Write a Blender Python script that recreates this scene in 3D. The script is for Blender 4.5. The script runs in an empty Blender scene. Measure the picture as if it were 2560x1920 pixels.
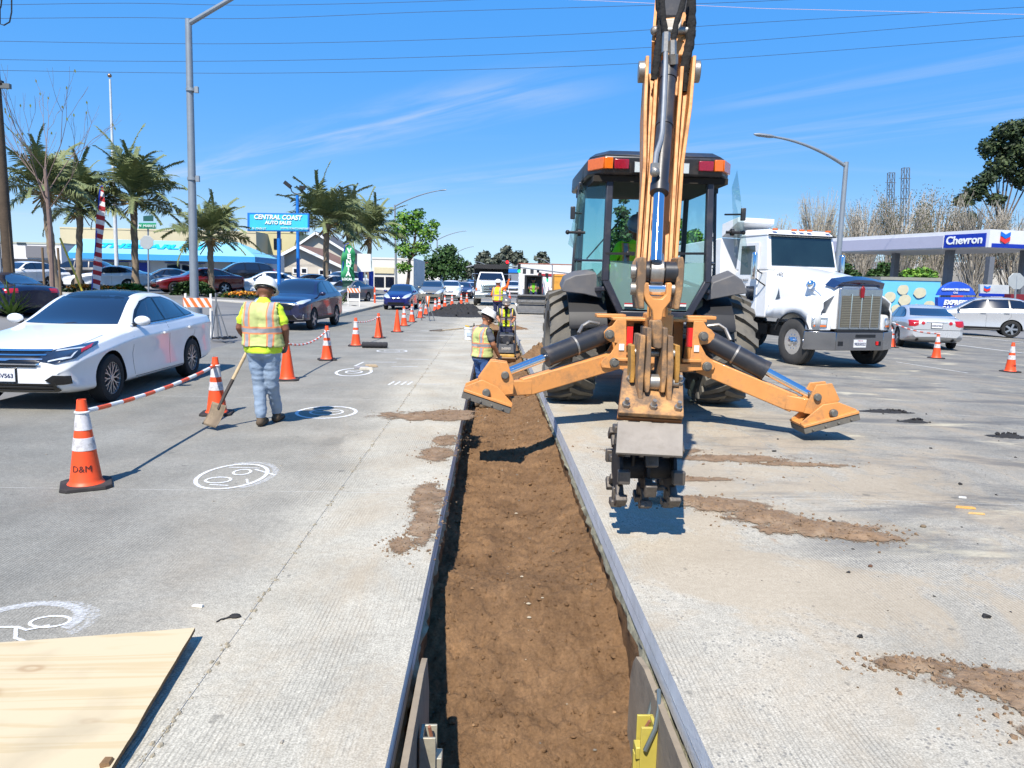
import bpy, bmesh, math, random
import numpy as np
from mathutils import Vector as V, Matrix as M, noise
from mathutils.bvhtree import BVHTree
from mathutils.geometry import delaunay_2d_cdt
R = math.radians
PI = math.pi
random.seed(7)
sc = bpy.context.scene
col = sc.collection
# ---------------------------------------------------------------- camera (world +Y runs along the road)
CAMZ, FPX = 1.7, 1850.0
cam_d = bpy.data.cameras.new('camera'); cam = bpy.data.objects.new('camera', cam_d); col.objects.link(cam)
cam_d.sensor_width = 36.0; cam_d.lens = 36.0 * FPX / 2560.0; cam_d.clip_start = .05; cam_d.clip_end = 6000
CR = M.Rotation(R(-1.73), 3, 'Z') @ M.Rotation(R(90 - 7.97), 3, 'X') @ M.Rotation(R(1.3), 3, 'Z')
cam.matrix_world = M.Translation((0, 0, CAMZ)) @ CR.to_4x4()
sc.camera = cam
# ---------------------------------------------------------------- sun and sky
SUN_TO = V((-.24, -.70, 1.0)).normalized()
sun_d = bpy.data.lights.new('sun', 'SUN'); sun = bpy.data.objects.new('sun', sun_d); col.objects.link(sun)
sun_d.energy = 5.0; sun_d.angle = R(.53); sun_d.color = (1.0, .935, .83)
sun.rotation_euler = SUN_TO.to_track_quat('Z', 'Y').to_euler(); sun.location = (0, 0, 30)
world = bpy.data.worlds.new('World'); sc.world = world; world.use_nodes = True
def build_world():
 nt = world.node_tree; N = nt.nodes; L = nt.links; N.clear()
 out = N.new('ShaderNodeOutputWorld'); bg = N.new('ShaderNodeBackground'); bg.inputs[1].default_value = .059
 sky = N.new('ShaderNodeTexSky'); sky.sky_type = 'NISHITA'; sky.sun_disc = False
 sky.sun_elevation = math.asin(SUN_TO.z); sky.sun_rotation = math.atan2(SUN_TO.x, SUN_TO.y)
 sky.air_density = .7; sky.dust_density = 0.0; sky.ozone_density = 10.0; sky.altitude = 0
 tc = N.new('ShaderNodeTexCoord')
 sep = N.new('ShaderNodeSeparateXYZ'); L.new(tc.outputs['Generated'], sep.inputs[0])
 mx = N.new('ShaderNodeMath'); mx.operation = 'MAXIMUM'; mx.inputs[1].default_value = .03; L.new(sep.outputs[2], mx.inputs[0])
 dx = N.new('ShaderNodeMath'); dx.operation = 'DIVIDE'; L.new(sep.outputs[0], dx.inputs[0]); L.new(mx.outputs[0], dx.inputs[1])
 dy = N.new('ShaderNodeMath'); dy.operation = 'DIVIDE'; L.new(sep.outputs[1], dy.inputs[0]); L.new(mx.outputs[0], dy.inputs[1])
 cb = N.new('ShaderNodeCombineXYZ'); L.new(dx.outputs[0], cb.inputs[0]); L.new(dy.outputs[0], cb.inputs[1])
 def layer(scale, rot, loc, lo, hi, detail=5.0, dist=.6):
  mp = N.new('ShaderNodeMapping'); mp.inputs['Scale'].default_value = scale; mp.inputs['Rotation'].default_value = (0, 0, R(rot)); mp.inputs['Location'].default_value = loc
  L.new(cb.outputs[0], mp.inputs[0])
  n = N.new('ShaderNodeTexNoise'); n.inputs['Scale'].default_value = 1.0; n.inputs['Detail'].default_value = detail; n.inputs['Roughness'].default_value = .58; n.inputs['Distortion'].default_value = dist
  L.new(mp.outputs[0], n.inputs['Vector'])
  r = N.new('ShaderNodeMapRange'); r.inputs['From Min'].default_value = lo; r.inputs['From Max'].default_value = hi; r.interpolation_type = 'SMOOTHSTEP'
  L.new(n.outputs[0], r.inputs[0]); return r.outputs[0]
 a = layer((.16, .75, 1), 32, (2.3, .35, 0), .50, .82)
 b = layer((.07, .22, 1), 30, (1.2, 4.2, 0), .42, .70, 2.0, .2)
 m = N.new('ShaderNodeMath'); m.operation = 'MULTIPLY'; L.new(a, m.inputs[0]); L.new(b, m.inputs[1])
 def mth(op, x, y=None):
  n = N.new('ShaderNodeMath'); n.operation = op
  for i, q in enumerate((x, y)):
   if isinstance(q, (int, float)): n.inputs[i].default_value = q
   elif q is not None: L.new(q, n.inputs[i])
  return n.outputs[0]
 def dot(vx, vy): return mth('ADD', mth('MULTIPLY', dx.outputs[0], vx), mth('MULTIPLY', dy.outputs[0], vy))
 def sstep(v, a_, b_):
  r = N.new('ShaderNodeMapRange'); r.interpolation_type = 'SMOOTHSTEP'; r.inputs['From Min'].default_value = a_; r.inputs['From Max'].default_value = b_; L.new(v, r.inputs[0]); return r.outputs[0]
 s_, t_ = dot(.757, .653), dot(.653, -.757)
 cv = N.new('ShaderNodeCombineXYZ'); L.new(mth('MULTIPLY', t_, .55), cv.inputs[0]); L.new(mth('MULTIPLY', s_, 3.2), cv.inputs[1])
 cn = N.new('ShaderNodeTexNoise'); cn.inputs['Scale'].default_value = 1.0; cn.inputs['Detail'].default_value = 7; cn.inputs['Roughness'].default_value = .6; cn.inputs['Distortion'].default_value = .5; L.new(cv.outputs[0], cn.inputs['Vector']); fib = sstep(cn.outputs[0], .34, .74)
 def streak(s0, w, t0, t1, k): return mth('MULTIPLY', mth('MULTIPLY', mth('MULTIPLY', sstep(mth('ABSOLUTE', mth('SUBTRACT', s_, s0)), w, 0), mth('MULTIPLY', sstep(t_, t0, t0 + 1.2), sstep(t_, t1, t1 - 1.2))), fib), k)
 tot = mth('ADD', mth('ADD', streak(2.82, .62, -10.5, -2.2, .40), streak(3.8, .32, -3.0, .3, .25)), mth('ADD', streak(4.9, .9, -9, 1.5, .22), mth('MULTIPLY', m.outputs[0], .35)))
 m2 = N.new('ShaderNodeMath'); m2.operation = 'MINIMUM'; m2.inputs[1].default_value = .8; L.new(tot, m2.inputs[0])
 hs = N.new('ShaderNodeSeparateColor'); hs.mode = 'HSV'; L.new(sky.outputs[0], hs.inputs[0])
 pw = N.new('ShaderNodeMath'); pw.operation = 'POWER'; pw.inputs[1].default_value = .12; L.new(hs.outputs[2], pw.inputs[0])
 ml = N.new('ShaderNodeMath'); ml.operation = 'MULTIPLY'; ml.inputs[1].default_value = 8.5; L.new(pw.outputs[0], ml.inputs[0])
 hc = N.new('ShaderNodeCombineColor'); hc.mode = 'HSV'; hh_ = N.new('ShaderNodeMath'); hh_.operation = 'SUBTRACT'; hh_.inputs[1].default_value = .008; L.new(hs.outputs[0], hh_.inputs[0]); L.new(hh_.outputs[0], hc.inputs[0]); s1 = N.new('ShaderNodeMapRange'); s1.inputs['From Min'].default_value = .29; s1.inputs['From Max'].default_value = .63; s1.inputs['To Min'].default_value = .34; s1.inputs['To Max'].default_value = .50; L.new(hs.outputs[1], s1.inputs[0]); s2 = N.new('ShaderNodeMapRange'); s2.inputs['From Min'].default_value = .63; s2.inputs['From Max'].default_value = .81; s2.inputs['To Max'].default_value = .41; L.new(hs.outputs[1], s2.inputs[0]); sa = N.new('ShaderNodeMath'); sa.operation = 'ADD'; L.new(s1.outputs[0], sa.inputs[0]); L.new(s2.outputs[0], sa.inputs[1]); L.new(sa.outputs[0], hc.inputs[1]); L.new(ml.outputs[0], hc.inputs[2])
 mix = N.new('ShaderNodeMixRGB'); L.new(m2.outputs[0], mix.inputs[0]); L.new(hc.outputs[0], mix.inputs[1]); mix.inputs[2].default_value = (8.2, 8.5, 9.0, 1)
 L.new(mix.outputs[0], bg.inputs[0]); L.new(bg.outputs[0], out.inputs[0])
build_world()
sc.view_settings.view_transform = 'Standard'; sc.view_settings.look = 'None'; sc.view_settings.exposure = .74; sc.view_settings.gamma = 1.0
sc.view_settings.use_curve_mapping = False
sc.render.film_transparent = False
sc.cycles.max_bounces = 6; sc.cycles.diffuse_bounces = 2; sc.cycles.transparent_max_bounces = 8; sc.cycles.use_denoising = True; sc.cycles.use_adaptive_sampling = True; sc.cycles.adaptive_threshold = .02
# ---------------------------------------------------------------- placing helpers: a photo point at a known distance
def ray(px, py): return CR @ V(((px - 1280) / FPX, -(py - 960) / FPX, -1.0))
def pt(px, py, Y):
 d = ray(px, py); return V((0, 0, CAMZ)) + d * (Y / d.y)
def gz(x, y=0):
 if x > 3: return -0.02 * (x - 3)
 if x < -6.4: return min(.55, .55 * (-6.4 - x) / 9.6)
 return 0.0
def gd(px, py, z=None):
 d = ray(px, py); zz = 0.0 if z is None else z
 for _ in range(60):
  p = V((0, 0, CAMZ)) + d * ((zz - CAMZ) / d.z)
  if z is not None: return p
  zz = .5 * zz + .5 * gz(p.x, p.y)
 return p
# ---------------------------------------------------------------- materials
def S(r, g, b):
 f = lambda c: (c / 255 / 12.92) if c / 255 <= .04045 else ((c / 255 + .055) / 1.055) ** 2.4
 return (f(r), f(g), f(b))
MATS = {}
def pbr(name, c, rough=.6, metal=0.0, var=.10, vscale=3.0, bump=0.0, bscale=60.0, dirt=None, damt=.35, dscale=2.5, coat=0.0, emit=0, alpha=1.0, spec=.5, coord='Object', dlo=.5, dhi=.72):
 if name in MATS: return MATS[name]
 c = tuple(v * .8 for v in c) if metal < .6 else c; dirt = dirt and tuple(v * .8 for v in dirt)
 m = bpy.data.materials.new(name); m.use_nodes = True; MATS[name] = m
 nt = m.node_tree; N = nt.nodes; L = nt.links; b = N['Principled BSDF']
 b.inputs['Roughness'].default_value = rough; b.inputs['Metallic'].default_value = metal; b.inputs['Specular IOR Level'].default_value = spec
 if coat: b.inputs['Coat Weight'].default_value = coat; b.inputs['Coat Roughness'].default_value = .04
 if emit: b.inputs['Emission Color'].default_value = (*c, 1); b.inputs['Emission Strength'].default_value = emit
 if alpha < 1: b.inputs['Alpha'].default_value = alpha
 b.inputs['Base Color'].default_value = (*c, 1)
 tc = N.new('ShaderNodeTexCoord')
 src = None
 if var:
  n = N.new('ShaderNodeTexNoise'); n.inputs['Scale'].default_value = vscale; n.inputs['Detail'].default_value = 6; n.inputs['Roughness'].default_value = .62
  L.new(tc.outputs[coord], n.inputs['Vector'])
  mr = N.new('ShaderNodeMapRange'); mr.inputs['From Min'].default_value = .3; mr.inputs['From Max'].default_value = .7; mr.inputs['To Min'].default_value = 1 - var; mr.inputs['To Max'].default_value = 1 + var
  L.new(n.outputs[0], mr.inputs[0])
  mu = N.new('ShaderNodeMixRGB'); mu.blend_type = 'MULTIPLY'; mu.inputs[0].default_value = 1; mu.inputs[1].default_value = (*c, 1); L.new(mr.outputs[0], mu.inputs[2])
  src = mu.outputs[0]
 if dirt:
  n2 = N.new('ShaderNodeTexNoise'); n2.inputs['Scale'].default_value = dscale; n2.inputs['Detail'].default_value = 9; n2.inputs['Roughness'].default_value = .7
  L.new(tc.outputs[coord], n2.inputs['Vector'])
  r2 = N.new('ShaderNodeMapRange'); r2.inputs['From Min'].default_value = dlo; r2.inputs['From Max'].default_value = dhi; r2.inputs['To Max'].default_value = damt; L.new(n2.outputs[0], r2.inputs[0])
  mx = N.new('ShaderNodeMixRGB'); L.new(r2.outputs[0], mx.inputs[0])
  if src: L.new(src, mx.inputs[1])
  else: mx.inputs[1].default_value = (*c, 1)
  mx.inputs[2].default_value = (*dirt, 1); src = mx.outputs[0]
  rr = N.new('ShaderNodeMapRange'); rr.inputs['To Min'].default_value = rough; rr.inputs['To Max'].default_value = min(1, rough + .4); L.new(r2.outputs[0], rr.inputs[0]); L.new(rr.outputs[0], b.inputs['Roughness'])
 if src: L.new(src, b.inputs['Base Color'])
 if bump:
  n3 = N.new('ShaderNodeTexNoise'); n3.inputs['Scale'].default_value = bscale; n3.inputs['Detail'].default_value = 5; L.new(tc.outputs[coord], n3.inputs['Vector'])
  bp = N.new('ShaderNodeBump'); bp.inputs['Strength'].default_value = bump; bp.inputs['Distance'].default_value = .01; L.new(n3.outputs[0], bp.inputs['Height']); L.new(bp.outputs[0], b.inputs['Normal'])
 return m
def glassy(name, tint, alpha=.35, rough=.02):
 if name in MATS: return MATS[name]
 m = bpy.data.materials.new(name); m.use_nodes = True; MATS[name] = m
 nt = m.node_tree; N = nt.nodes; L = nt.links; N.clear()
 out = N.new('ShaderNodeOutputMaterial'); tr = N.new('ShaderNodeBsdfTransparent'); tr.inputs[0].default_value = (*tint, 1)
 gl = N.new('ShaderNodeBsdfGlossy'); gl.inputs['Roughness'].default_value = rough
 df = N.new('ShaderNodeBsdfDiffuse'); df.inputs[0].default_value = (tint[0] * .6, tint[1] * .7, tint[2] * .68, 1)
 fr = N.new('ShaderNodeFresnel'); gg = N.new('ShaderNodeNewGeometry'); io = N.new('ShaderNodeMath'); io.operation = 'MULTIPLY_ADD'; io.inputs[1].default_value = -.8333; io.inputs[2].default_value = 1.5; L.new(gg.outputs['Backfacing'], io.inputs[0]); L.new(io.outputs[0], fr.inputs[0])
 m1 = N.new('ShaderNodeMixShader'); m1.inputs[0].default_value = alpha; L.new(tr.outputs[0], m1.inputs[1]); L.new(df.outputs[0], m1.inputs[2])
 m2 = N.new('ShaderNodeMixShader'); L.new(fr.outputs[0], m2.inputs[0]); L.new(m1.outputs[0], m2.inputs[1]); L.new(gl.outputs[0], m2.inputs[2])
 L.new(m2.outputs[0], out.inputs[0]); return m
ORANGE = lambda: pbr('case_orange', S(222, 152, 84), .5, 0, .12, 5, .08, 90, S(132, 104, 76), .75, 5.0, .05, dlo=.47, dhi=.68)
WORN = lambda: pbr('worn_orange_steel', S(196, 146, 92), .6, .1, .25, 9, .15, 120, S(112, 96, 82), .92, 6, dlo=.38, dhi=.54)
BLACKP = lambda: pbr('black_paint', S(44, 45, 50), .38, 0, .15, 5, .03, 80, S(140, 120, 98), .25, 3.5)
GREYP = lambda: pbr('grey_plastic', S(98, 98, 102), .62, 0, .08, 4, .1, 250, S(150, 138, 120), .35, 2)
CHROME = lambda: pbr('chrome', (.72, .73, .76), .12, 1.0, .05, 8)
STEEL = lambda: pbr('bare_steel', S(150, 146, 140), .42, .75, .25, 8, .1, 80, S(120, 92, 66), .5, 6)
RUBBER = lambda: pbr('rubber', S(96, 94, 90), .85, 0, .2, 5, .15, 60, S(140, 132, 118), .5, 4, dlo=.38, dhi=.70)
WHITEP = lambda: pbr('white_paint', S(238, 240, 242), .28, 0, .03, 2, 0, 60, S(190, 186, 178), .15, 1.6, .5)
DARK = lambda: pbr('dark_trim', S(26, 26, 29), .5, 0, .15, 6)
CONC = lambda: pbr('plain_concrete', S(186, 182, 172), .9, 0, .12, 1.2, .2, 40, S(150, 142, 128), .4, .8)
# ---------------------------------------------------------------- mesh builder
class MB:
 def __init__(s): s.v = []; s.f = []; s.m = []; s.mi = 0
 def mat(s, i): s.mi = i; return s
 def add(s, vs, fs):
  o = len(s.v); s.v += [V(p) for p in vs]; s.f += [tuple(i + o for i in f) for f in fs]; s.m += [s.mi] * len(fs); return s
 def box(s, c, d, rot=None):
  hx, hy, hz = d[0] / 2, d[1] / 2, d[2] / 2
  ps = [V((x, y, z)) for x in (-hx, hx) for y in (-hy, hy) for z in (-hz, hz)]
  if rot is not None:
   if not isinstance(rot, M): rot = M.Rotation(rot[2], 3, 'Z') @ M.Rotation(rot[1], 3, 'Y') @ M.Rotation(rot[0], 3, 'X')
   ps = [rot @ p for p in ps]
  c = V(c); return s.add([p + c for p in ps], [(0, 1, 3, 2), (4, 6, 7, 5), (0, 4, 5, 1), (2, 3, 7, 6), (0, 2, 6, 4), (1, 5, 7, 3)])
 def b2(s, a, b):
  a = V(a); b = V(b); return s.box((a + b) / 2, [abs(b[i] - a[i]) for i in range(3)])
 def bar(s, p0, p1, w, h, up=(0, 0, 1)):
  p0 = V(p0); p1 = V(p1); d = (p1 - p0).normalized(); u = V(up); sx = d.cross(u)
  if sx.length < 1e-4: sx = d.cross(V((1, 0, 0)))
  sx.normalize(); u = sx.cross(d); w2, h2 = w / 2, h / 2
  q = [(-w2, -h2), (w2, -h2), (w2, h2), (-w2, h2)]
  return s.add([p + sx * a + u * b for p in (p0, p1) for a, b in q], [(3, 2, 1, 0), (4, 5, 6, 7), (0, 1, 5, 4), (1, 2, 6, 5), (2, 3, 7, 6), (3, 0, 4, 7)])
 def cyl(s, p0, p1, r0, r1=None, n=16, caps=True):
  r1 = r0 if r1 is None else r1; p0 = V(p0); p1 = V(p1); d = (p1 - p0).normalized()
  a = d.orthogonal().normalized(); b = d.cross(a)
  vs = [p + (a * math.cos(2 * PI * i / n) + b * math.sin(2 * PI * i / n)) * r for p, r in ((p0, r0), (p1, r1)) for i in range(n)]
  fs = [(i, (i + 1) % n, n + (i + 1) % n, n + i) for i in range(n)]
  if caps: fs += [tuple(range(n - 1, -1, -1)), tuple(range(n, 2 * n))]
  return s.add(vs, fs)
 def tube(s, path, r, n=8, caps=True):
  path = [V(p) for p in path]; rs = r if isinstance(r, (list, tuple)) else [r] * len(path)
  t0 = (path[1] - path[0]).normalized(); a = t0.orthogonal().normalized(); vs = []
  for i, p in enumerate(path):
   t = (path[min(i + 1, len(path) - 1)] - path[max(i - 1, 0)]).normalized()
   a = (a - t * a.dot(t)); a = a.normalized() if a.length > 1e-6 else t.orthogonal().normalized(); b = t.cross(a)
   vs += [p + (a * math.cos(2 * PI * k / n) + b * math.sin(2 * PI * k / n)) * rs[i] for k in range(n)]
  fs = [(i * n + k, i * n + (k + 1) % n, (i + 1) * n + (k + 1) % n, (i + 1) * n + k) for i in range(len(path) - 1) for k in range(n)]
  if caps: fs += [tuple(range(n - 1, -1, -1)), tuple((len(path) - 1) * n + k for k in range(n))]
  return s.add(vs, fs)
 def lathe(s, prof, c=(0, 0, 0), axis='Z', n=24, close=False):
  c = V(c); vs = []
  for r, h in prof:
   for k in range(n):
    a = 2 * PI * k / n; x, y = r * math.cos(a), r * math.sin(a)
    vs.append(c + (V((x, y, h)) if axis == 'Z' else V((h, x, y)) if axis == 'X' else V((x, h, y))))
  m = len(prof); rng = range(m if close else m - 1)
  fs = [(i * n + k, i * n + (k + 1) % n, ((i + 1) % m) * n + (k + 1) % n, ((i + 1) % m) * n + k) for i in rng for k in range(n)]
  if not close:
   if prof[0][0] > 1e-5: fs.append(tuple(range(n - 1, -1, -1)))
   if prof[-1][0] > 1e-5: fs.append(tuple((m - 1) * n + k for k in range(n)))
  return s.add(vs, fs)
 def sphere(s, c, r, n=12, m=8):
  r = (r, r, r) if not isinstance(r, (tuple, list)) else r; c = V(c)
  vs = [c + V((0, 0, r[2]))]
  for i in range(1, m):
   t = PI * i / m
   vs += [c + V((r[0] * math.sin(t) * math.cos(2 * PI * k / n), r[1] * math.sin(t) * math.sin(2 * PI * k / n), r[2] * math.cos(t))) for k in range(n)]
  vs.append(c - V((0, 0, r[2])))
  fs = [(0, 1 + k, 1 + (k + 1) % n) for k in range(n)]
  for i in range(m - 2):
   fs += [(1 + i * n + k, 1 + (i + 1) * n + k, 1 + (i + 1) * n + (k + 1) % n, 1 + i * n + (k + 1) % n) for k in range(n)]
  l = len(vs) - 1; fs += [(l, 1 + (m - 2) * n + (k + 1) % n, 1 + (m - 2) * n + k) for k in range(n)]
  return s.add(vs, fs)
 def prism(s, poly, o, ax, ay, depth):
  """poly of 2D points in the plane o + u*ax + v*ay, thickened along ax x ay by depth (centred)"""
  o = V(o); ax = V(ax); ay = V(ay); nn = ax.cross(ay).normalized() * (depth / 2); n = len(poly)
  vs = [o + ax * u + ay * v - nn for u, v in poly] + [o + ax * u + ay * v + nn for u, v in poly]
  return s.add(vs, [tuple(range(n - 1, -1, -1)), tuple(range(n, 2 * n))] + [(i, (i + 1) % n, n + (i + 1) % n, n + i) for i in range(n)])
 def hull(s, bot, top):
  n = len(bot); return s.add(list(bot) + list(top), [tuple(range(n - 1, -1, -1)), tuple(range(n, 2 * n))] + [(i, (i + 1) % n, n + (i + 1) % n, n + i) for i in range(n)])
 def quad(s, a, b, c, d): return s.add([a, b, c, d], [(0, 1, 2, 3)])
 def grid(s, nu, nv, fn):
  return s.add([fn(i / nu, j / nv) for j in range(nv + 1) for i in range(nu + 1)], [(j * (nu + 1) + i, j * (nu + 1) + i + 1, (j + 1) * (nu + 1) + i + 1, (j + 1) * (nu + 1) + i) for j in range(nv) for i in range(nu)])
 def mesh(s, name, mats, smooth=35, fix=True):
  me = bpy.data.meshes.new(name); me.from_pydata([tuple(p) for p in s.v], [], s.f)
  for m in (mats if isinstance(mats, (list, tuple)) else [mats]): me.materials.append(m)
  if any(s.m): me.polygons.foreach_set('material_index', s.m)
  if fix:
   bm = bmesh.new(); bm.from_mesh(me); bmesh.ops.recalc_face_normals(bm, faces=bm.faces); bm.to_mesh(me); bm.free()
  if smooth: me.shade_smooth(); me.set_sharp_from_angle(angle=R(smooth))
  me.update(); return me
 def build(s, name, mats, parent=None, smooth=35, bevel=0, ab=False, fix=True, seg=2):
  """ab: the points are world points; the parent is an unrotated empty"""
  if ab and parent is not None:
   o = parent.location.copy()
   if parent.parent is not None: o += parent.parent.location
   s.v = [p - o for p in s.v]
  return link(name, s.mesh(name, mats, smooth, fix), parent, bevel, seg)
def link(name, me, parent=None, bevel=0, seg=2):
 ob = bpy.data.objects.new(name, me); col.objects.link(ob); ob.parent = parent
 if bevel:
  b = ob.modifiers.new('bevel', 'BEVEL'); b.width = bevel; b.segments = seg; b.limit_method = 'ANGLE'; b.angle_limit = R(40); b.harden_normals = False
 return ob
def tag(o, label=None, cat=None, group=None, kind=None):
 if label: o['label'] = label
 if cat: o['category'] = cat
 if group: o['group'] = group
 if kind: o['kind'] = kind
 return o
def thing(name, label, cat, loc=(0, 0, 0), rz=0.0, group=None, sc_=1.0):
 o = bpy.data.objects.new(name, None); col.objects.link(o); o.location = loc; o.rotation_euler = (0, 0, rz); o.scale = (sc_,) * 3; o.empty_display_size = .2
 return tag(o, label, cat, group)
def struct(o): o['kind'] = 'structure'; return o
def copy_tree(o, parent=None):
 c = o.copy(); col.objects.link(c); c.parent = parent
 for ch in o.children: copy_tree(ch, c)
 return c
def evmesh(ob):
 dg = bpy.context.evaluated_depsgraph_get(); dg.update()
 return bpy.data.meshes.new_from_object(ob.evaluated_get(dg), depsgraph=dg)
_txt = {}
def text_mesh(s, size, extrude=.002, bold=0.0, sx=1.0, shear=0.0, align='CENTER'):
 k = (s, size, extrude, bold, sx, shear, align)
 if k in _txt: return _txt[k].copy()
 c = bpy.data.curves.new('text', 'FONT'); c.body = s; c.size = size; c.extrude = extrude; c.align_x = align; c.align_y = 'CENTER'; c.offset = bold; c.shear = shear; c.resolution_u = 3
 o = bpy.data.objects.new('text', c); col.objects.link(o); o.scale = (sx, 1, 1)
 me = evmesh(o); bpy.data.objects.remove(o); bpy.data.curves.remove(c)
 if sx != 1: me.transform(M.Scale(sx, 4, (1, 0, 0)))
 _txt[k] = me; return me.copy()
def text(name, s, size, mat, parent, loc, rot, **kw):
 me = text_mesh(s, size, **kw); me.materials.clear(); me.materials.append(mat)
 o = link(name, me, parent); o.location = loc; o.rotation_euler = rot; return o
# ================================================================ GROUND, ROAD SLABS, TRENCH
TX0, TX1, TY0, TY1 = -.34, .82, -2.5, 26.2
def concrete_mat():
 m = bpy.data.materials.new('road_concrete'); m.use_nodes = True
 nt = m.node_tree; N = nt.nodes; L = nt.links; b = N['Principled BSDF']; b.inputs['Roughness'].default_value = .9; b.inputs['Specular IOR Level'].default_value = .3
 geo = N.new('ShaderNodeNewGeometry'); P = geo.outputs['Position']
 sep = N.new('ShaderNodeSeparateXYZ'); L.new(P, sep.inputs[0])
 def noise(scale, det=6, rough=.62, vec=P, sc3=None, rot=0, dist=0):
  n = N.new('ShaderNodeTexNoise'); n.inputs['Scale'].default_value = scale; n.inputs['Detail'].default_value = det; n.inputs['Roughness'].default_value = rough; n.inputs['Distortion'].default_value = dist
  if sc3:
   mp = N.new('ShaderNodeMapping'); mp.inputs['Scale'].default_value = sc3; mp.inputs['Rotation'].default_value = (0, 0, R(rot)); L.new(vec, mp.inputs[0]); L.new(mp.outputs[0], n.inputs['Vector'])
  else: L.new(vec, n.inputs['Vector'])
  return n.outputs[0]
 def rng(v, a, c, lo=0.0, hi=1.0, smooth=True):
  r = N.new('ShaderNodeMapRange'); r.inputs['From Min'].default_value = a; r.inputs['From Max'].default_value = c; r.inputs['To Min'].default_value = lo; r.inputs['To Max'].default_value = hi
  if smooth: r.interpolation_type = 'SMOOTHSTEP'
  L.new(v, r.inputs[0]); return r.outputs[0]
 def math_(op, a, c=None):
  n = N.new('ShaderNodeMath'); n.operation = op
  for i, q in enumerate((a, c)):
   if q is None: continue
   if isinstance(q, (int, float)): n.inputs[i].default_value = q
   else: L.new(q, n.inputs[i])
  return n.outputs[0]
 def mix(f, a, c, mode='MIX'):
  n = N.new('ShaderNodeMixRGB'); n.blend_type = mode
  for i, q in enumerate((f, a, c)):
   if isinstance(q, (int, float)): n.inputs[i].default_value = q
   elif isinstance(q, tuple): n.inputs[i].default_value = (*q, 1)
   else: L.new(q, n.inputs[i])
  return n.outputs[0]
 X, Y = sep.outputs[0], sep.outputs[1]
 wob = math_('ADD', X, math_('MULTIPLY', math_('SUBTRACT', noise(.35, 3), .5), .5))
 cr = N.new('ShaderNodeValToRGB'); e = cr.color_ramp.elements
 stops = [(-9, S(126, 126, 124)), (-4.6, S(140, 140, 137)), (-2.6, S(150, 149, 145)), (-1.6, S(166, 163, 156)), (-1.15, S(192, 188, 178)), (.9, S(192, 187, 177)), (2.6, S(178, 174, 166)), (6, S(150, 148, 144)), (10, S(140, 139, 136)), (20, S(134, 133, 131))]
 x0, x1 = -10, 22
 e[0].position = 0; e[0].color = (*stops[0][1], 1); e[1].position = 1; e[1].color = (*stops[-1][1], 1)
 for x, c in stops[1:-1]:
  q = e.new((x - x0) / (x1 - x0)); q.color = (*c, 1)
 L.new(rng(wob, x0, x1, 0, 1, False), cr.inputs[0]); c = cr.outputs[0]
 c = mix(.9, c, rng(noise(1.1, 8, .7), .3, .7, .74, 1.06), 'MULTIPLY')
 c = mix(1, c, rng(noise(26, 4, .7), .3, .7, .84, 1.10), 'MULTIPLY')
 c = mix(1, c, rng(noise(120, 3, .6), .32, .68, .70, 1.22), 'MULTIPLY')
 vo = N.new('ShaderNodeTexVoronoi'); vo.inputs['Scale'].default_value = 36; vo.inputs['Randomness'].default_value = 1; L.new(P, vo.inputs['Vector'])
 peb = math_('MULTIPLY', rng(vo.outputs['Distance'], .20, .34, 1, 0), rng(noise(2.2, 3), .46, .60))
 rightside = rng(X, .2, .9)
 c = mix(math_('MULTIPLY', peb, math_('ADD', math_('MULTIPLY', rightside, .38), .24)), c, S(96, 98, 102))
 gx = math_('ADD', math_('MULTIPLY', X, 2 * PI / .021), math_('MULTIPLY', noise(1.2, 2), 3.0))
 gro = rng(math_('SINE', gx), .25, .9)
 gm = math_('MULTIPLY', gro, rng(noise(.8, 6, .7, sc3=(1, .45, 1)), .42, .62, .03, 1.0))
 nearfade = rng(Y, 6, 13, 1.0, .25)
 c = mix(math_('MULTIPLY', math_('MULTIPLY', gm, nearfade), .38), c, S(80, 79, 77))
 dustw = math_('MULTIPLY', rng(X, -2.2, -.4, .10, .55), rng(X, 2.6, 6.5, 1.0, .25))
 dustr = math_('MULTIPLY', math_('MULTIPLY', rng(X, .7, 1.0), rng(X, 2.4, 4.6, 1, .3)), math_('MULTIPLY', rng(Y, 2.8, 4.4), rng(Y, 12, 20, 1, .35)))
 dustn = rng(noise(.95, 8, .72, sc3=(1, .8, 1), dist=.8), .42, .70)
 dust = math_('MULTIPLY', dustn, math_('ADD', dustw, math_('MULTIPLY', dustr, 1.1)))
 c = mix(math_('MINIMUM', dust, .5), c, S(176, 160, 138))
 soilm = math_('MULTIPLY', rng(noise(1.7, 9, .72, dist=.5), .62, .72), math_('ADD', math_('MULTIPLY', dustr, .9), math_('MULTIPLY', math_('MULTIPLY', rng(X, -1.2, -.5), rng(X, -.2, .3, 1, 0)), .7)))
 c = mix(math_('MINIMUM', soilm, .8), c, S(146, 110, 76))
 dk = math_('MULTIPLY', rng(noise(.75, 8, .66, sc3=(.55, 1.6, 1), rot=-24, dist=.6), .48, .66), math_('MULTIPLY', rng(X, 1.4, 2.6, 0, .7), rng(Y, 3.2, 5.5, .15, 1)))
 c = mix(dk, c, S(90, 92, 97))
 pale = math_('MULTIPLY', rng(noise(.8, 7, .65, sc3=(.6, 1.5, 1), rot=-20, dist=.9), .56, .72), rng(X, 1.8, 3.4, 0, .55))
 c = mix(pale, c, S(228, 218, 192))
 dl = math_('MULTIPLY', rng(noise(.6, 6, .6, sc3=(1.6, .3, 1)), .55, .75), rng(X, -1.6, -2.6, 0, .35))
 c = mix(dl, c, S(122, 121, 119))
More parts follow.
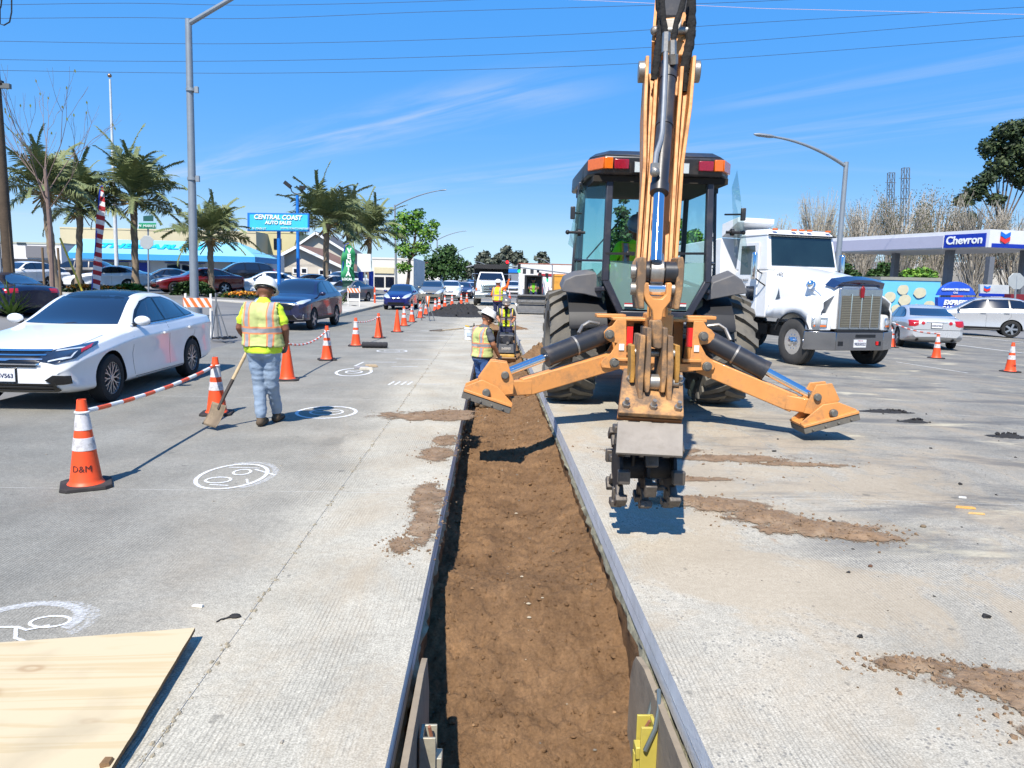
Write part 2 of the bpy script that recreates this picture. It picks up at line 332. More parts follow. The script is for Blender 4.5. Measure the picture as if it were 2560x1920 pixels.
 spots = math_('MULTIPLY', rng(noise(6.5, 2, .5), .70, .74), .5)
 c = mix(spots, c, S(84, 84, 82))
 oil = math_('MULTIPLY', rng(noise(.42, 7, .7, dist=1.2), .60, .74), rng(X, -2.2, -1.4, .1, .35)); c = mix(oil, c, S(92, 88, 82))
 c = mix(1, c, (.80, .785, .735), 'MULTIPLY')
 L.new(c, b.inputs['Base Color'])
 h = math_('ADD', math_('MULTIPLY', noise(150, 3), .35), math_('MULTIPLY', math_('MULTIPLY', gm, nearfade), -.7))
 bp = N.new('ShaderNodeBump'); bp.inputs['Strength'].default_value = .5; bp.inputs['Distance'].default_value = .006; L.new(h, bp.inputs['Height']); L.new(bp.outputs[0], b.inputs['Normal'])
 return m
ROADM = concrete_mat()
EDGEM = pbr('sawn_slab_edge', S(226, 227, 228), .8, 0, .10, 5, .3, 50, S(168, 166, 158), .6, 3)
def slab_box(x0, x1, y0, y1, th=.15, z=None):
 mb = MB(); j = .0018
 x0 += j; x1 -= j; y0 += j; y1 -= j
 za, zb = (gz(x0), gz(x1)) if z is None else (z, z)
 t = [(x0, y0, za), (x1, y0, zb), (x1, y1, zb), (x0, y1, za)]; b = [(p[0], p[1], p[2] - th) for p in t]
 mb.hull(b, t); mb.m = [1] + [0] + [1] * 4
 return mb
def ground_and_road():
 xs = [-900, -500, -300, -160, -90, -60, -40, -28, -22, -16, -14, -12, -10, -8, -6.4, -5, -3, -1.2, TX0, TX1, 3, 6, 10, 16, 24, 34, 60, 110, 200, 400, 900]
 ys = [-40, -12, TY0, 4, 8, 14, 20, TY1, 30, 34, 46, 60, 62, 80, 110, 160, 260, 450, 900, 2500]
 mb = MB(); nx = len(xs)
 for y in ys:
  for x in xs:
   onroad = -6.5 < x < 24.5 and y < 61
   mb.v.append(V((x, y, gz(max(-60, min(x, 34))) - (.09 if onroad else .02))))
 for j in range(len(ys) - 1):
  for i in range(nx - 1):
   if xs[i] >= TX0 - .01 and xs[i + 1] <= TX1 + .01 and ys[j] >= TY0 - .01 and ys[j + 1] <= TY1 + .01: continue
   mb.f.append((j * nx + i, j * nx + i + 1, (j + 1) * nx + i + 1, (j + 1) * nx + i)); mb.m.append(0)
 g = mb.build('ground', pbr('asphalt_lot', S(118, 117, 116), .92, 0, .18, .25, .3, 60, S(150, 146, 138), .5, .12, coord='Object'), smooth=0, fix=False)
 struct(g); g['label'] = 'flat ground sheet of worn grey asphalt under the whole place'
 road = thing('road', 'pale concrete roadway of jointed slabs on both sides of the trench', None); struct(road)
 cols = [(-6.4, -1.19), (-1.19, TX0), (TX1, 3.0), (3.0, 6.6), (6.6, 10.2), (10.2, 13.8), (13.8, 17.4), (17.4, 24.4)]
 rows = [-3.5] + [1.2 + 4.55 * i for i in range(0, 14)]
 for a, c in cols:
  for r0, r1 in zip(rows[:-1], rows[1:]):
   if c - a < 1.0 or a == TX1: th = .165
   else: th = .08
   slab_box(a, c, r0, r1, th).build('slab', [ROADM, EDGEM], road, smooth=0)
 rr = [r for r in rows if r > TY1]
 for r0, r1 in zip([TY1] + rr[:-1], rr): slab_box(TX0, TX1, r0, r1, .1).build('slab', [ROADM, EDGEM], road, smooth=0)
 for x in (-1.19, 3.0): mb = MB(); mb.b2((x - .004, -3, -.03), (x + .004, 60, -.004 if x < 0 else -.006)); mb.build('joint_filler', pbr('joint_dirt', S(128, 118, 98), .95, 0, .35, 6), road, smooth=0)
 random.seed(3); mb = MB()
 for i in range(420):
  y = 1.5 + (random.random() ** 1.6) * 16; r = .003 + .009 * random.random() ** 2
  mb.sphere((-1.19 + random.gauss(0, .012), y, .001), (r, r * 1.4, r * .7), 5, 4)
 tag(mb.build('joint_grit', pbr('joint_grit', S(150, 140, 120), .95, 0, .3, 30), road), kind='stuff')
ground_and_road()
SOIL = None
def soil_mat():
 global SOIL
 m = bpy.data.materials.new('trench_soil'); m.use_nodes = True; SOIL = m
 nt = m.node_tree; N = nt.nodes; L = nt.links; b = N['Principled BSDF']; b.inputs['Roughness'].default_value = .95; b.inputs['Specular IOR Level'].default_value = .15
 geo = N.new('ShaderNodeNewGeometry')
 def noise(s, d=6, r=.65):
  n = N.new('ShaderNodeTexNoise'); n.inputs['Scale'].default_value = s; n.inputs['Detail'].default_value = d; n.inputs['Roughness'].default_value = r; L.new(geo.outputs['Position'], n.inputs['Vector']); return n.outputs[0]
 cr = N.new('ShaderNodeValToRGB'); e = cr.color_ramp.elements; e[0].position = .28; e[0].color = (*S(92, 70, 50), 1); e[1].position = .74; e[1].color = (*S(144, 113, 82), 1)
 L.new(noise(3.2, 10, .75), cr.inputs[0])
 mr = N.new('ShaderNodeMapRange'); mr.inputs['From Min'].default_value = .3; mr.inputs['From Max'].default_value = .7; mr.inputs['To Min'].default_value = .75; mr.inputs['To Max'].default_value = 1.2; L.new(noise(60, 4, .6), mr.inputs[0])
 mu = N.new('ShaderNodeMixRGB'); mu.blend_type = 'MULTIPLY'; mu.inputs[0].default_value = 1; L.new(cr.outputs[0], mu.inputs[1]); L.new(mr.outputs[0], mu.inputs[2]); L.new(mu.outputs[0], b.inputs['Base Color'])
 bp = N.new('ShaderNodeBump'); bp.inputs['Strength'].default_value = 1.0; bp.inputs['Distance'].default_value = .02; L.new(noise(52, 8, .75), bp.inputs['Height']); L.new(bp.outputs[0], b.inputs['Normal'])
soil_mat()
def nz(x, y, s, seed=0.0): return noise.fractal(V((x * s, y * s, seed)), 1.0, 2.0, 5)
def lerp_(a, b, t): return a + (b - a) * t
def soil_z(x, y):
 t = (x - TX0) / (TX1 - TX0)
 base = -.44 + .12 * max(0, min(1, (t - .62) / .38)) * (1 if y > 3.7 else 0)
 if y < 4.6: base = lerp_(-.31, -.72, min(1, (4.6 - y) / 1.25)) + .06 * max(0, (t - .6))
 elif y < 5.4: base = lerp_(-.31, base, (y - 4.6) / .8)
 if 8.3 < y < 11: base += .05 * math.sin((y - 8.3) / 2.7 * PI)
 if y > 17: base -= .03
 return base + .03 * nz(x, y, 1.6) + .018 * nz(x, y, 5, 3.1) + .022 * nz(x, y, 17, 7.7) - .04 * max(0, nz(x, y, 30, 5.5) - .3) + .008 * nz(x, y, 42, 9)
def trench():
 t = thing('trench', 'long straight trench cut through the road with brown backfill soil inside', None); struct(t)
 mb = MB(); nx = 100
 ys = []; y = TY0
 while y < TY1: ys.append(y); y += max(.016, .006 * max(0, y - 1.0)) if y > 1.8 else .15
 ys.append(TY1)
 for y in ys:
  for i in range(nx + 1):
   x = TX0 - .03 + (TX1 - TX0 + .06) * i / nx; mb.v.append(V((x, y, soil_z(x, y))))
 for j in range(len(ys) - 1):
  for i in range(nx): k = j * (nx + 1) + i; mb.f.append((k, k + 1, k + nx + 2, k + nx + 1)); mb.m.append(0)
 mb.build('soil_bed', SOIL, t, smooth=180, fix=False)
 for sx, xw in ((-1, TX0), (1, TX1)):
  mb = MB(); ys2 = [TY0 + (TY1 - TY0) * i / 420 for i in range(421)]; zs = [-.155, -.175, -.20, -.23, -.27, -.36, -.55, -1.0]
  for y in ys2:
   for k, z in enumerate(zs):
    d = .012 + .03 * nz(y, z * 3, 6, 4 + sx) + .014 * nz(y, z, 22, 1) if k else .006
    if k in (2, 3, 4) : d -= .018
    mb.v.append(V((xw + sx * d, y, z + (.012 * nz(y, 0, 9, 2 + sx) if k == 1 else 0))))
  n = len(zs)
  for j in range(len(ys2) - 1):
   for k in range(n - 1):
    q = j * n + k; mb.f.append((q, q + 1, q + n + 1, q + n)); mb.m.append(0 if k < 3 else 1)
  mb.build('trench_wall', [pbr('broken_base', S(150, 146, 124), .95, 0, .35, 12, .8, 60, S(92, 92, 66), .7, 5), SOIL], t, smooth=60, fix=False)
 mb = MB(); mb.b2((TX0 - .05, TY1 - .01, -.7), (TX1 + .05, TY1 + .15, -.1)); mb.build('end_wall', SOIL, t, smooth=0)
 mb = MB(); mb.b2((TX0 - .05, TY0 - .15, -.7), (TX1 + .05, TY0 + .01, -.1)); mb.build('end_wall', SOIL, t, smooth=0)
 random.seed(11); mb = MB()
 for i in range(3200):
  y = 1.9 + 13 * random.random() ** 1.7; x = TX0 + .04 + (TX1 - TX0 - .08) * random.random(); r = .003 + .015 * random.random() ** 3.5
  z = soil_z(x, y) + r * .25
  mb.sphere((x, y, z), (r * random.uniform(.7, 1.4), r * random.uniform(.7, 1.4), r * .8), 6, 4)
 mb.v = [p + V((random.uniform(-1, 1), random.uniform(-1, 1), random.uniform(-1, 1))) * .003 for p in mb.v]
 tag(mb.build('clods', SOIL, t, smooth=0, fix=False), kind='stuff')
 mb = MB()
 for i in range(260):
  y = 1.9 + 12 * random.random() ** 1.6; x = TX0 + .04 + (TX1 - TX0 - .08) * random.random(); r = .003 + .009 * random.random() ** 3; mb.mi = i % 3
  mb.sphere((x, y, soil_z(x, y) + r * .2), (r * random.uniform(.8, 1.5), r, r * .6), 6, 4)
 tag(mb.build('pebbles', [pbr('pebble_a', S(172, 160, 138), .9, 0, .2, 40), pbr('pebble_b', S(120, 112, 100), .9, 0, .2, 40), pbr('pebble_c', S(150, 118, 84), .9, 0, .2, 40)], t, smooth=60, fix=False), kind='stuff')
trench()
DUSTY = None
def heap(name, label, cx, cy, pts, h, mat, res=.02, cat='soil heap', thr=.12, clod=.011, ncl=220, seed=1):
 """irregular low heap: blobs (x, y, rx, ry, a) summed, kept where it stands proud of the slab"""
 if mat is DUSTY: pts = [(p[0], p[1], p[2] * 1.3, p[3] * 1.3, p[4] * .72) for p in pts]; ncl = int(ncl * 2)
 xs = [p[0] for p in pts]; ys = [p[1] for p in pts]; pad = max(max(p[2], p[3]) for p in pts) * 1.6
 x0, x1, y0, y1 = min(xs) - pad, max(xs) + pad, min(ys) - pad, max(ys) + pad
 nx = int((x1 - x0) / res); ny = int((y1 - y0) / res)
 def f(x, y):
  s = 0
  for (a, b_, rx, ry, k) in pts: s = max(s, k * math.exp(-((x - a) / rx) ** 2 - ((y - b_) / ry) ** 2))
  n = nz(x, y, 3.0 / max(h * 12, .6), seed) * .45 + nz(x, y, 9, seed + 3) * .35 + nz(x, y, 26, seed + 5) * .18
  return s * (1 + n * 1.0) + n * .10 * (s > .05) - thr
 mb = MB(); idx = {}
 hh = [[f(x0 + (x1 - x0) * i / nx, y0 + (y1 - y0) * j / ny) for i in range(nx + 1)] for j in range(ny + 1)]
 def vid(i, j):
  if (i, j) not in idx:
   x = x0 + (x1 - x0) * i / nx; y = y0 + (y1 - y0) * j / ny
   z = max(hh[j][i], -.02) * h; z += .35 * h * nz(x, y, 26, seed) * min(.6, max(0, hh[j][i]) * 2)
   idx[(i, j)] = len(mb.v); mb.v.append(V((x, y, gz(x) + .003 + max(z, -.002))))
  return idx[(i, j)]
 for j in range(ny):
  for i in range(nx):
   if max(hh[j][i], hh[j][i + 1], hh[j + 1][i], hh[j + 1][i + 1]) > 0:
    mb.f.append((vid(i, j), vid(i + 1, j), vid(i + 1, j + 1), vid(i, j + 1))); mb.m.append(0)
 random.seed(seed)
 for _ in range(ncl):
  p = random.choice(pts); x = random.gauss(p[0], p[2] * .75); y = random.gauss(p[1], p[3] * .75); r = .003 + clod * random.random() ** 3
  k0 = len(mb.v); mb.sphere((x, y, gz(x) + max(0, f(x, y)) * h + r * .3), (r, r * random.uniform(.7, 1.3), r * .7), 5, 4)
  for k in range(k0, len(mb.v)): mb.v[k] = mb.v[k] + V((random.uniform(-1, 1), random.uniform(-1, 1), random.uniform(-1, 1))) * r * .35
 o = mb.build(name, mat, smooth=60, fix=False); tag(o, label, cat); fd = [1.0] * len(mb.v)
 for (i, j), k in idx.items(): fd[k] = max(0, min(1, (hh[j][i] + .01) / .5))
 at = o.data.attributes.new('fade', 'FLOAT', 'POINT'); at.data.foreach_set('value', fd); return o
DUSTY = pbr('spilled_soil', S(130, 106, 82), .95, 0, .3, 8, 1.0, 60, S(170, 150, 126), .6, 5)
def fade_alpha(m, sc_=60):
 N = m.node_tree.nodes; L = m.node_tree.links; b = N['Principled BSDF']; g = N.new('ShaderNodeNewGeometry'); n = N.new('ShaderNodeTexNoise'); n.inputs['Scale'].default_value = sc_; n.inputs['Detail'].default_value = 6; n.inputs['Roughness'].default_value = .7; L.new(g.outputs['Position'], n.inputs['Vector']); at = N.new('ShaderNodeAttribute'); at.attribute_name = 'fade'; ad = N.new('ShaderNodeMath'); ad.operation = 'ADD'; L.new(at.outputs['Fac'], ad.inputs[0]); L.new(n.outputs[0], ad.inputs[1]); r = N.new('ShaderNodeMapRange'); r.inputs['From Min'].default_value = .60; r.inputs['From Max'].default_value = .80; L.new(ad.outputs[0], r.inputs[0]); L.new(r.outputs[0], b.inputs['Alpha'])
fade_alpha(DUSTY)
heap('soil_spill', 'crescent of spilled brown soil on the slab right of the compaction wheel', 0, 0, [(1.55, 5.62, .22, .10, .9), (1.85, 5.52, .22, .13, .9), (2.05, 5.25, .20, .13, .9), (2.3, 5.02, .25, .13, 1), (2.6, 4.85, .18, .10, .8), (2.45, 5.0, .25, .1, .8)], .05, DUSTY, .014, seed=2, ncl=420)
heap('soil_spill', 'scattered brown soil spill at the lower right corner of the picture', 0, 0, [(1.95, 3.12, .16, .05, .7), (2.25, 2.95, .20, .09, .9), (2.5, 2.82, .25, .12, 1), (2.35, 2.6, .2, .06, .7)], .035, DUSTY, .011, seed=5, ncl=420)
heap('soil_spill', 'thin brown soil spill on the pale slab left of the trench, near the stabilizer foot', 0, 0, [(-.75, 9.1, .45, .22, .85), (-.5, 9.3, .25, .2, .8)], .03, DUSTY, .02, seed=8, ncl=160)
heap('soil_spill', 'thin crumbly soil spill along the left trench lip, nearest the camera', 0, 0, [(-.47, 5.6, .09, .30, .8), (-.44, 5.0, .07, .28, .9), (-.55, 4.6, .06, .12, .6)], .02, DUSTY, .012, seed=9, ncl=500, clod=.008)
heap('soil_spill', 'small crumbly soil spill on the left trench lip beyond the nearest one', 0, 0, [(-.5, 7.1, .12, .22, .8), (-.46, 7.7, .1, .2, .7)], .02, DUSTY, .012, seed=12, ncl=240, clod=.008)
heap('soil_spill', 'thin brown streaks of soil beside the digger, right of its compaction wheel', 0, 0, [(1.7, 7.4, .35, .10, .8), (2.4, 7.1, .5, .12, .7), (3.0, 6.9, .4, .07, .6), (1.75, 6.3, .3, .06, .7)], .02, DUSTY, .02, seed=14, ncl=200)
heap('soil_mound', 'small rounded mound of brown soil on the right trench edge by the compactor', 0, 0, [(1.12, 16.6, .30, .32, 1)], .30, SOIL, .03, seed=21, ncl=80)
heap('soil_mound', 'dusty soil mound filling the far end of the trench behind the compactor', 0, 0, [(.1, 26.2, .75, .5, 1), (.6, 26.5, .5, .5, .9)], .16, SOIL, .05, seed=22, ncl=100)
ASPH = pbr('black_asphalt_mix', S(38, 37, 38), .9, 0, .3, 9, .9, 30, S(70, 68, 66), .3, 5)
heap('asphalt_heap', 'long low heap of black asphalt mix in front of the white dump truck', 0, 0, [(-1.5, 35.3, 1.3, 1.2, 1.0), (-2.4, 35.2, .7, .8, .45), (-.65, 35.6, .7, .8, .5)], .50, ASPH, .08, seed=31, ncl=200, clod=.05, cat='asphalt heap')
def chips(n, xr, yr, mat, name, seed, rmin=.004, rmax=.02):
 random.seed(seed); mb = MB()
 for _ in range(n):
  x = random.uniform(*xr); y = yr[0] + (yr[1] - yr[0]) * random.random() ** 1.6
  if TX0 - .02 < x < TX1 + .02: continue
  r = rmin + (rmax - rmin) * random.random() ** 4; k0 = len(mb.v)
  mb.sphere((x, y, gz(x) + r * .25), (r * random.uniform(.7, 1.5), r * random.uniform(.7, 1.5), r * .55), 5, 4)
  for k in range(k0, len(mb.v)): mb.v[k] = mb.v[k] + V((random.uniform(-1, 1), random.uniform(-1, 1), random.uniform(-1, 1))) * r * .3
 o = mb.build(name, mat, smooth=0, fix=False); tag(o, None, None, None, 'stuff'); return o
tag(chips(700, (-6, 6), (2.2, 14), pbr('grit', S(150, 142, 130), .95, 0, .4, 40), 'grit', 41, .002, .010), 'loose pale grit strewn over the concrete road')
tag(chips(160, (1.5, 8), (3, 16), ASPH, 'asphalt_crumbs', 43, .004, .022), 'black asphalt crumbs scattered on the right-hand lanes')
for k, (px, py, a, b_, l) in enumerate([(2215, 1030, .28, .07, 'nearest of the three flat black asphalt lumps right of the stabilizer foot'), (2285, 1055, .15, .06, 'middle of the three flat black asphalt lumps right of the stabilizer foot'), (2520, 1092, .18, .07, 'farthest right of the three flat black asphalt lumps on the right lanes')]):
 p = gd(px, py); heap('asphalt_lump', l, 0, 0, [(p.x, p.y, a, b_, 1), (p.x + a * .5, p.y + .05, a * .5, b_, .8)], .04, ASPH, .02, seed=50 + k, ncl=40, cat='asphalt lump', clod=.03)
# ================================================================ BACKHOE LOADER (seen from behind, boom swung towards the trench)
def lerp(a, b, t): return a + (b - a) * t
def backhoe():
 bh = thing('backhoe_loader', 'orange backhoe loader with compaction wheel on its raised boom, beside the trench', 'backhoe', (2.19, 10.6, 0))
 OR, BK, GY, CH, ST, RB, WN = ORANGE(), BLACKP(), GREYP(), CHROME(), STEEL(), RUBBER(), WORN()
 frame_m = pbr('cab_frame', S(46, 48, 60), .42, 0, .1, 5, .03, 90, S(120, 112, 104), .3, 3)
 glass = glassy('cab_glass', (.58, .82, .80), .07)
 glass_d = glassy('cab_glass_dusty', (.48, .66, .64), .42, .10)
 def P(name, mb, mats, par=bh, **k): return mb.build(name, mats, par, ab=True, **k)
 AX = 10.6
 # ---- wheels
 def wheel(xc, r, w, y, lugs, inner, sgn):
  root = bpy.data.objects.new('wheel', None); col.objects.link(root); root.parent = bh; root.location = (xc - 2.19, y - 10.6, r)
  mb = MB(); hw = w / 2
  prof = [(r * .56, -hw * .72), (r * .62, -hw * .92), (r * .78, -hw * .97), (r * .88, -hw * .93), (r * .91, -hw * .80), (r * .92, 0), (r * .91, hw * .80), (r * .88, hw * .93), (r * .78, hw * .97), (r * .62, hw * .92), (r * .56, hw * .72)]
  mb.lathe(prof, axis='X', n=48)
  for k in range(lugs):
   for s in (-1, 1):
    a = 2 * PI * (k + (.5 if s > 0 else 0)) / lugs
    pts = [(s * -.06 * hw, 0.0), (s * .38 * hw, .055 * 2), (s * .99 * hw, .30)]
    def P3(x, da, rr): return V((x, math.cos(a + da) * rr, math.sin(a + da) * rr))
    wd = .075
    for i in range(2):
     (xa, da), (xb, db) = pts[i], pts[i + 1]
     r0a, r1a = r * .90, r * 1.0; r1b = r * (1.0 if i == 0 else .955)
     r0b = r * (.90 if i == 0 else .84)
     mb.hull([P3(xa, da - wd, r0a), P3(xb, db - wd * 1.1, r0b), P3(xb, db + wd * 1.1, r0b), P3(xa, da + wd, r0a)],
       [P3(xa, da - wd * .8, r1a), P3(xb, db - wd * .9, r1b), P3(xb, db + wd * .9, r1b), P3(xa, da + wd * .8, r1a)])
  mb.build('tyre', RB, root, smooth=30, bevel=0)
  mb = MB(); mb.lathe([(r * .58, -hw * .70), (r * .55, -hw * .5), (r * .5, -hw * .1 * sgn), (r * .2, sgn * hw * .15), (.001, sgn * hw * .15)], axis='X', n=32)
  for k in range(8): a = 2 * PI * k / 8; mb.cyl((sgn * hw * .12, math.cos(a) * r * .3, math.sin(a) * r * .3), (sgn * hw * .28, math.cos(a) * r * .3, math.sin(a) * r * .3), .025, n=8)
  mb.build('rim', OR, root)
  return root
 wheel(1.12, .80, .66, AX, 20, 0, -1); wheel(3.28, .80, .66, AX, 20, 0, 1)
 wheel(1.35, .5, .36, AX + 2.85, 18, 0, -1); wheel(3.03, .5, .36, AX + 2.85, 18, 0, 1)
 # ---- chassis, hood and front loader (mostly hidden behind the cab)
 mb = MB(); mb.b2((1.65, 8.95, .62), (2.73, 13.8, 1.05)); mb.b2((1.5, AX - .12, .66), (2.88, AX + .12, .94)); mb.b2((1.45, 13.3, .4), (2.93, 13.6, .6)); P('chassis', mb, BK, bevel=.02)
 mb = MB(); mb.hull([(1.75, 11.7, 1.05), (2.63, 11.7, 1.05), (2.63, 14.2, 1.0), (1.75, 14.2, 1.0)], [(1.75, 11.7, 1.95), (2.63, 11.7, 1.95), (2.6, 14.1, 1.65), (1.78, 14.1, 1.65)]); P('hood', mb, OR, bevel=.04)
 for x in (1.42, 2.96): mb = MB(); mb.bar((x, 12.2, 1.5), (x, 14.3, .9), .12, .24); mb.bar((x, 14.3, .9), (x, 14.9, .5), .12, .2); P('loader_arm', mb, OR, bevel=.015)
 mb = MB(); prof = [(0, .12), (.75, .10), (.8, .14), (.2, .35), (.08, .6), (.18, .95), (.1, .98), (0, .6)]
 mb.prism(prof, (2.19, 14.75, 0), (0, 1, 0), (0, 0, 1), 2.1); P('loader_bucket', mb, OR, bevel=.01)
 # ---- cab
 zb, zt = 1.32, 2.92
 cab = bpy.data.objects.new('cab', None); col.objects.link(cab); cab.parent = bh
 def C(name, mb, mats, **k): return mb.build(name, mats, cab, ab=True, **k)
 xl, xr = pt(1517, 600, 9.6).x, pt(1775, 600, 9.6).x    # rear posts
 cx = (xl + xr) / 2; YR, YF = 9.62, 11.5
 wl, wr = cx - 1.02, cx + 1.02                           # widest, at the door posts
 yq = 10.45
 rear_lo = [(cx - .52, 9.62, 1.33), (cx + .52, 9.62, 1.33)]
 mb = MB()
 for s, x in ((-1, xl), (1, xr)):
  mb.bar((x, YR, 1.72), (x - s * .02, YR + .06, 3.06), .085, .10, (0, 1, 0)); mb.bar((x, YR, 1.74), (cx + s * .44, YR, 1.30), .085, .09, (0, 1, 0))
  xo = cx + s * 1.0; mb.bar((xo, yq, 1.55), (cx + s * .93, yq, 3.06), .06, .06, (0, 1, 0))      # door post
  mb.bar((xo, yq, 1.56), (x, YR, 1.62), .06, .06); mb.bar((cx + s * .98, yq, 2.0), (x + s * .03, YR + .03, 1.98), .035, .03)
  mb.bar((cx + s * .80, YF, 1.3), (cx + s * .78, YF - .15, 3.06), .07, .07, (0, 1, 0)); mb.bar((xo, yq, 1.56), (cx + s * .82, YF, 1.3), .06, .08); mb.bar((cx + s * .82, YF, 1.75), (xo, yq, 1.6), .05, .05)
 mb.bar((cx - .46, YR, 1.30), (cx + .46, YR, 1.30), .08, .10, (0, 1, 0)); mb.bar((cx - .80, YF, 1.75), (cx + .80, YF, 1.75), .08, .08)
 C('cab_frame', mb, frame_m, bevel=.012)
 mb = MB(); mb.b2((cx - .82, 10.2, 1.02), (cx + .82, YF, 1.10)); mb.b2((cx - .5, YR + .05, 1.06), (cx + .5, 10.3, 1.14)); C('cab_floor', mb, DARK())
 for q in (((cx - .5, YF - .45, 1.1), (cx + .5, YF - .2, 1.72)), ((cx - .35, 9.85, 1.15), (cx - .22, 10.15, 1.78)), ((cx + .22, 9.85, 1.15), (cx + .35, 10.15, 1.78))): mb = MB(); mb.b2(*q); C('console', mb, DARK(), bevel=.02)
 for s in (-1, 1): mb = MB(); mb.cyl((cx + s * .30, 9.95, 1.78), (cx + s * .32, 9.98, 2.05), .014); mb.sphere((cx + s * .32, 9.98, 2.08), (.03, .03, .05), 10, 7); C('control_lever', mb, DARK())
 mb = MB(); mb.b2((cx - .27, 10.45, 1.45), (cx + .27, 10.98, 1.62)); mb.b2((cx - .25, 10.95, 1.55), (cx + .25, 11.1, 2.25)); C('seat', mb, DARK(), bevel=.05)
 def ring(sx, y0, y1, z): return [(cx - sx * .82, y0, z), (cx + sx * .82, y0, z), (cx + sx, y0 + .28, z), (cx + sx, y1, z), (cx - sx, y1, z), (cx - sx, y0 + .28, z)]
 mb = MB(); mb.hull(ring(.92, 9.56, 11.75, 3.05), ring(.91, 9.52, 11.75, 3.28)); mb.hull(ring(.905, 9.53, 11.74, 3.281), ring(.80, 9.68, 11.6, 3.36)); C('roof', mb, BK, bevel=.03)
 mb = MB(); mb.b2((cx - .86, 9.62, 2.97), (cx + .86, 11.6, 3.045)); C('headliner', mb, pbr('headliner', S(40, 34, 26), .9))
 amb = pbr('amber_lens', S(230, 110, 20), .2, 0, .1, 30, coat=.5); red = pbr('red_lens', S(150, 20, 40), .2, 0, .2, 40, coat=.6); clr = pbr('clear_lens', S(196, 202, 200), .15, 0, .1, 60, coat=.6)
 for s in (-1, 1):
  mb = MB(); a = V((cx + s * .75, 9.50, 3.11)); b_ = V((cx + s * .915, 9.78, 3.11)); up = V((0, 0, .14)); o = V((s * .01, -.02, 0))
  mb.hull([a + o, b_ + o, b_ - o * 2, a - o * 2], [a + up + o, b_ + up + o, b_ + up - o * 2, a + up - o * 2])
  mb.b2((cx + s * .64, 9.485, 3.11), (cx + s * .75, 9.54, 3.25)); C('turn_lamp', mb, amb, bevel=.008)
  mb = MB(); mb.b2((cx + s * .44, 9.48, 3.11), (cx + s * .625, 9.53, 3.23)); C('tail_lamp', mb, red, bevel=.008)
 for x in (-.33, -.15, .26, .06):
  mb = MB(); mb.b2((cx + x - .055, 9.45, 3.06), (cx + x + .055, 9.52, 3.20)); w = C('work_lamp', mb, BK, bevel=.008)
  mb = MB(); mb.b2((cx + x - .045, 9.443, 3.07), (cx + x + .045, 9.455, 3.19)); o = mb.build('lens', clr, w, ab=False); o.location = -w.matrix_world.translation
  o.data.transform(M.Translation((-bh.location))); o.location = (0, 0, 0)
 mb = MB(); mb.quad((xl + .03, YR + .05, 2.0), (xr - .03, YR + .05, 2.0), (xr - .03, YR + .08, 2.86), (xl + .03, YR + .08, 2.86));
 mb = MB(); mb.add([(xl + .04, YR + .02, 1.98), (xr - .04, YR + .02, 1.98), (xr - .04, YR + .02, 1.74), (cx + .45, YR + .02, 1.36), (cx - .45, YR + .02, 1.36), (xl + .04, YR + .02, 1.74)], [(0, 1, 2, 3, 4, 5)]); C('lower_rear_window', mb, glass_d, smooth=0, fix=False)
 for s, x in ((-1, xl), (1, xr)):
  mb = MB(); xo = cx + s * 1.0
  mb.quad((x + s * .04, YR + .06, 2.0), (xo - s * .01, yq - .02, 2.02), (cx + s * .93, yq - .02, 2.98), (x + s * .02, YR + .1, 2.98)); C('quarter_window', mb, glass, smooth=0, fix=False)
  mb = MB(); mb.quad((x + s * .03, YR + .04, 1.66), (xo - s * .01, yq - .02, 1.60), (xo - s * .01, yq - .02, 1.97), (x + s * .04, YR + .06, 1.95)); C('lower_quarter_window', mb, glass, smooth=0, fix=False)
  mb = MB(); mb.quad((xo, yq + .03, 1.65), (cx + s * .83, YF - .05, 1.40), (cx + s * .79, YF - .15, 2.98), (cx + s * .94, yq + .03, 2.98)); C('door_window', mb, glass, smooth=0, fix=False)
  a = V((cx + s * .97, 10.30, 2.88)); b_ = V((cx + s * 1.14, 9.90, 2.10)); c_ = V((cx + s * 1.10, 10.35, 1.92)); d_ = V((cx + s * .98, 10.5, 2.86))
  if s < 0: q = [pt(1459, 425, 9.95), pt(1420, 610, 9.75), pt(1434, 622, 10.3), pt(1462, 500, 10.4)]
  else: q = [pt(1843, 424, 9.95), pt(1868, 620, 9.75), pt(1870, 672, 9.9), pt(1836, 640, 10.3), pt(1829, 470, 10.35)]
  nrm = (q[1] - q[0]).cross(q[2] - q[0]).normalized() * .006
  mb = MB(); mb.add(q, [tuple(range(len(q)))]); C('open_window', mb, glassy('cab_glass_edge', (.82, .95, .93), .06), smooth=0)
  mb = MB(); m1 = pt(1432 if s < 0 else 1858, 532 if s < 0 else 536, 9.7); mb.box(m1, (.06, .05, .16)); mb.cyl(m1, m1 + V((-s * .15, .3, .02)), .012); C('window_latch', mb, BK, bevel=.01)
  mb = MB(); m2 = pt(1440 if s < 0 else 1838, 581, 9.8); mb.cyl(m2 + V((s * .10, 0, 0)), m2 - V((s * .12, 0, 0)), .018); mb.sphere(m2 + V((s * .11, 0, 0)), .03, 8, 6); mb.cyl(m2 - V((s * .02, 0, 0)), m2 - V((s * .06, 0, 0)), .045); C('door_handle', mb, DARK())
  mb = MB(); h0 = V((cx + s * .93, yq - .05, 2.98)); mb.box(h0, (.05, .12, .07)); mb.cyl(h0, h0 + V((-s * .02, -.02, -.22)), .014); C('hinge', mb, DARK())
 mb = MB(); mb.quad((cx - .76, YF - .02, 1.8), (cx + .76, YF - .02, 1.8), (cx + .74, YF - .12, 2.95), (cx - .74, YF - .12, 2.95)); C('windscreen', mb, glass, smooth=0, fix=False)
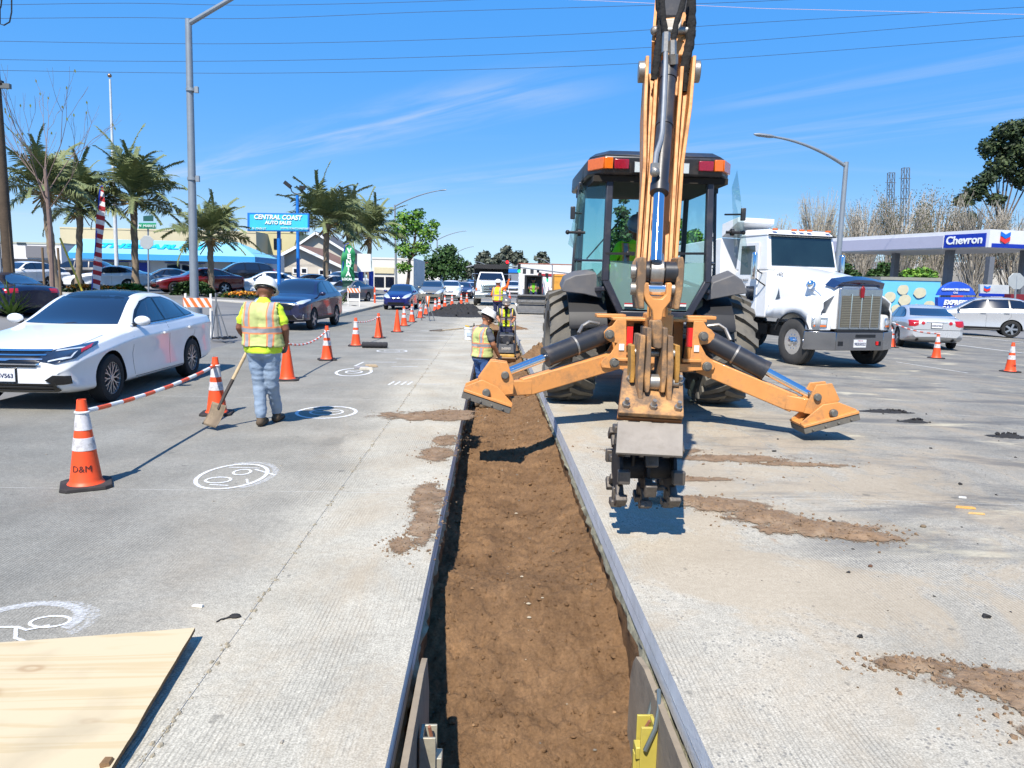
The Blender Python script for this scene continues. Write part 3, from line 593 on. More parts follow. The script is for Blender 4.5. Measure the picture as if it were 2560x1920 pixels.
 mb = MB(); mb.bar((cx - .70, YF - .2, 2.05), (cx - .22, YF - .16, 2.62), .02, .02); C('wiper', mb, DARK())
 for s in (-1, 1):
  mb = MB(); e = pt(1512 if s < 0 else 1765, 634, YR - .02); f_ = pt(1581 if s < 0 else 1697, 634, YR - .05); mb.bar(e, f_, .03, .028, (0, 1, 0)); mb.box(f_, (.06, .03, .05)); C('window_handle', mb, DARK())
  mb = MB(); d0 = pt(1576 if s < 0 else 1700, 762, YR - .012); mb.box(d0, (.16, .004, .045)); st = C('warning_sticker', mb, pbr('sticker_white', S(232, 228, 226), .5, 0, 0))
  mb = MB(); mb.box(d0 + V((0, -.003, .016)), (.16, .004, .014)); mb.build('sticker_band', pbr('sticker_red', S(196, 40, 44), .5, 0, 0), cab, ab=True)
 # ---- rear mudguards
 for s in (-1, 1):
  xi, xo = cx + s * .60, cx + s * 1.10
  n = 10; pts = []
  for i in range(n + 1):
   a = lerp(R(20), R(150), i / n); y = AX - math.cos(PI - a) * -.98;
   pts.append((AX - .98 * math.cos(a), 1.0 + .78 * math.sin(a) * (1.0)))
  for (ya, za), (yb, zb_) in zip(pts[:-1], pts[1:]):
   mb.hull([(xi, ya, za - .12), (xo, ya, za - .20), (xo, yb, zb_ - .20), (xi, yb, zb_ - .12)], [(xi, ya, za - .09), (xo, ya, za - .12), (xo, yb, zb_ - .12), (xi, yb, zb_ - .09)])
  if s < 0: q = [(1490, 682), (1438, 688), (1412, 700), (1403, 722), (1406, 730), (1460, 736), (1505, 747), (1507, 740)]
  else: q = [(1782, 706), (1836, 686), (1856, 700), (1866, 722), (1869, 734), (1830, 740), (1765, 752), (1768, 744)]
  fr = [pt(x, y, 9.80) for x, y in q]; bk = [p + V((0, .30, .06)) for p in fr]
  mb = MB(); mb.hull(fr, bk); P('mudguard', mb, GY, bevel=.015)
  mb = MB();
  for (ya, za), (yb, zb_) in zip(pts[:-1], pts[1:]):
   mb.hull([(xi, ya, za - .14), (xo, ya, za - .18), (xo, yb, zb_ - .18), (xi, yb, zb_ - .14)], [(xi, ya, za - .11), (xo, ya, za - .12), (xo, yb, zb_ - .12), (xi, yb, zb_ - .11)])
  P('inner_mudguard', mb, DARK())
 # ---- backhoe frame with stabilizer towers
 YS = 8.72
 def plate(name, q, Y, th, mat, par=bh, bevel=.006):
  fr = [pt(x, y, Y) for x, y in q]; mb = MB(); mb.hull([p + V((0, -th / 2, 0)) for p in fr], [p + V((0, th / 2, 0)) for p in fr]); return mb.build(name, mat, par, ab=True, bevel=bevel)
 Lq = [(1537, 797), (1560, 797), (1560, 903), (1602, 905), (1602, 925), (1500, 915), (1497, 905), (1504, 893), (1522, 880), (1538, 855), (1520, 852), (1507, 843), (1505, 828), (1515, 817), (1526, 812)]
 def mir(q):
  out = []
  for x, y in q: p = pt(x, y, YS); p.x = 2 * 1.965 - p.x; out.append(p)
  return out
 for s in (-1, 1):
  for dy in (-.14, .14):
   fr = [pt(x, y, YS) for x, y in Lq] if s < 0 else mir(Lq)
   mb = MB(); mb.hull([p + V((0, dy - .015, 0)) for p in fr], [p + V((0, dy + .015, 0)) for p in fr]); P('stabilizer_bracket', mb, OR, bevel=.005)
 mb = MB(); mb.b2((1.42, 8.62, 1.26), (2.53, 8.95, 1.30)); mb.b2((1.25, 8.75, 1.285), (1.6, 8.95, 1.33)); mb.b2((2.33, 8.75, 1.285), (2.68, 8.95, 1.33)); mb.b2((1.62, 8.9, .72), (2.33, 8.98, 1.27)); mb.b2((1.55, 8.6, .68), (2.4, 8.9, .74)); P('cross_frame', mb, OR, bevel=.01)
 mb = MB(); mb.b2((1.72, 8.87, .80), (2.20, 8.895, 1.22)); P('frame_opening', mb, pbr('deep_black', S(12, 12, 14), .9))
 for s in (-1, 1):
  mb = MB(); mb.b2((1.965 + s * .35 - .035, 8.553, .98), (1.965 + s * .35 + .035, 8.568, 1.20)); P('red_reflector', mb, pbr('reflector_red', S(226, 36, 28), .35, 0, .04, 30))
  mb = MB(); c0 = V((1.965 + s * .44, 8.556, .98)); mb.box(c0 + V((0, 0, -.02)), (.06, .008, .075)); P('number_decal', mb, pbr('sticker_white', (.8, .8, .8)))
  mb = MB(); mb.b2((1.965 + s * .40 - .12, 8.52, .80), (1.965 + s * .40 + .10, 8.60, .835)); P('step_lug', mb, OR, bevel=.006)
 PIN = pbr('pin_steel', S(120, 118, 112), .5, .5, .2, 20, .1, 100, S(90, 76, 60), .5, 12)
 for s in (-1, 1):
  if s < 0:
   piv, up = pt(1530, 902, YS), pt(1518, 833, YS); elbow = pt(1305, 968, 8.35); foot = pt(1216, 976, 8.22); rodend = pt(1262, 933, 8.3)
  else:
   piv, up = pt(1757, 912, YS), pt(1748, 838, YS); elbow = pt(1985, 1008, 8.35); foot = pt(2066, 1026, 8.22); rodend = pt(2026, 987, 8.3)
  arm = (elbow - piv); u = V((0, 0, 1))
  mb = MB(); mb.bar(piv - arm.normalized() * .04, elbow, .15, .21);
  mid = elbow + arm.normalized() * .02
  mb.bar(elbow - arm.normalized() * .1 + V((0, 0, -.02)), foot + V((0, 0, .02)), .16, .17)
  P('stabilizer_arm', mb, OR, bevel=.012)
  mb = MB(); w_ = (foot - elbow).normalized(); n_ = V((0, 1, 0))
  for dy in (-.085, .085):
   g = [foot + V((-s * .06, 0, -.06)), foot + V((-s * .30, 0, -.02)), rodend + V((-s * .10, 0, -.06)), rodend + V((-s * .02, 0, .14)), rodend + V((s * .16, 0, .16)), foot + V((s * .10, 0, .14))]
   g = [p + V((0, dy, 0)) for p in g];
   for p in g: p.y = foot.y + dy
   mb.hull([p + V((0, -.015, 0)) for p in g], [p + V((0, .015, 0)) for p in g])
  P('rod_gusset', mb, OR, bevel=.006)
  tilt = R(24) if s < 0 else R(-13)
  rt = M.Rotation(tilt, 3, 'Y')
  fc = foot + V((0, 0, -.02))
  if s < 0: d0, d1 = pt(1160, 972, 8.2), pt(1278, 1012, 8.2)
  else: d0, d1 = pt(1992, 1062, 8.2), pt(2128, 1026, 8.2)
  ax = (d1 - d0).normalized(); upv = V((0, -1, 0)).cross(ax); upv = upv if upv.z > 0 else -upv
  mb = MB()
  for dy in (-.13, .13):
   g = [d0, d1, d1 + upv * .04, foot + upv * .10 + ax * .09, foot + upv * .12 - ax * .09, d0 + upv * .05]
   g = [V((p.x, 8.2 + dy, p.z)) for p in g]; mb.hull([p + V((0, -.012, 0)) for p in g], [p + V((0, .012, 0)) for p in g])
  mb.hull([V((p.x, 8.2 + y, p.z)) for p, y in ((d0, -.2), (d1, -.2), (d1, .2), (d0, .2))], [V((p.x, 8.2 + y, p.z)) + upv * .03 for p, y in ((d0, -.2), (d1, -.2), (d1, .2), (d0, .2))])
  fo = P('stabilizer_foot', mb, OR, bevel=.005)
  mb = MB(); lo = upv * -.075
  mb.hull([V((p.x, 8.2 + y, p.z)) + lo for p, y in ((d0, -.19), (d1, -.19), (d1, .19), (d0, .19))], [V((p.x, 8.2 + y, p.z)) + upv * -.004 for p, y in ((d0, -.19), (d1, -.19), (d1, .19), (d0, .19))])
  for k in range(4): q = d0 + (d1 - d0) * (.15 + .23 * k) + upv * -.045; mb.cyl(V((q.x, 8.2 - .215, q.z)), V((q.x, 8.2 - .18, q.z)), .014, n=8)
  P('rubber_pad', mb, RUBBER(), bevel=.008)
  dr = (rodend - up); L_ = dr.length; dr.normalize(); j = up + dr * (L_ * .60)
  mb = MB(); mb.cyl(up, j, .115, n=24); mb.cyl(j - dr * .02, j + dr * .02, .12, n=24); P('stabilizer_cylinder', mb, BK)
  mb = MB(); mb.cyl(j, rodend + dr * .02, .048, n=20); P('piston_rod', mb, CH)
  mb = MB(); k_ = up + dr * (L_ * .33); mb.cyl(k_ - dr * .012, k_ + dr * .012, .121, n=24); P('hose_clamp', mb, ST)
  mb = MB(); mb.tube([up + V((s * .10, .02, .11)), up + V((s * .22, -.02, .13)), up + V((s * .30, -.02, .08)), up + dr * .4 + V((0, 0, .13))], .022, 8); P('hydraulic_fitting', mb, ST)
  for c in (piv, up, foot, rodend):
   mb = MB(); mb.cyl(c + V((0, -.20, 0)), c + V((0, .16, 0)), .055 if c in (piv, up) else .045, n=20); mb.cyl(c + V((0, -.215, 0)), c + V((0, -.20, 0)), .038, n=14); P('pin', mb, PIN, bevel=.004)
 # ---- swing post, boom and dipper
 sp = V((1.95, 8.55, 0))
 mb = MB(); mb.b2((1.80, 8.40, .78), (2.08, 8.78, 1.36)); mb.cyl((1.95, 8.55, .70), (1.95, 8.55, 1.42), .13, n=20); P('swing_post', mb, OR, bevel=.02)
 top = V((1.33, 5.95, 4.75)); elb = V((1.62, 7.45, 4.05)); base = V((1.90, 8.40, 1.35))
 bx = (V((1.30, 5.6, 0)) - V((1.95, 8.55, 0))).normalized(); side = V((bx.y, -bx.x, 0))
 dp_top = pt(1672, 170, 5.62)
 path = [base, V((1.86, 8.2, 2.4)), V((1.74, 7.75, 3.5)), V((1.58, 7.05, 4.15)), V((1.42, 6.3, 4.2)), dp_top + V((.02, .12, .10))]
 hts = [.30, .36, .42, .46, .42, .30]
 for s in (-1, 1):
  mb = MB()
  for i in range(len(path) - 1):
   a, b_ = path[i], path[i + 1]; d = (b_ - a).normalized(); n_ = side.cross(d).normalized()
   o = side * s * .105
   mb.hull([a + o - n_ * hts[i] / 2, b_ + o - n_ * hts[i + 1] / 2, b_ + o + n_ * hts[i + 1] / 2, a + o + n_ * hts[i] / 2], [a + o + side * .02 - n_ * hts[i] / 2, b_ + o + side * .02 - n_ * hts[i + 1] / 2, b_ + o + side * .02 + n_ * hts[i + 1] / 2, a + o + side * .02 + n_ * hts[i] / 2])
  P('boom_plate', mb, OR)
 mb = MB()
 for i in range(len(path) - 1): mb.bar(path[i], path[i + 1], .21, hts[i] * .55, (bx.x, bx.y, .3))
 P('boom_web', mb, OR)
 D0 = dp_top; D1 = pt(1640, 690, 4.98); dv = (D1 - D0).normalized(); sd = V((1, -.12, 0)).normalized(); fn = dv.cross(sd).normalized()
 if fn.y > 0: fn = -fn
 def dip(t, a, b_): return D0 + (D1 - D0) * t + sd * a + fn * b_
 for s in (-1, 1):
  mb = MB(); q = [dip(-.03, s * .165, -.12), dip(.22, s * .16, -.16), dip(.55, s * .128, -.16), dip(1.02, s * .125, -.12), dip(1.04, s * .125, .00), dip(.5, s * .128, .05), dip(.25, s * .155, .12), dip(.0, s * .165, .13), dip(-.05, s * .165, 0)]
  mb.hull([p - sd * .012 for p in q], [p + sd * .012 for p in q]); P('dipper_plate', mb, OR, bevel=.004)
  mb = MB(); q = [dip(-.02, s * .088, -.05), dip(.98, s * .085, -.05), dip(.98, s * .085, .03), dip(.3, s * .085, .04), dip(.02, s * .09, .06)]
  mb.hull([p - sd * .012 for p in q], [p + sd * .012 for p in q]); P('dipper_rib', mb, OR, bevel=.003)
  mb = MB(); c = dip(.03, s * .19, .02); mb.cyl(c - sd * .03, c + sd * .03, .075, n=20); P('pivot_cap', mb, ST, bevel=.006)
 mb = MB(); q0 = [dip(0, -.16, -.06), dip(0, .16, -.06), dip(.25, .15, -.06), dip(.55, .125, -.06), dip(1, .12, -.06), dip(1, -.12, -.06), dip(.55, -.125, -.06), dip(.25, -.15, -.06)]; mb.hull(q0, [p - fn * .03 for p in q0]); P('dipper_web', mb, OR)
 H1 = pt(1690, 55, 5.75)
 mb = MB(); a0 = dip(-.04, 0, -.05); mb.hull([a0 - sd * .10 + fn * .1, a0 + sd * .10 + fn * .1, a0 + sd * .10 - fn * .2, a0 - sd * .10 - fn * .2], [H1 - sd * .11 + fn * .1, H1 + sd * .11 + fn * .1, H1 + sd * .11 - fn * .2, H1 - sd * .11 - fn * .2]); P('dipper_head', mb, OR, bevel=.01)
 mb = MB(); mb.bar(pt(1680, -90, 5.9), pt(1682, 62, 5.72), .21, .16, (0, 1, 0)); P('crowd_cylinder', mb, BLACKP(), bevel=.02)
 mb = MB(); q = [(1661, 47), (1706, 45), (1702, 72), (1695, 80), (1665, 78), (1660, 65)]; fr = [pt(x, y, 5.60) for x, y in q]; mb.hull(fr, [p + V((0, .08, 0)) for p in fr]); P('cast_lug', mb, pbr('pale_cast', S(216, 208, 196), .6, .1, .12, 20, .1, 60), bevel=.006)
 mb = MB(); c = pt(1683, 77, 5.62); mb.cyl(c - sd * .13, c + sd * .13, .028); mb.sphere(c - sd * .13, .035, 8, 6); mb.sphere(c + sd * .13, .035, 8, 6); P('pin', mb, STEEL())
 SLV = pbr('hose_sleeve', S(30, 29, 30), .9, 0, .3, 30, .9, 40)
 hoses = [([(1645, -30), (1650, 20), (1655, 50), (1652, 85), (1645, 130), (1640, 170), (1636, 200)], 5.55, .030), ([(1654, -20), (1657, 40), (1663, 80), (1666, 105)], 5.5, .022), ([(1716, -30), (1704, 20), (1690, 60), (1683, 105)], 5.5, .022), ([(1730, -30), (1727, 30), (1728, 70), (1724, 110), (1716, 145), (1710, 180), (1706, 230)], 5.6, .036)]
 for q, Y, r in hoses:
  path_ = []
  for i in range(len(q) - 1):
   for k in range(4): t = k / 4; path_.append(pt(lerp(q[i][0], q[i + 1][0], t), lerp(q[i][1], q[i + 1][1], t), Y))
  path_.append(pt(*q[-1], Y)); mb = MB(); mb.tube(path_, [r * (1 + .10 * math.sin(i * 2.1)) for i in range(len(path_))], 10); P('hydraulic_hose', mb, SLV)
 c0, c1, c2 = dip(.0, 0, .16), dip(.60, -.005, .15), dip(.99, -.01, .15)
 c0 = pt(1673, 165, 5.45); c1 = pt(1648, 478, 5.02); c2 = pt(1640, 655, 4.80)
 cd = (c1 - c0).normalized()
 mb = MB(); mb.cyl(c0, c1, .056, n=28); mb.cyl(c1 - cd * .05, c1 + cd * .015, .063, n=28); mb.cyl(c0 - cd * .02, c0 + cd * .12, .062, n=28); k_ = c0 + (c1 - c0) * .48; mb.cyl(k_, k_ + cd * .02, .061, n=28); P('bucket_cylinder', mb, BK)
 mb = MB(); mb.cyl(c1, c2, .037, n=28); P('piston_rod', mb, pbr('bright_chrome', (.62, .64, .70), .06, 1.0, 0))
 pipe = [pt(1665, 112, 5.38), pt(1664, 160, 5.36), pt(1660, 260, 5.24), pt(1656, 330, 5.16), pt(1652, 352, 5.12), pt(1641, 385, 5.06), pt(1638, 410, 5.02), pt(1637, 428, 4.99)]
 mb = MB(); mb.tube(pipe, .018, 10); P('hydraulic_pipe', mb, pbr('galv_pipe', S(150, 154, 158), .4, .5, .1, 20))
 mb = MB(); mb.cyl(pipe[0] - V((0, 0, .05)), pipe[0] + V((0, 0, .08)), .028, n=6); P('pipe_fitting', mb, STEEL()); mb = MB(); mb.cyl(pt(1682, 102, 5.36), pt(1682, 138, 5.36), .026, n=6); mb.cyl(pt(1683, 136, 5.36), pt(1683, 160, 5.38), .034, n=6); P('pipe_fitting', mb, STEEL()); mb = MB(); mb.sphere(pt(1637, 430, 4.98), .034, 8, 6); mb.box(pt(1637, 418, 5.0), (.05, .05, .05)); P('pipe_fitting', mb, STEEL())
 for s, xs in ((-1, 1633), (1, 1702)):
  mb = MB(); mb.tube([pt(xs, 195, 5.7), pt(xs, 250, 5.65), pt(xs + s * 0 - 1, 285, 5.6), pt(xs + 6 * -s, 300, 5.6)], .016, 8); P('hydraulic_pipe', mb, MATS['galv_pipe'])
 # ---- bucket linkage
 YL = 4.86
 pin = pt(1641, 680, YL)
 for s, q in ((-1, [(1592, 655), (1600, 642), (1612, 645), (1611, 700), (1606, 735), (1607, 772), (1593, 772), (1590, 735), (1590, 690)]), (1, [(1690, 645), (1702, 642), (1706, 660), (1704, 700), (1700, 735), (1693, 773), (1680, 773), (1684, 735), (1686, 700)])):
  fr = [pt(x, y, YL - .02) for x, y in q]; mb = MB(); mb.hull([p + V((0, -.06, 0)) for p in fr], [p + V((0, .16, 0)) for p in fr]); P('bell_crank', mb, WN, bevel=.008)
 for u0, u1 in ((-.135, -.045), (.05, .135)): mb = MB(); mb.cyl(pin + sd * u0, pin + sd * u1, .07, n=24); P('bushing', mb, BK, bevel=.006)
 mb = MB(); mb.cyl(pin - sd * .042, pin + sd * .045, .08, n=24); mb.cyl(pin, pin + (c1 - c2).normalized() * .13, .062, .042, n=20); P('rod_eye', mb, STEEL(), bevel=.006)
 mb = MB(); mb.cyl(pin - sd * .165, pin + sd * .165, .045, n=16); p2 = pt(1640, 723, YL); mb.cyl(p2 - sd * .165, p2 + sd * .165, .042, n=16); P('pin', mb, STEEL())
 mb = MB(); mb.cyl(p2 - sd * .07, p2 + sd * .075, .046, n=24); P('pin_sleeve', mb, CHROME())
 q = [(1609, 712), (1612, 706), (1620, 707), (1621, 735), (1630, 746), (1652, 747), (1663, 736), (1664, 707), (1675, 706), (1678, 712), (1674, 752), (1656, 775), (1652, 800), (1630, 800), (1628, 775), (1612, 752), (1607, 735)]
 fr = [pt(x, y, YL - .05) for x, y in q]; mb = MB(); mb.hull([p + V((0, -.035, 0)) for p in fr], [p + V((0, .035, 0)) for p in fr]); P('forked_link', mb, OR, bevel=.006)
 mb = MB(); q = [(1627, 800), (1650, 798), (1654, 820), (1652, 870), (1642, 872), (1630, 868), (1626, 820)]; fr = [pt(x, y, YL - .07) for x, y in q]; mb.hull([p + V((0, -.05, 0)) for p in fr], [p + V((0, .06, 0)) for p in fr]); P('link_eye', mb, WN, bevel=.01)
 ears = [('coupler_ear', [(1597, 836), (1609, 836), (1606, 900), (1602, 975), (1604, 1015), (1591, 1015), (1589, 920), (1592, 905)], WN), ('coupler_ear', [(1613, 818), (1624, 818), (1623, 870), (1620, 960), (1617, 978), (1608, 978), (1606, 940), (1612, 880)], WN),
   ('coupler_ear', [(1653, 818), (1664, 818), (1661, 870), (1662, 930), (1656, 978), (1646, 978), (1649, 900), (1652, 860)], WN), ('coupler_ear', [(1665, 838), (1677, 838), (1678, 905), (1675, 960), (1672, 1015), (1660, 1015), (1662, 940), (1663, 900)], WN)]
 for nme, q, mt in ears:
  fr = [pt(x, y, 4.78) for x, y in q]; mb = MB(); mb.hull([p + V((0, -.07, 0)) for p in fr], [p + V((0, .16, 0)) for p in fr]); P(nme, mb, mt, bevel=.006)
 for q in ([(1574, 862), (1584, 860), (1585, 930), (1582, 955), (1572, 955), (1574, 920)], [(1684, 860), (1696, 862), (1696, 920), (1693, 955), (1682, 955), (1684, 920)]):
  fr = [pt(x, y, 4.84) for x, y in q]; mb = MB(); mb.hull([p + V((0, -.05, 0)) for p in fr], [p + V((0, .08, 0)) for p in fr]); P('outer_link', mb, pbr('rusty_ochre', S(176, 130, 60), .7, .1, .3, 9, .2, 80, S(84, 70, 56), .8, 6), bevel=.006)
 for px, py, wd in ((1635, 882, .27), (1633, 955, .33)):
  c = pt(px, py, 4.84); mb = MB(); mb.cyl(c - sd * wd / 2, c + sd * wd / 2, .028, n=16); P('pin', mb, STEEL())
 c = pt(1633, 955, 4.80); mb = MB(); mb.cyl(c - sd * .045, c + sd * .045, .052, n=20); P('pin_sleeve', mb, STEEL())
 q = [pt(1549, 1030, 4.58), pt(1708, 1040, 4.58), pt(1708, 925, 5.0), pt(1562, 915, 5.0)]
 bl, br, tr_, tl = pt(1546, 1030, 4.60), pt(1710, 1040, 4.60), pt(1707, 930, 4.95), pt(1560, 920, 4.95)
 dn = (br - bl).cross(tl - bl).normalized(); dn = dn if dn.z > 0 else -dn
 mb = MB(); mb.hull([p - dn * .035 for p in (bl, br, tr_, tl)], [p for p in (bl, br, tr_, tl)]); P('mount_plate', mb, WN, bevel=.006)
 mb = MB(); mb.hull([p - dn * .075 for p in (bl, br, tr_, tl)], [p - dn * .045 for p in (bl, br, tr_, tl)]); P('spacer_plate', mb, pbr('rust_plate', S(150, 96, 52), .7, .2, .3, 8, .2, 60), bevel=.006)
 def onp(u, v): return bl + (br - bl) * u + (tl - bl) * v
 for u, v in ((.10, .14), (.52, .14), (.90, .14), (.12, .72), (.90, .72)):
  c = onp(u, v); mb = MB(); mb.cyl(c, c + dn * .025, .026, n=6); mb.cyl(c + dn * .025, c + dn * .065, .014, n=10); P('bolt', mb, STEEL())
 # ---- compaction wheel: shield, drum arms, tamping feet
 a, b_, c_, d_ = pt(1545, 1052, 4.62), pt(1708, 1060, 4.62), pt(1707, 1140, 4.42), pt(1540, 1131, 4.42)
 sn = (b_ - a).cross(d_ - a).normalized(); sn = sn if sn.z > 0 else -sn
 mb = MB(); mb.hull([p - sn * .02 for p in (a, b_, c_, d_)], [a, b_, c_, d_]); P('shield_plate', mb, pbr('dusty_steel', S(150, 142, 132), .7, .2, .12, 6, .1, 60, S(130, 120, 108), .6, 5), bevel=.003)
 wc = V(((a.x + b_.x) / 2 + .005, 4.86, .475)); Rw = .25
 wb = pbr('tamper_black', S(40, 40, 42), .6, .3, .2, 10, .2, 60, S(110, 98, 84), .4, 6)
 mb = MB()
 for dx in (-.165, .015, .19): mb.cyl(wc + V((dx - .012, 0, 0)), wc + V((dx + .012, 0, 0)), Rw * .68, n=32)
 mb.cyl(wc - V((.175, 0, 0)), wc + V((.20, 0, 0)), .085, n=24); P('tamping_drum', mb, wb, bevel=.004)
 mb = MB()
 for dx in (-.075, .085): mb.hull([wc + V((dx - .012, -.06, -.05)), wc + V((dx + .012, -.06, -.05)), wc + V((dx + .012, .08, -.05)), wc + V((dx - .012, .08, -.05))], [V((wc.x + dx - .012, 4.66, .84)), V((wc.x + dx + .012, 4.66, .84)), V((wc.x + dx + .012, 4.95, .88)), V((wc.x + dx - .012, 4.95, .88))])
 P('drum_yoke', mb, wb, bevel=.004)
 padm = pbr('worn_tamp_steel', S(104, 97, 90), .5, .4, .2, 14, .15, 60, S(70, 60, 52), .6, 9)
 for row, dx in ((0, -.165), (1, .015), (2, .19)):
  for k in range(8):
   an = 2 * PI * (k + (.5 if row == 1 else 0.05)) / 8; d = V((0, math.cos(an), math.sin(an))); t = V((0, -d.z, d.y))
   mb = MB(); p = wc + V((dx, 0, 0)); mb.bar(p + d * Rw * .6, p + d * Rw * .98, .05, .045, t); mb.bar(p + d * Rw * .93, p + d * Rw * 1.13, .078, .09, t); P('tamping_foot', mb, padm, bevel=.008)
 return bh
backhoe()
# ================================================================ CONES, BARS, PLYWOOD, SHORING, MARKINGS
CONE_O = lambda: pbr('cone_orange', S(246, 84, 32), .5, 0, .08, 5, .05, 60, S(150, 70, 44), .35, 8)
REFL = lambda: pbr('cone_reflective', S(214, 212, 214), .45, 0, .12, 14, .05, 80, S(140, 134, 130), .6, 16, dlo=.48, dhi=.62)
CBASE = lambda: pbr('cone_base_rubber', S(44, 40, 40), .8, 0, .2, 8, .1, 60, S(110, 98, 88), .35, 6)
def cone_r(z): return .118 - (.118 - .030) * (z - .035) / .665
def make_cone(label, loc, rz, letters=None, bands=True, h=.70, group='orange traffic cones'):
 c = thing('traffic_cone', label, 'traffic cone', loc, rz, group)
 mb = MB(); n = 4; w = .185; ch = .05
 o = [(-w, -w + ch), (-w + ch, -w), (w - ch, -w), (w, -w + ch), (w, w - ch), (w - ch, w), (-w + ch, w), (-w, w - ch)]
 mb.hull([(x, y, 0) for x, y in o], [(x * .97, y * .97, .03) for x, y in o]); mb.build('base', CBASE(), c, bevel=.006)
 mb = MB(); prof = [(.135, .03), (.122, .045)] + [(cone_r(z), z) for z in (.06, .2, .35, .5, .6)] + [(cone_r(.615) + .004, .618), (cone_r(.62), .63), (.033, .70), (.026, .70), (.024, .62)]
 mb.lathe(prof, n=32); body = mb.build('cone_body', CONE_O(), c)
 if bands:
  for z0, z1 in ((.30, .40), (.46, .61)):
   mb = MB(); mb.lathe([(cone_r(z0) + .001, z0), (cone_r(z0) + .003, z0 + .001), (cone_r(z1) + .003, z1 - .001), (cone_r(z1) + .001, z1)], n=32); mb.build('reflective_band', REFL(), c)
 if letters:
  me = text_mesh(letters, .07, .001, 0.0, 1.0); bm = bmesh.new(); bm.from_mesh(me); bmesh.ops.triangulate(bm, faces=bm.faces); bm.to_mesh(me); bm.free()
  zc = .16; bz = math.atan2(.118 - .030, .665)
  for v in me.vertices:
   x, y, z = v.co; zz = zc + y; r = cone_r(zz) + .0035 + z * .5; a = x / r
   v.co = (r * math.sin(a), -r * math.cos(a), zz)
  me.materials.clear(); me.materials.append(pbr('stencil_ink', S(70, 30, 26), .7, 0, .3, 30))
  o_ = link('stencil', me, c); o_.rotation_euler = (0, 0, -rz + R(14))
 return c
cones = [(-3.20, 5.82, 28, 'D&M', 'nearest orange cone, stencilled D&M, in front of the white sedan'), (-3.33, 9.01, 10, None, 'orange cone by the shovel blade, second from the camera in the left row'), (-3.32, 12.12, 12, 'x', 'plain orange cone without white bands, just behind the worker with the shovel'),
   (-3.34, 15.18, 20, None, 'fourth orange cone of the left row, in front of the dark blue SUV'), (-3.34, 18.42, 5, None, 'banded orange cone beside the black roll of fabric'), (-3.17, 21.02, 15, 'x', 'plain orange cone just beyond the black fabric roll, joined to it by a striped bar')]
row2 = [(993, 830, 'x', 'plain orange cone, seventh in the left row'), (1010, 815, None, 'banded orange cone, eighth in the left row'), (1030, 805, None, 'banded orange cone, ninth in the left row, before the folded sign stand')]
for i, (x, y, a, t, l) in enumerate(cones): make_cone(l, (x, y, 0), R(a), 'D&M' if t == 'D&M' else None, bands=t != 'x')
for px, py, t, l in row2: p = gd(px, py); make_cone(l, (p.x, p.y, 0), R(random.uniform(0, 40)), None, t != 'x')
far = [(1051, 795, 'banded orange cone standing behind the folded sign stand'), (1066, 787, 'orange cone seen through the legs of the folded sign stand'), (1088, 781, 'orange cone left of the twin pair beside the silver minivan'), (1098, 776, 'orange cone right of the twin pair beside the silver minivan'), (1112, 769, 'orange cone in front of the white hatchback in the queue'), (1130, 764, 'orange cone below the dark red car in the queue'), (1153, 760, 'orange cone left of the pair beside the dump truck bumper'), (1167, 756, 'last orange cone before the dump truck bumper'), (1274, 747, 'distant orange cone between the dump truck and the skid steer')]
for px, py, l in far: p = gd(px, py); make_cone(l, (p.x, p.y, gz(p.x)), R(random.uniform(0, 45)))
for px, py, l, a, t in ((2340, 896, 'orange cone on the right, in front of the silver sedan', 8, None), (2525, 930, 'rightmost orange cone, smudged letters, near the right edge', 12, 'D&M'), (2228, 868, 'orange cone mostly hidden behind the right end of the truck bumper', 20, None)):
 p = gd(px, py); make_cone(l, (p.x, p.y, gz(p.x)), R(a), t)
def make_bar(label, a, b_, sag, r=.019, seg=14, straight=False):
 """striped plastic bar or chain slung between two cones, with a ring over each cone"""
 root = thing('cone_bar', label, 'cone bar', ((a.x + b_.x) / 2, (a.y + b_.y) / 2, 0), 0, 'striped bars between the cones')
 W_ = pbr('bar_white', S(236, 236, 234), .45, 0, .06, 12); O_ = pbr('bar_orange', S(238, 92, 34), .45, 0, .08, 12)
 def P3(t): p = a.lerp(b_, t); p.z -= sag * 4 * t * (1 - t); return p
 for i in range(seg):
  t0, t1 = i / seg, (i + 1) / seg
  mb = MB(); mb.tube([P3(t0 + (t1 - t0) * k / 3) for k in range(4)], r * (1.0 if i % 2 else 1.03), 10); mb.build('bar_segment', O_ if i % 2 else W_, root, ab=True)
 for e in (a, b_):
  mb = MB(); rr = .048; mb.tube([e + V((rr * math.cos(2 * PI * k / 16), rr * math.sin(2 * PI * k / 16), 0)) for k in range(17)], .009, 8); mb.build('ring', W_, root, ab=True)
 return root
T = .60
def ct(i): return V((cones[i][0], cones[i][1], T))
make_bar('striped orange and white bar from the nearest cone to the next, beside the sedan', ct(0), ct(1), .05)
make_bar('red and white striped bar reaching the cone in front of the dark blue SUV', ct(2), ct(3), .12, .018, 22)
make_bar('red and white striped bar above the black fabric roll', ct(4), ct(5), .06, .016, 20)
p = gd(1010, 815); q = gd(1030, 805); make_bar('short striped bar between the two cones before the folded sign stand', V((p.x, p.y, T)), V((q.x, q.y, T)), .06, .016, 12)
p = gd(2228, 868); q = gd(2340, 896); make_bar('striped bar from the truck bumper to the cone by the silver sedan', V((p.x, p.y, T)), V((q.x, q.y, T - .1)), .08, .02, 14)
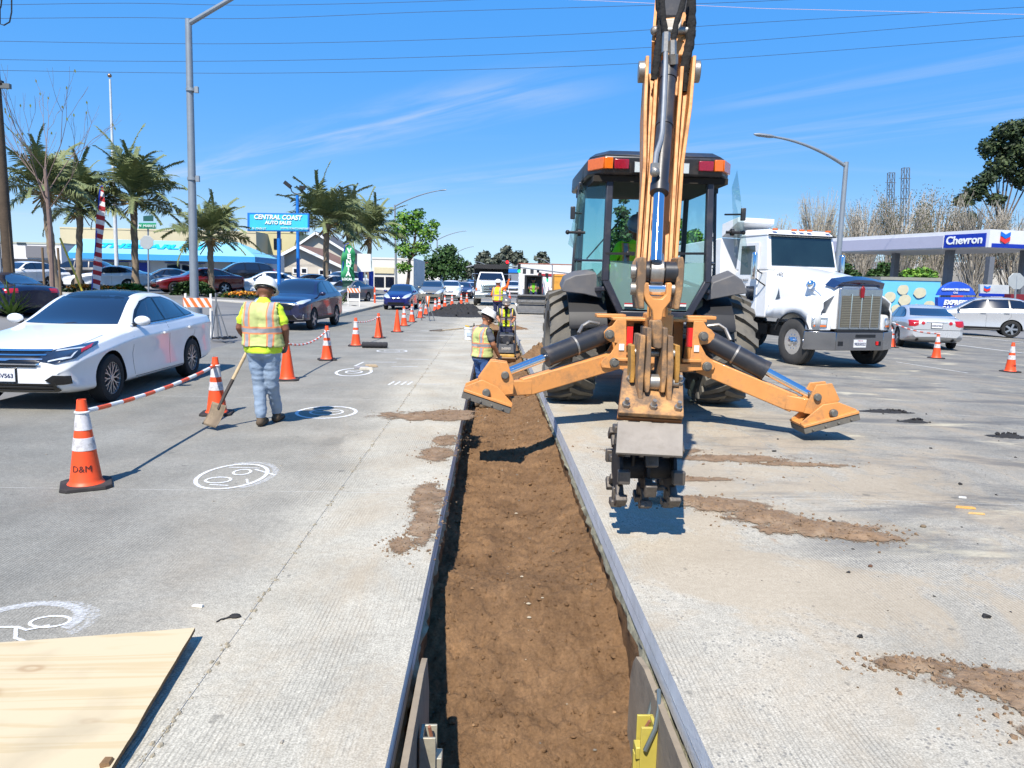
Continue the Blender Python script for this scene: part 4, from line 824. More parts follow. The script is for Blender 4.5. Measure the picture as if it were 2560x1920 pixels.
def plywood_mat():
 m = bpy.data.materials.new('plywood_face'); m.use_nodes = True; nt = m.node_tree; N = nt.nodes; L = nt.links; b = N['Principled BSDF']; b.inputs['Roughness'].default_value = .75
 tc = N.new('ShaderNodeTexCoord'); mp = N.new('ShaderNodeMapping'); mp.inputs['Scale'].default_value = (.30, 5.5, 1); mp.inputs['Rotation'].default_value = (0, 0, R(-4)); L.new(tc.outputs['Object'], mp.inputs[0])
 n = N.new('ShaderNodeTexNoise'); n.inputs['Scale'].default_value = 1.6; n.inputs['Detail'].default_value = 4; n.inputs['Distortion'].default_value = 1.1; L.new(mp.outputs[0], n.inputs['Vector'])
 mm = N.new('ShaderNodeMath'); mm.operation = 'MULTIPLY'; mm.inputs[1].default_value = 26; L.new(n.outputs[0], mm.inputs[0]); si = N.new('ShaderNodeMath'); si.operation = 'SINE'; L.new(mm.outputs[0], si.inputs[0])
 cr = N.new('ShaderNodeValToRGB'); e = cr.color_ramp.elements; e[0].position = .05; e[0].color = (*S(176, 158, 124), 1); e[1].position = .55; e[1].color = (*S(184, 168, 138), 1); mr = N.new('ShaderNodeMapRange'); mr.inputs['From Min'].default_value = -1; L.new(si.outputs[0], mr.inputs[0]); L.new(mr.outputs[0], cr.inputs[0])
 prev = cr.outputs[0]
 for kx, ky, rr in ((.10, .16, .03), (.22, .36, .02), (.66, -.02, .014)):
  vm = N.new('ShaderNodeVectorMath'); vm.operation = 'SUBTRACT'; vm.inputs[1].default_value = (kx, ky, 0); L.new(tc.outputs['Object'], vm.inputs[0])
  sc3 = N.new('ShaderNodeVectorMath'); sc3.operation = 'MULTIPLY'; sc3.inputs[1].default_value = (.55, 1.1, 0); L.new(vm.outputs[0], sc3.inputs[0])
  nn = N.new('ShaderNodeTexNoise'); nn.inputs['Scale'].default_value = 5; L.new(tc.outputs['Object'], nn.inputs['Vector'])
  ln = N.new('ShaderNodeVectorMath'); ln.operation = 'LENGTH'; L.new(sc3.outputs[0], ln.inputs[0])
  ad = N.new('ShaderNodeMath'); ad.operation = 'MULTIPLY_ADD'; ad.inputs[1].default_value = .06; L.new(nn.outputs[0], ad.inputs[0]); L.new(ln.outputs['Value'], ad.inputs[2])
  sn = N.new('ShaderNodeMath'); sn.operation = 'MULTIPLY'; sn.inputs[1].default_value = 150; L.new(ad.outputs[0], sn.inputs[0]); s2 = N.new('ShaderNodeMath'); s2.operation = 'SINE'; L.new(sn.outputs[0], s2.inputs[0])
  fa = N.new('ShaderNodeMapRange'); fa.inputs['From Min'].default_value = rr; fa.inputs['From Max'].default_value = rr * 4.5; fa.inputs['To Min'].default_value = .85; fa.inputs['To Max'].default_value = 0; L.new(ad.outputs[0], fa.inputs[0])
  m1 = N.new('ShaderNodeMapRange'); m1.inputs['From Min'].default_value = -.6; m1.inputs['To Min'].default_value = .25; L.new(s2.outputs[0], m1.inputs[0])
  m3 = N.new('ShaderNodeMath'); m3.operation = 'MULTIPLY'; L.new(fa.outputs[0], m3.inputs[0]); L.new(m1.outputs[0], m3.inputs[1])
  mx = N.new('ShaderNodeMixRGB'); L.new(m3.outputs[0], mx.inputs[0]); L.new(prev, mx.inputs[1]); mx.inputs[2].default_value = (*S(134, 96, 58), 1); prev = mx.outputs[0]
 nd = N.new('ShaderNodeTexNoise'); nd.inputs['Scale'].default_value = 2.4; nd.inputs['Detail'].default_value = 8; L.new(tc.outputs['Object'], nd.inputs['Vector']); rd = N.new('ShaderNodeMapRange'); rd.inputs['From Min'].default_value = .55; rd.inputs['From Max'].default_value = .75; rd.inputs['To Max'].default_value = .6; L.new(nd.outputs[0], rd.inputs[0])
 mx = N.new('ShaderNodeMixRGB'); L.new(rd.outputs[0], mx.inputs[0]); L.new(prev, mx.inputs[1]); mx.inputs[2].default_value = (*S(150, 138, 114), 1); L.new(mx.outputs[0], b.inputs['Base Color'])
 return m
def plywood():
 far_r = V((-1.35, 3.29, 0)); far_l = V((-3.0, 3.08, 0)); near_r = V((-1.22, 2.1, 0)); near_l = V((-2.9, 1.92, 0))
 c = (far_r + far_l + near_r + near_l) / 4
 root = thing('plywood_sheet', 'bare pine plywood sheet lying on the road at the lower left corner', 'plywood', c)
 mb = MB(); th = .018; n = 24
 def f(u, v, z): p = near_l.lerp(near_r, u).lerp(far_l.lerp(far_r, u), v) - c; return V((p.x + .004 * nz(v, u, 7, 2), p.y, z + .015 + .035 * u * u * (.35 + .65 * v)))
 mb.grid(n, n, lambda u, v: f(u, v, th)); top = len(mb.v); mb.grid(n, n, lambda u, v: f(u, v, 0))
 for i in range(n):
  for a_, b_ in (((i, 0), (i + 1, 0)), ((i + 1, n), (i, n)), ((0, i + 1), (0, i)), ((n, i), (n, i + 1))):
   ia = a_[1] * (n + 1) + a_[0]; ib = b_[1] * (n + 1) + b_[0]; mb.f.append((ia, ib, ib + top, ia + top)); mb.m.append(1)
 mb.build('sheet', [plywood_mat(), pbr('plywood_edge', S(120, 92, 60), .9, 0, .3, 60)], root, smooth=40)
 mb = MB()
 for t in (.2,): p = f(.995, t, 0); mb.hull([p + V((-.02, -.03, 0)), p + V((.012, -.02, 0)), p + V((.008, .03, 0)), p + V((-.02, .02, 0))], [p + V((-.03, -.02, .03)), p + V((-.004, -.01, .028)), p + V((-.006, .02, .03)), p + V((-.03, .02, .03))])
 mb.build('splinter', MATS['plywood_edge'], root)
plywood()
def shoring():
 WOOD = pbr('weathered_ply', S(150, 136, 116), .9, 0, .18, 3, .3, 30, S(96, 84, 70), .6, 4)
 YEL = pbr('shore_yellow', S(198, 182, 84), .5, .1, .1, 6, .05, 60, S(120, 106, 70), .5, 6)
 GALV = pbr('galv_shore', S(186, 180, 160), .5, .4, .15, 8, .1, 60, S(120, 100, 74), .5, 5)
 for s, x, lab in ((1, .765, 'weathered plywood shoring panel standing against the right trench wall'), (-1, -.285, 'weathered plywood shoring panel standing against the left trench wall')):
  root = thing('shoring_panel', lab, 'shoring panel', (x, 2.7, -.6))
  y1 = .80 if s > 0 else .66
  mb = MB(); prof = [(-1.4, -.5), (y1 + .08, -.5), (y1 + .05, .30), (y1, .40), (y1 - .06, .46 if s > 0 else .52), (y1 - .25, .50 if s > 0 else .55), (-1.4, .50 if s > 0 else .55)]
  mb.prism(prof, (0, 0, 0), (0, 1, 0), (0, 0, 1), .028); mb.build('panel', WOOD, root, smooth=0, bevel=.002)
 a = pt(1632, 1760, 3.0);
 root = thing('hydraulic_shore', 'yellow painted trench shore rail with wire hook against the right panel', 'trench shore', (.715, 2.98, -.56), 0, None, 1.02)
 mb = MB()
 for dy in (-.045, .045): mb.b2((-.035, dy - .006, -.5), (.035, dy + .006, .36))
 mb.b2((.02, -.045, -.5), (.035, .045, .36)); mb.b2((-.055, -.014, -.5), (.02, .014, .22)); mb.build('rail', YEL, root, bevel=.002)
 mb = MB(); mb.b2((-.05, -.03, .20), (.02, .03, .255)); mb.cyl((-.02, 0, -.1), (-.02, 0, .21), .026, n=16); mb.build('cylinder_block', YEL, root, bevel=.004)
 mb = MB(); mb.tube([(.0, .05, .24), (.03, .10, .33), (.05, .11, .42), (.055, .05, .47), (.04, -.03, .44), (.02, -.06, .36), (-.02, -.07, .27)], .010, 8); mb.build('wire_hook', pbr('galv_wire', S(130, 138, 134), .4, .7, .1, 10), root)
 mb = MB(); mb.tube([(.01, .0, .36), (-.01, .01, .31), (-.02, 0, .25)], .007, 6); mb.build('hose_end', pbr('copper_tone', S(190, 130, 100), .5, .5, .1, 10), root)
 root = thing('hydraulic_shore', 'bare metal trench shore rail against the left panel', 'trench shore', (-.225, 2.85, -.6))
 mb = MB()
 for dy in (-.045, .045): mb.b2((-.035, dy - .006, -.5), (.03, dy + .006, .44))
 mb.b2((-.035, -.045, -.5), (-.022, .045, .44)); mb.b2((-.02, -.016, -.5), (.05, .016, .30)); mb.build('rail', GALV, root, bevel=.002)
 mb = MB(); mb.b2((-.02, -.035, .28), (.055, .035, .34)); mb.cyl((.02, 0, -.1), (.02, 0, .29), .026, n=16); mb.build('cylinder_block', GALV, root, bevel=.004)
 mb = MB(); mb.tube([(.0, .0, .46), (.01, .01, .40), (.02, 0, .33)], .008, 6); mb.build('hose_end', MATS['copper_tone'], root)
shoring()
# ---- sprayed survey marks and lane lines
def spray_mat():
 m = bpy.data.materials.new('spray_paint'); m.use_nodes = True; nt = m.node_tree; N = nt.nodes; L = nt.links; b = N['Principled BSDF']; b.inputs['Roughness'].default_value = .85
 b.inputs['Base Color'].default_value = (.66, .67, .68, 1); geo = N.new('ShaderNodeNewGeometry'); n = N.new('ShaderNodeTexNoise'); n.inputs['Scale'].default_value = 55; n.inputs['Detail'].default_value = 5; L.new(geo.outputs['Position'], n.inputs['Vector'])
 uv = N.new('ShaderNodeAttribute'); uv.attribute_name = 'fade'; sub = N.new('ShaderNodeMath'); sub.operation = 'MULTIPLY_ADD'; sub.inputs[1].default_value = .9; L.new(n.outputs[0], sub.inputs[0]); mu = N.new('ShaderNodeMath'); mu.operation = 'SUBTRACT'; L.new(uv.outputs['Fac'], mu.inputs[0]); mu.inputs[1].default_value = .55; L.new(mu.outputs[0], sub.inputs[2])
 mr = N.new('ShaderNodeMapRange'); mr.inputs['From Min'].default_value = .22; mr.inputs['From Max'].default_value = .95; L.new(sub.outputs[0], mr.inputs[0]); L.new(mr.outputs[0], b.inputs['Alpha']); return m
SPRAY = spray_mat()
def stroke(mb, fades, path, w, strength=1.0):
 path = [V((x, y, 0)) for x, y in path]; o = len(mb.v)
 for i, p in enumerate(path):
  t = (path[min(i + 1, len(path) - 1)] - path[max(0, i - 1)]).normalized(); s = V((-t.y, t.x, 0))
  for k, f in ((-1, 0.0), (-.42, 1.0), (.42, 1.0), (1, 0.0)): mb.v.append(V((p.x + s.x * k * w, p.y + s.y * k * w, gz(p.x) + .0035 + random.uniform(0, .0012)))); fades.append(f * strength)
 for i in range(len(path) - 1):
  for k in range(3): a = o + i * 4 + k; mb.f.append((a, a + 1, a + 5, a + 4)); mb.m.append(0)
def circ(cx, cy, rx, ry, a0=0, a1=360, n=40): return [(cx + rx * math.cos(R(lerp(a0, a1, i / n))), cy + ry * math.sin(R(lerp(a0, a1, i / n)))) for i in range(n + 1)]
def mark(label, strokes):
 mb = MB(); fades = []
 for path, w, st in strokes: stroke(mb, fades, path, w, st)
 o = mb.build('sprayed_mark', SPRAY, smooth=0, fix=False); at = o.data.attributes.new('fade', 'FLOAT', 'POINT'); at.data.foreach_set('value', fades); tag(o, label, 'paint mark', 'sprayed survey marks'); return o
mark('white sprayed oval with two small loops, on the lane right of the nearest cone', [(circ(-2.17, 6.18, .27, .40), .026, .95), (circ(-2.14, 6.20, .30, .44, -60, 120), .05, .5), (circ(-2.13, 6.30, .07, .09), .018, .95), (circ(-2.24, 6.04, .10, .09), .018, .95), ([(-2.05, 6.40), (-1.82, 6.22)], .02, .9), ([(-2.30, 6.46), (-2.02, 6.44)], .016, .85), ([(-2.26, 5.90), (-2.1, 5.88)], .016, .85), ([(-2.02, 6.08), (-1.97, 5.96)], .016, .8)])
mark('white sprayed circle with a looped figure, half under the plywood sheet', [(circ(-2.24, 3.47, .24, .20, -20, 200), .05, .62), (circ(-2.12, 3.47, .09, .06), .013, 1), ([(-2.5, 3.40), (-2.24, 3.41), (-2.18, 3.38), (-2.10, 3.43)], .014, 1), ([(-2.24, 3.40), (-2.18, 3.30), (-2.1, 3.26)], .014, .9), (circ(-2.2, 3.46, .27, .22, -30, 90), .05, .45)])
mark('white sprayed circle lying in the shadow of the worker with the shovel', [(circ(-2.05, 9.25, .36, .42), .035, 1), (circ(-2.05, 9.25, .2, .2), .025, .9), ([(-2.2, 9.25), (-1.9, 9.3)], .02, .9)])
mark('white sprayed ring with scribble, farther up the lane beyond the worker', [(circ(-2.45, 13.3, .30, .55), .04, 1), (circ(-2.45, 13.3, .14, .2), .03, .9), ([(-2.6, 13.45), (-2.3, 13.2)], .03, .9)])
mark('row of short white sprayed dashes on the lane near the trench', [([(-1.62 + .10 * i, 11.75 + .02 * i), (-1.58 + .1 * i, 12.15)], .028, .95) for i in range(4)] + [([(-1.2, 11.9), (-.75, 11.95)], .03, .8), ([(-1.6, 12.2), (-1.15, 12.25)], .02, .6)])
mark('white sprayed bracket marks around the broken bits of concrete', [([(-2.6, 14.2), (-2.55, 14.9), (-1.9, 15.0)], .04, .9), ([(-1.9, 14.2), (-1.4, 14.3)], .04, .8), ([(-2.0, 15.6), (-1.3, 15.6)], .04, .8)])
mark('thin white sprayed ring in the lane beside the black fabric roll', [(circ(-2.3, 17.3, .34, .35), .035, .9), (circ(-2.3, 17.3, .18, .15), .03, .8)])
mark('faint white sprayed strokes across the lane in front of the asphalt heap', [([(-2.4, 20.4), (-1.2, 20.5)], .05, .9), ([(-2.4, 22.0), (-1.0, 22.2)], .05, .8), ([(-2.3, 24.2), (-1.4, 24.4)], .06, .9), ([(-2.2, 26.3), (-1.1, 26.3)], .06, .8), ([(-2.1, 29.5), (-1.3, 29.6)], .07, .8)])
LANE = pbr('lane_paint', S(226, 225, 220), .7, 0, .12, 3, 0, 60, S(160, 158, 152), .6, 3)
def lane_line(name, label, pts, w):
 mb = MB()
 for (x0, y0), (x1, y1) in pts:
  d = V((x1 - x0, y1 - y0, 0)).normalized(); s = V((-d.y, d.x, 0)) * w / 2; n = max(1, int(abs(y1 - y0) / 3))
  for i in range(n):
   a = V((lerp(x0, x1, i / n), lerp(y0, y1, i / n), 0)); b_ = V((lerp(x0, x1, (i + 1) / n), lerp(y0, y1, (i + 1) / n), 0))
   mb.quad(*[V((p.x, p.y, gz(p.x) + .0045)) for p in (a - s, b_ - s, b_ + s, a + s)])
 o = mb.build(name, LANE, smooth=0, fix=False); tag(o, label, 'road marking'); return o
a, b_ = gd(2290, 850), gd(2560, 883); a2, b2 = gd(2240, 905), gd(2420, 933)
lane_line('lane_line', 'white lane line on the right, passing beyond the silver sedan', [((a.x - 3, a.y + 8), (a.x, a.y)), ((a.x, a.y), (b_.x, b_.y)), ((b_.x, b_.y), (b_.x + 3, b_.y - 8))], .13)
lane_line('lane_line', 'thin worn white line on the right between truck and cones', [((a2.x, a2.y), (b2.x, b2.y))], .05)
c, d = gd(2380, 838), gd(2560, 856); lane_line('lane_line', 'white edge line at the far right below the silver wagon', [((c.x, c.y), (d.x, d.y))], .12)
def fabric_roll():
 p = gd(937, 870); root = thing('fabric_roll', 'black roll of rough fabric lying between two cones', 'roll', (p.x, p.y, 0), R(4))
 mb = MB(); mb.tube([(-.30 + .6 * i / 16, .004 * math.sin(i), .075) for i in range(17)], [.072 + .005 * math.sin(i * 2.3) for i in range(17)], 16); mb.build('roll', pbr('black_felt', S(52, 52, 56), .95, 0, .3, 30, .8, 60), root)
 mb = MB(); mb.tube([(-.301 + 0 * k, .012 * k ** .5 * math.cos(k * .7), .075 + .012 * k ** .5 * math.sin(k * .7)) for k in range(30)], .004, 5); mb.build('rolled_edge', MATS['black_felt'], root)
fabric_roll()
for i, (px, py, a) in enumerate(((915, 925, 20), (927, 918, 35), (905, 922, -10))):
 p = gd(px, py); t_ = thing('concrete_chunk', ('flat pale', 'small tan', 'grey')[i] + ' broken bit beside the sprayed ring up the lane', 'rubble', (p.x, p.y, 0), R(a)); random.seed(60 + i)
 mb = MB(); mb.hull([(-.14, -.05, 0), (.13, -.06, 0), (.15, .05, 0), (-.1, .06, 0)], [(-.12, -.04, .05), (.11, -.05, .04), (.12, .04, .05), (-.09, .04, .06)]); mb.build('chunk', pbr('rubble_%d' % i, [S(190, 184, 170), S(176, 156, 128), S(140, 140, 146)][i], .9, 0, .2, 20, .4, 40), t_, bevel=.008)
def stone(px, py, r, c, lab, seed):
 p = gd(px, py); random.seed(seed); mb = MB(); mb.sphere((0, 0, 0), (r * 1.2, r, r * .7), 10, 7); mb.v = [v * (1 + .25 * nz(v.x / r, v.y / r, 1.1, seed)) for v in mb.v]
 o = mb.build('stone', pbr('stone_%d' % seed, c, .9, 0, .2, 30), smooth=50); o.location = (p.x, p.y, gz(p.x) + r * .45); tag(o, lab, 'stone')
stone(2308, 1318, .018, S(120, 104, 84), 'round brown stone right of the soil spill', 71); stone(1992, 1330, .012, S(176, 160, 130), 'small tan stone in the middle of the soil spill', 72); stone(2176, 1417, .012, S(96, 66, 48), 'small dark stone below the soil spill', 73)
for px, py, sz, c, l in ((2412, 1270, (.075, .03), S(214, 160, 84), 'splinter of orange wood on the right slab'), (2440, 1285, (.06, .02), S(206, 170, 110), 'thin pale wood chip next to the orange splinter'), (2405, 1245, (.03, .015), S(230, 230, 226), 'tiny white scrap of litter on the right slab'), (495, 1517, (.03, .012), S(232, 228, 218), 'tiny white scrap on the left lane')):
 p = gd(px, py); mb = MB(); mb.hull([(-sz[0], -sz[1], 0), (sz[0], -sz[1] * .6, 0), (sz[0] * .9, sz[1], 0), (-sz[0] * .8, sz[1] * .7, 0)], [(-sz[0] * .95, -sz[1] * .9, .008), (sz[0] * .95, -sz[1] * .5, .012), (sz[0] * .85, sz[1] * .9, .009), (-sz[0] * .75, sz[1] * .6, .008)]); o = mb.build('scrap', pbr('scrap_%d' % px, c, .8, 0, .15, 40)); o.location = (p.x, p.y, gz(p.x) + .002); o.rotation_euler = (0, 0, -.3); tag(o, l, 'debris')
p = gd(588, 1543); mb = MB(); mb.sphere((0, 0, .006), (.03, .02, .012), 10, 6); mb.tube([(-.02, -.01, .004), (-.06, -.03, .003), (-.07, -.06, .003)], .004, 6); mb.tube([(-.025, 0, .004), (-.05, -.035, .003)], .004, 6); o = mb.build('tar_blob', ASPH); o.location = (p.x, p.y, 0); tag(o, 'small dark tar blob beside the long joint, near the plywood', 'debris')
# ================================================================ PEOPLE
def caps(mb, a, b_, r0, r1, n=12):
 a, b_ = V(a), V(b_); d = b_ - a; L_ = d.length; d = d.normalized() if L_ > 1e-6 else V((0, 0, 1)); x = d.orthogonal().normalized(); y = d.cross(x); vs = []; fs = []; rings = []
 for k in range(0, 5): t = PI / 2 * (1 - k / 4); rings.append((a - d * r0 * math.sin(t), max(1e-4, r0 * math.cos(t))))
 for k in range(0, 5): t = PI / 2 * (k / 4); rings.append((b_ + d * r1 * math.sin(t), max(1e-4, r1 * math.cos(t))))
 for c, r in rings: vs += [c + (x * math.cos(2 * PI * i / n) + y * math.sin(2 * PI * i / n)) * r for i in range(n)]
 for j in range(len(rings) - 1): fs += [(j * n + i, j * n + (i + 1) % n, (j + 1) * n + (i + 1) % n, (j + 1) * n + i) for i in range(n)]
 fs += [tuple(range(n - 1, -1, -1)), tuple((len(rings) - 1) * n + i for i in range(n))]
 mb.add(vs, fs)
def vest_mat(name, base, wear=0.0):
 if name in MATS: return MATS[name]
 m = bpy.data.materials.new(name); m.use_nodes = True; MATS[name] = m; nt = m.node_tree; N = nt.nodes; L = nt.links; b = N['Principled BSDF']; b.inputs['Roughness'].default_value = .8
 tc = N.new('ShaderNodeTexCoord'); sp = N.new('ShaderNodeSeparateXYZ'); L.new(tc.outputs['Object'], sp.inputs[0])
 def mt(op, a, c):
  n = N.new('ShaderNodeMath'); n.operation = op
  for i, q in enumerate((a, c)):
   if isinstance(q, (int, float)): n.inputs[i].default_value = q
   elif q is not None: L.new(q, n.inputs[i])
  return n.outputs[0]
 wob = N.new('ShaderNodeTexNoise'); wob.inputs['Scale'].default_value = 6; L.new(tc.outputs['Object'], wob.inputs['Vector']); wv = mt('MULTIPLY', mt('SUBTRACT', wob.outputs[0], .5), .03)
 ax = mt('ADD', mt('ABSOLUTE', sp.outputs[0], None), wv); az = mt('ADD', sp.outputs[2], wv)
 def band(v, c, w): return mt('LESS_THAN', mt('ABSOLUTE', mt('SUBTRACT', v, c), None), w)
 vert_o, vert_s = band(ax, .135, .042), band(ax, .135, .024); hor_o, hor_s = band(az, 1.135, .042), band(az, 1.135, .024)
 o = mt('MAXIMUM', vert_o, hor_o); s = mt('MAXIMUM', mt('MULTIPLY', vert_s, mt('SUBTRACT', 1, hor_o)), hor_s)
 mesh = N.new('ShaderNodeTexNoise'); mesh.inputs['Scale'].default_value = 9; mesh.inputs['Detail'].default_value = 6; L.new(tc.outputs['Object'], mesh.inputs['Vector']); mr = N.new('ShaderNodeMapRange'); mr.inputs['From Min'].default_value = .35; mr.inputs['From Max'].default_value = .65; mr.inputs['To Min'].default_value = .88; mr.inputs['To Max'].default_value = 1.06; L.new(mesh.outputs[0], mr.inputs[0])
 def mix(f, a, c):
  n = N.new('ShaderNodeMixRGB'); L.new(f, n.inputs[0])
  for i, q in ((1, a), (2, c)):
   if isinstance(q, tuple): n.inputs[i].default_value = (*q, 1)
   else: L.new(q, n.inputs[i])
  return n.outputs[0]
 c = mix(o, tuple(v * .8 for v in base), S(206, 128, 84)); c = mix(s, c, S(136, 138, 144)); mu = N.new('ShaderNodeMixRGB'); mu.blend_type = 'MULTIPLY'; mu.inputs[0].default_value = 1; L.new(c, mu.inputs[1]); L.new(mr.outputs[0], mu.inputs[2]); L.new(mu.outputs[0], b.inputs['Base Color'])
 bp = N.new('ShaderNodeBump'); bp.inputs['Strength'].default_value = .6; bp.inputs['Distance'].default_value = .02; L.new(wob.outputs[0], bp.inputs['Height']); L.new(bp.outputs[0], b.inputs['Normal']); return m
def person(label, loc, rz, J, cloth, vest=None, hat=None, scale=1.0, sunglasses=False, beard=None, boots=True, voxel=.0125):
 """J: joints, local metres, +y is the way the person faces. cloth: shirt / sleeve / pants / skin / boot materials."""
 root = thing('person', label, 'person', loc, rz, sc_=scale)
 B = []  # capsules: (a, b, ra, rb, slot)
 def add(a, b_, ra, rb, slot): B.append((V(a), V(b_), ra, rb, slot))
 SH, SL, PA, SK, BT, GL = range(6)
 g = lambda k: V(J[k])
 pel, ch, nk, hd = g('pelvis'), g('chest'), g('neck'), g('head')
 rt = J.get('shoulder_l', None)
 sl, sr, hl, hr = g('shoulder_l'), g('shoulder_r'), g('hip_l'), g('hip_r'); fat = J.get('fat', 1.0)
 waist = pel.lerp(ch, .45)
 lat = (sr - sl).normalized()
 for s in (-1, 1):
  add(pel + lat * s * .075, ch + lat * s * .085, .125 * fat, .125 * fat, SH)
  add(ch + lat * s * .07, (sl if s < 0 else sr) - V((0, 0, .02)), .115, .062, SH)
 fw = V((-lat.y, lat.x, 0))
 add(waist + fw * .03, ch + fw * .02, .12 * fat, .12, SH); add(ch, nk - V((0, 0, .04)), .12, .085, SH)
 add(nk - V((0, 0, .06)), sl, .055, .04, SH); add(nk - V((0, 0, .06)), sr, .055, .04, SH)
 add(pel + lat * .08, pel - lat * .08, .135 * fat, .135 * fat, PA); add(pel - fw * .05 + lat * .06 - V((0, 0, .04)), pel - fw * .05 - lat * .06 - V((0, 0, .04)), .11, .11, PA)
 add(nk - V((0, 0, .05)), nk.lerp(hd, .5), .062, .058, SK)
 hf = V(J.get('look', (0, 1, 0))).normalized()
 up = V((0, 0, 1)); hs = hf.cross(up).normalized(); hu = hs.cross(hf).normalized()
 add(hd + hu * .03 - hf * .015, hd + hu * .03 + hf * .015, .092, .088, SK); add(hd - hu * .03 + hf * .03, hd - hu * .075 + hf * .045, .072, .048, SK)
 add(hd + hf * .10 + hu * .01, hd + hf * .118 - hu * .03, .011, .016, SK)   # nose
 for s in (-1, 1): add(hd + hs * s * .09, hd + hs * s * .096 - hu * .035, .018, .013, SK)   # ears
 add(hd + hf * .088 - hu * .062 - hs * .02, hd + hf * .088 - hu * .062 + hs * .02, .012, .012, SK)
 glove = J.get('gloves', False)
 for s, S_ in ((-1, 'l'), (1, 'r')):
  sh, el, wr = g('shoulder_' + S_), g('elbow_' + S_), g('wrist_' + S_); long = J.get('long_sleeve', False); cut = .62
  m_ = sh.lerp(el, cut)
  add(sh - (sh - sl.lerp(sr, .5)).normalized() * .02, m_ if not long else el, .064, .066 if not long else .052, SL)
  if not long: add(m_, el, .050, .044, SK)
  add(el, wr, .045 if not long else .052, .032 if not long else .04, SK if not long else SL)
  hdv = (wr - el).normalized(); hv = V(J.get('hand_' + S_, tuple(hdv))).normalized(); pn = V(J.get('palm_' + S_, (-s, 0, 0))); pn = (pn - hv * pn.dot(hv)).normalized(); cr = hv.cross(pn).normalized(); hsl = GL if glove else SK
  pc = wr + hv * .085
  for k in (-1, 0, 1): add(wr + hv * .015, pc + cr * k * .026, .026, .017, hsl)
  curl = J.get('curl', .9)
  for k, ln in ((-1.5, .060), (-.5, .072), (.5, .076), (1.5, .068)):
   b0 = pc + cr * k * .0195; b1 = b0 + (hv * math.cos(curl * .5) + pn * math.sin(curl * .5)) * ln * .5; b2 = b1 + (hv * math.cos(curl * 1.4) + pn * math.sin(curl * 1.4)) * ln * .5
   add(b0, b1, .0102, .0095, hsl); add(b1, b2, .0095, .008, hsl)
  sg = 1 if cr.dot(V((0, 1, 0))) >= 0 else -1; tb = wr + hv * .03 + cr * sg * .03; t1 = tb + (hv * .6 + cr * sg * .7 + pn * .35).normalized() * .045; add(tb, t1, .013, .011, hsl); add(t1, t1 + (hv * .8 + pn * .5).normalized() * .035, .011, .009, hsl)
  hp, kn, an, to = g('hip_' + S_), g('knee_' + S_), g('ankle_' + S_), g('toe_' + S_)
  add(hp, kn, .103 * (.5 + .5 * fat), .076, PA); add(kn, an + V((0, 0, .04)), .076, .066, PA)
  if boots:
   ft = (to - an); ft.z = 0; f0 = V((an.x, an.y, .05)) if J.get('flat', True) else an - V((0, 0, .03)); add(an + V((0, 0, .06)), f0, .052, .052, BT); tp = V((to.x, to.y, f0.z - .012)); add(f0 - ft.normalized() * .045, tp, .047, .040, BT); add(f0 + V((.0, 0, -.012)), tp + V((0, 0, -.006)), .036, .034, BT)
 mb = MB()
 for a, b_, ra, rb, s in B: caps(mb, a, b_, ra, rb)
 tmp = link('tmp', mb.mesh('tmp', cloth[0], 0)); r = tmp.modifiers.new('r', 'REMESH'); r.mode = 'VOXEL'; r.voxel_size = voxel; r.adaptivity = 0
 sm = tmp.modifiers.new('s', 'SMOOTH'); sm.iterations = 3; sm.factor = .5
 me = evmesh(tmp); bpy.data.objects.remove(tmp); me.name = 'body'
 n = len(me.polygons); ce = np.empty(n * 3); me.polygons.foreach_get('center', ce); ce = ce.reshape(n, 3); best = np.full(n, 1e9); slot = np.zeros(n, int)
 for a, b_, ra, rb, s in B:
  A = np.array(a); D = np.array(b_ - a); t = np.clip(((ce - A) @ D) / max(1e-9, D @ D), 0, 1); d = np.linalg.norm(ce - A - t[:, None] * D, axis=1) - (ra + (rb - ra) * t); k = d < best; best[k] = d[k]; slot[k] = s
 hem = J.get('hem', pel.z - .04); tor = (slot == PA) & (ce[:, 2] > hem) & (np.hypot(ce[:, 0] - pel.x, ce[:, 1] - pel.y) < .25); slot[tor] = SH; slot[(slot == SH) & (ce[:, 2] < hem)] = PA
 cov = {}
 co = np.empty(len(me.vertices) * 3); me.vertices.foreach_get('co', co); co = co.reshape(-1, 3); nor = np.empty(len(me.vertices) * 3); me.vertices.foreach_get('normal', nor); nor = nor.reshape(-1, 3)
 vs = np.zeros(len(me.vertices), int); lp = np.empty(len(me.loops), int); me.loops.foreach_get('vertex_index', lp); ls = np.empty(n, int); me.polygons.foreach_get('loop_start', ls); vs[lp[ls]] = slot; vs[lp[ls + 1]] = slot
 for i in np.where((vs == PA) | (vs == SH) | (vs == SL))[0]:
  x, y, z = co[i]; f = noise.fractal(V((x * 9, y * 9, z * 14)), 1.0, 2.0, 3) * .007 + noise.noise(V((x * 4, y * 4, z * 22))) * .008; co[i] += nor[i] * f
 me.vertices.foreach_set('co', co.ravel()); me.materials.clear()
 for m in cloth: me.materials.append(m)
 me.polygons.foreach_set('material_index', slot.astype(np.int32)); me.shade_smooth(); me.update()
 body = link('body', me, root)
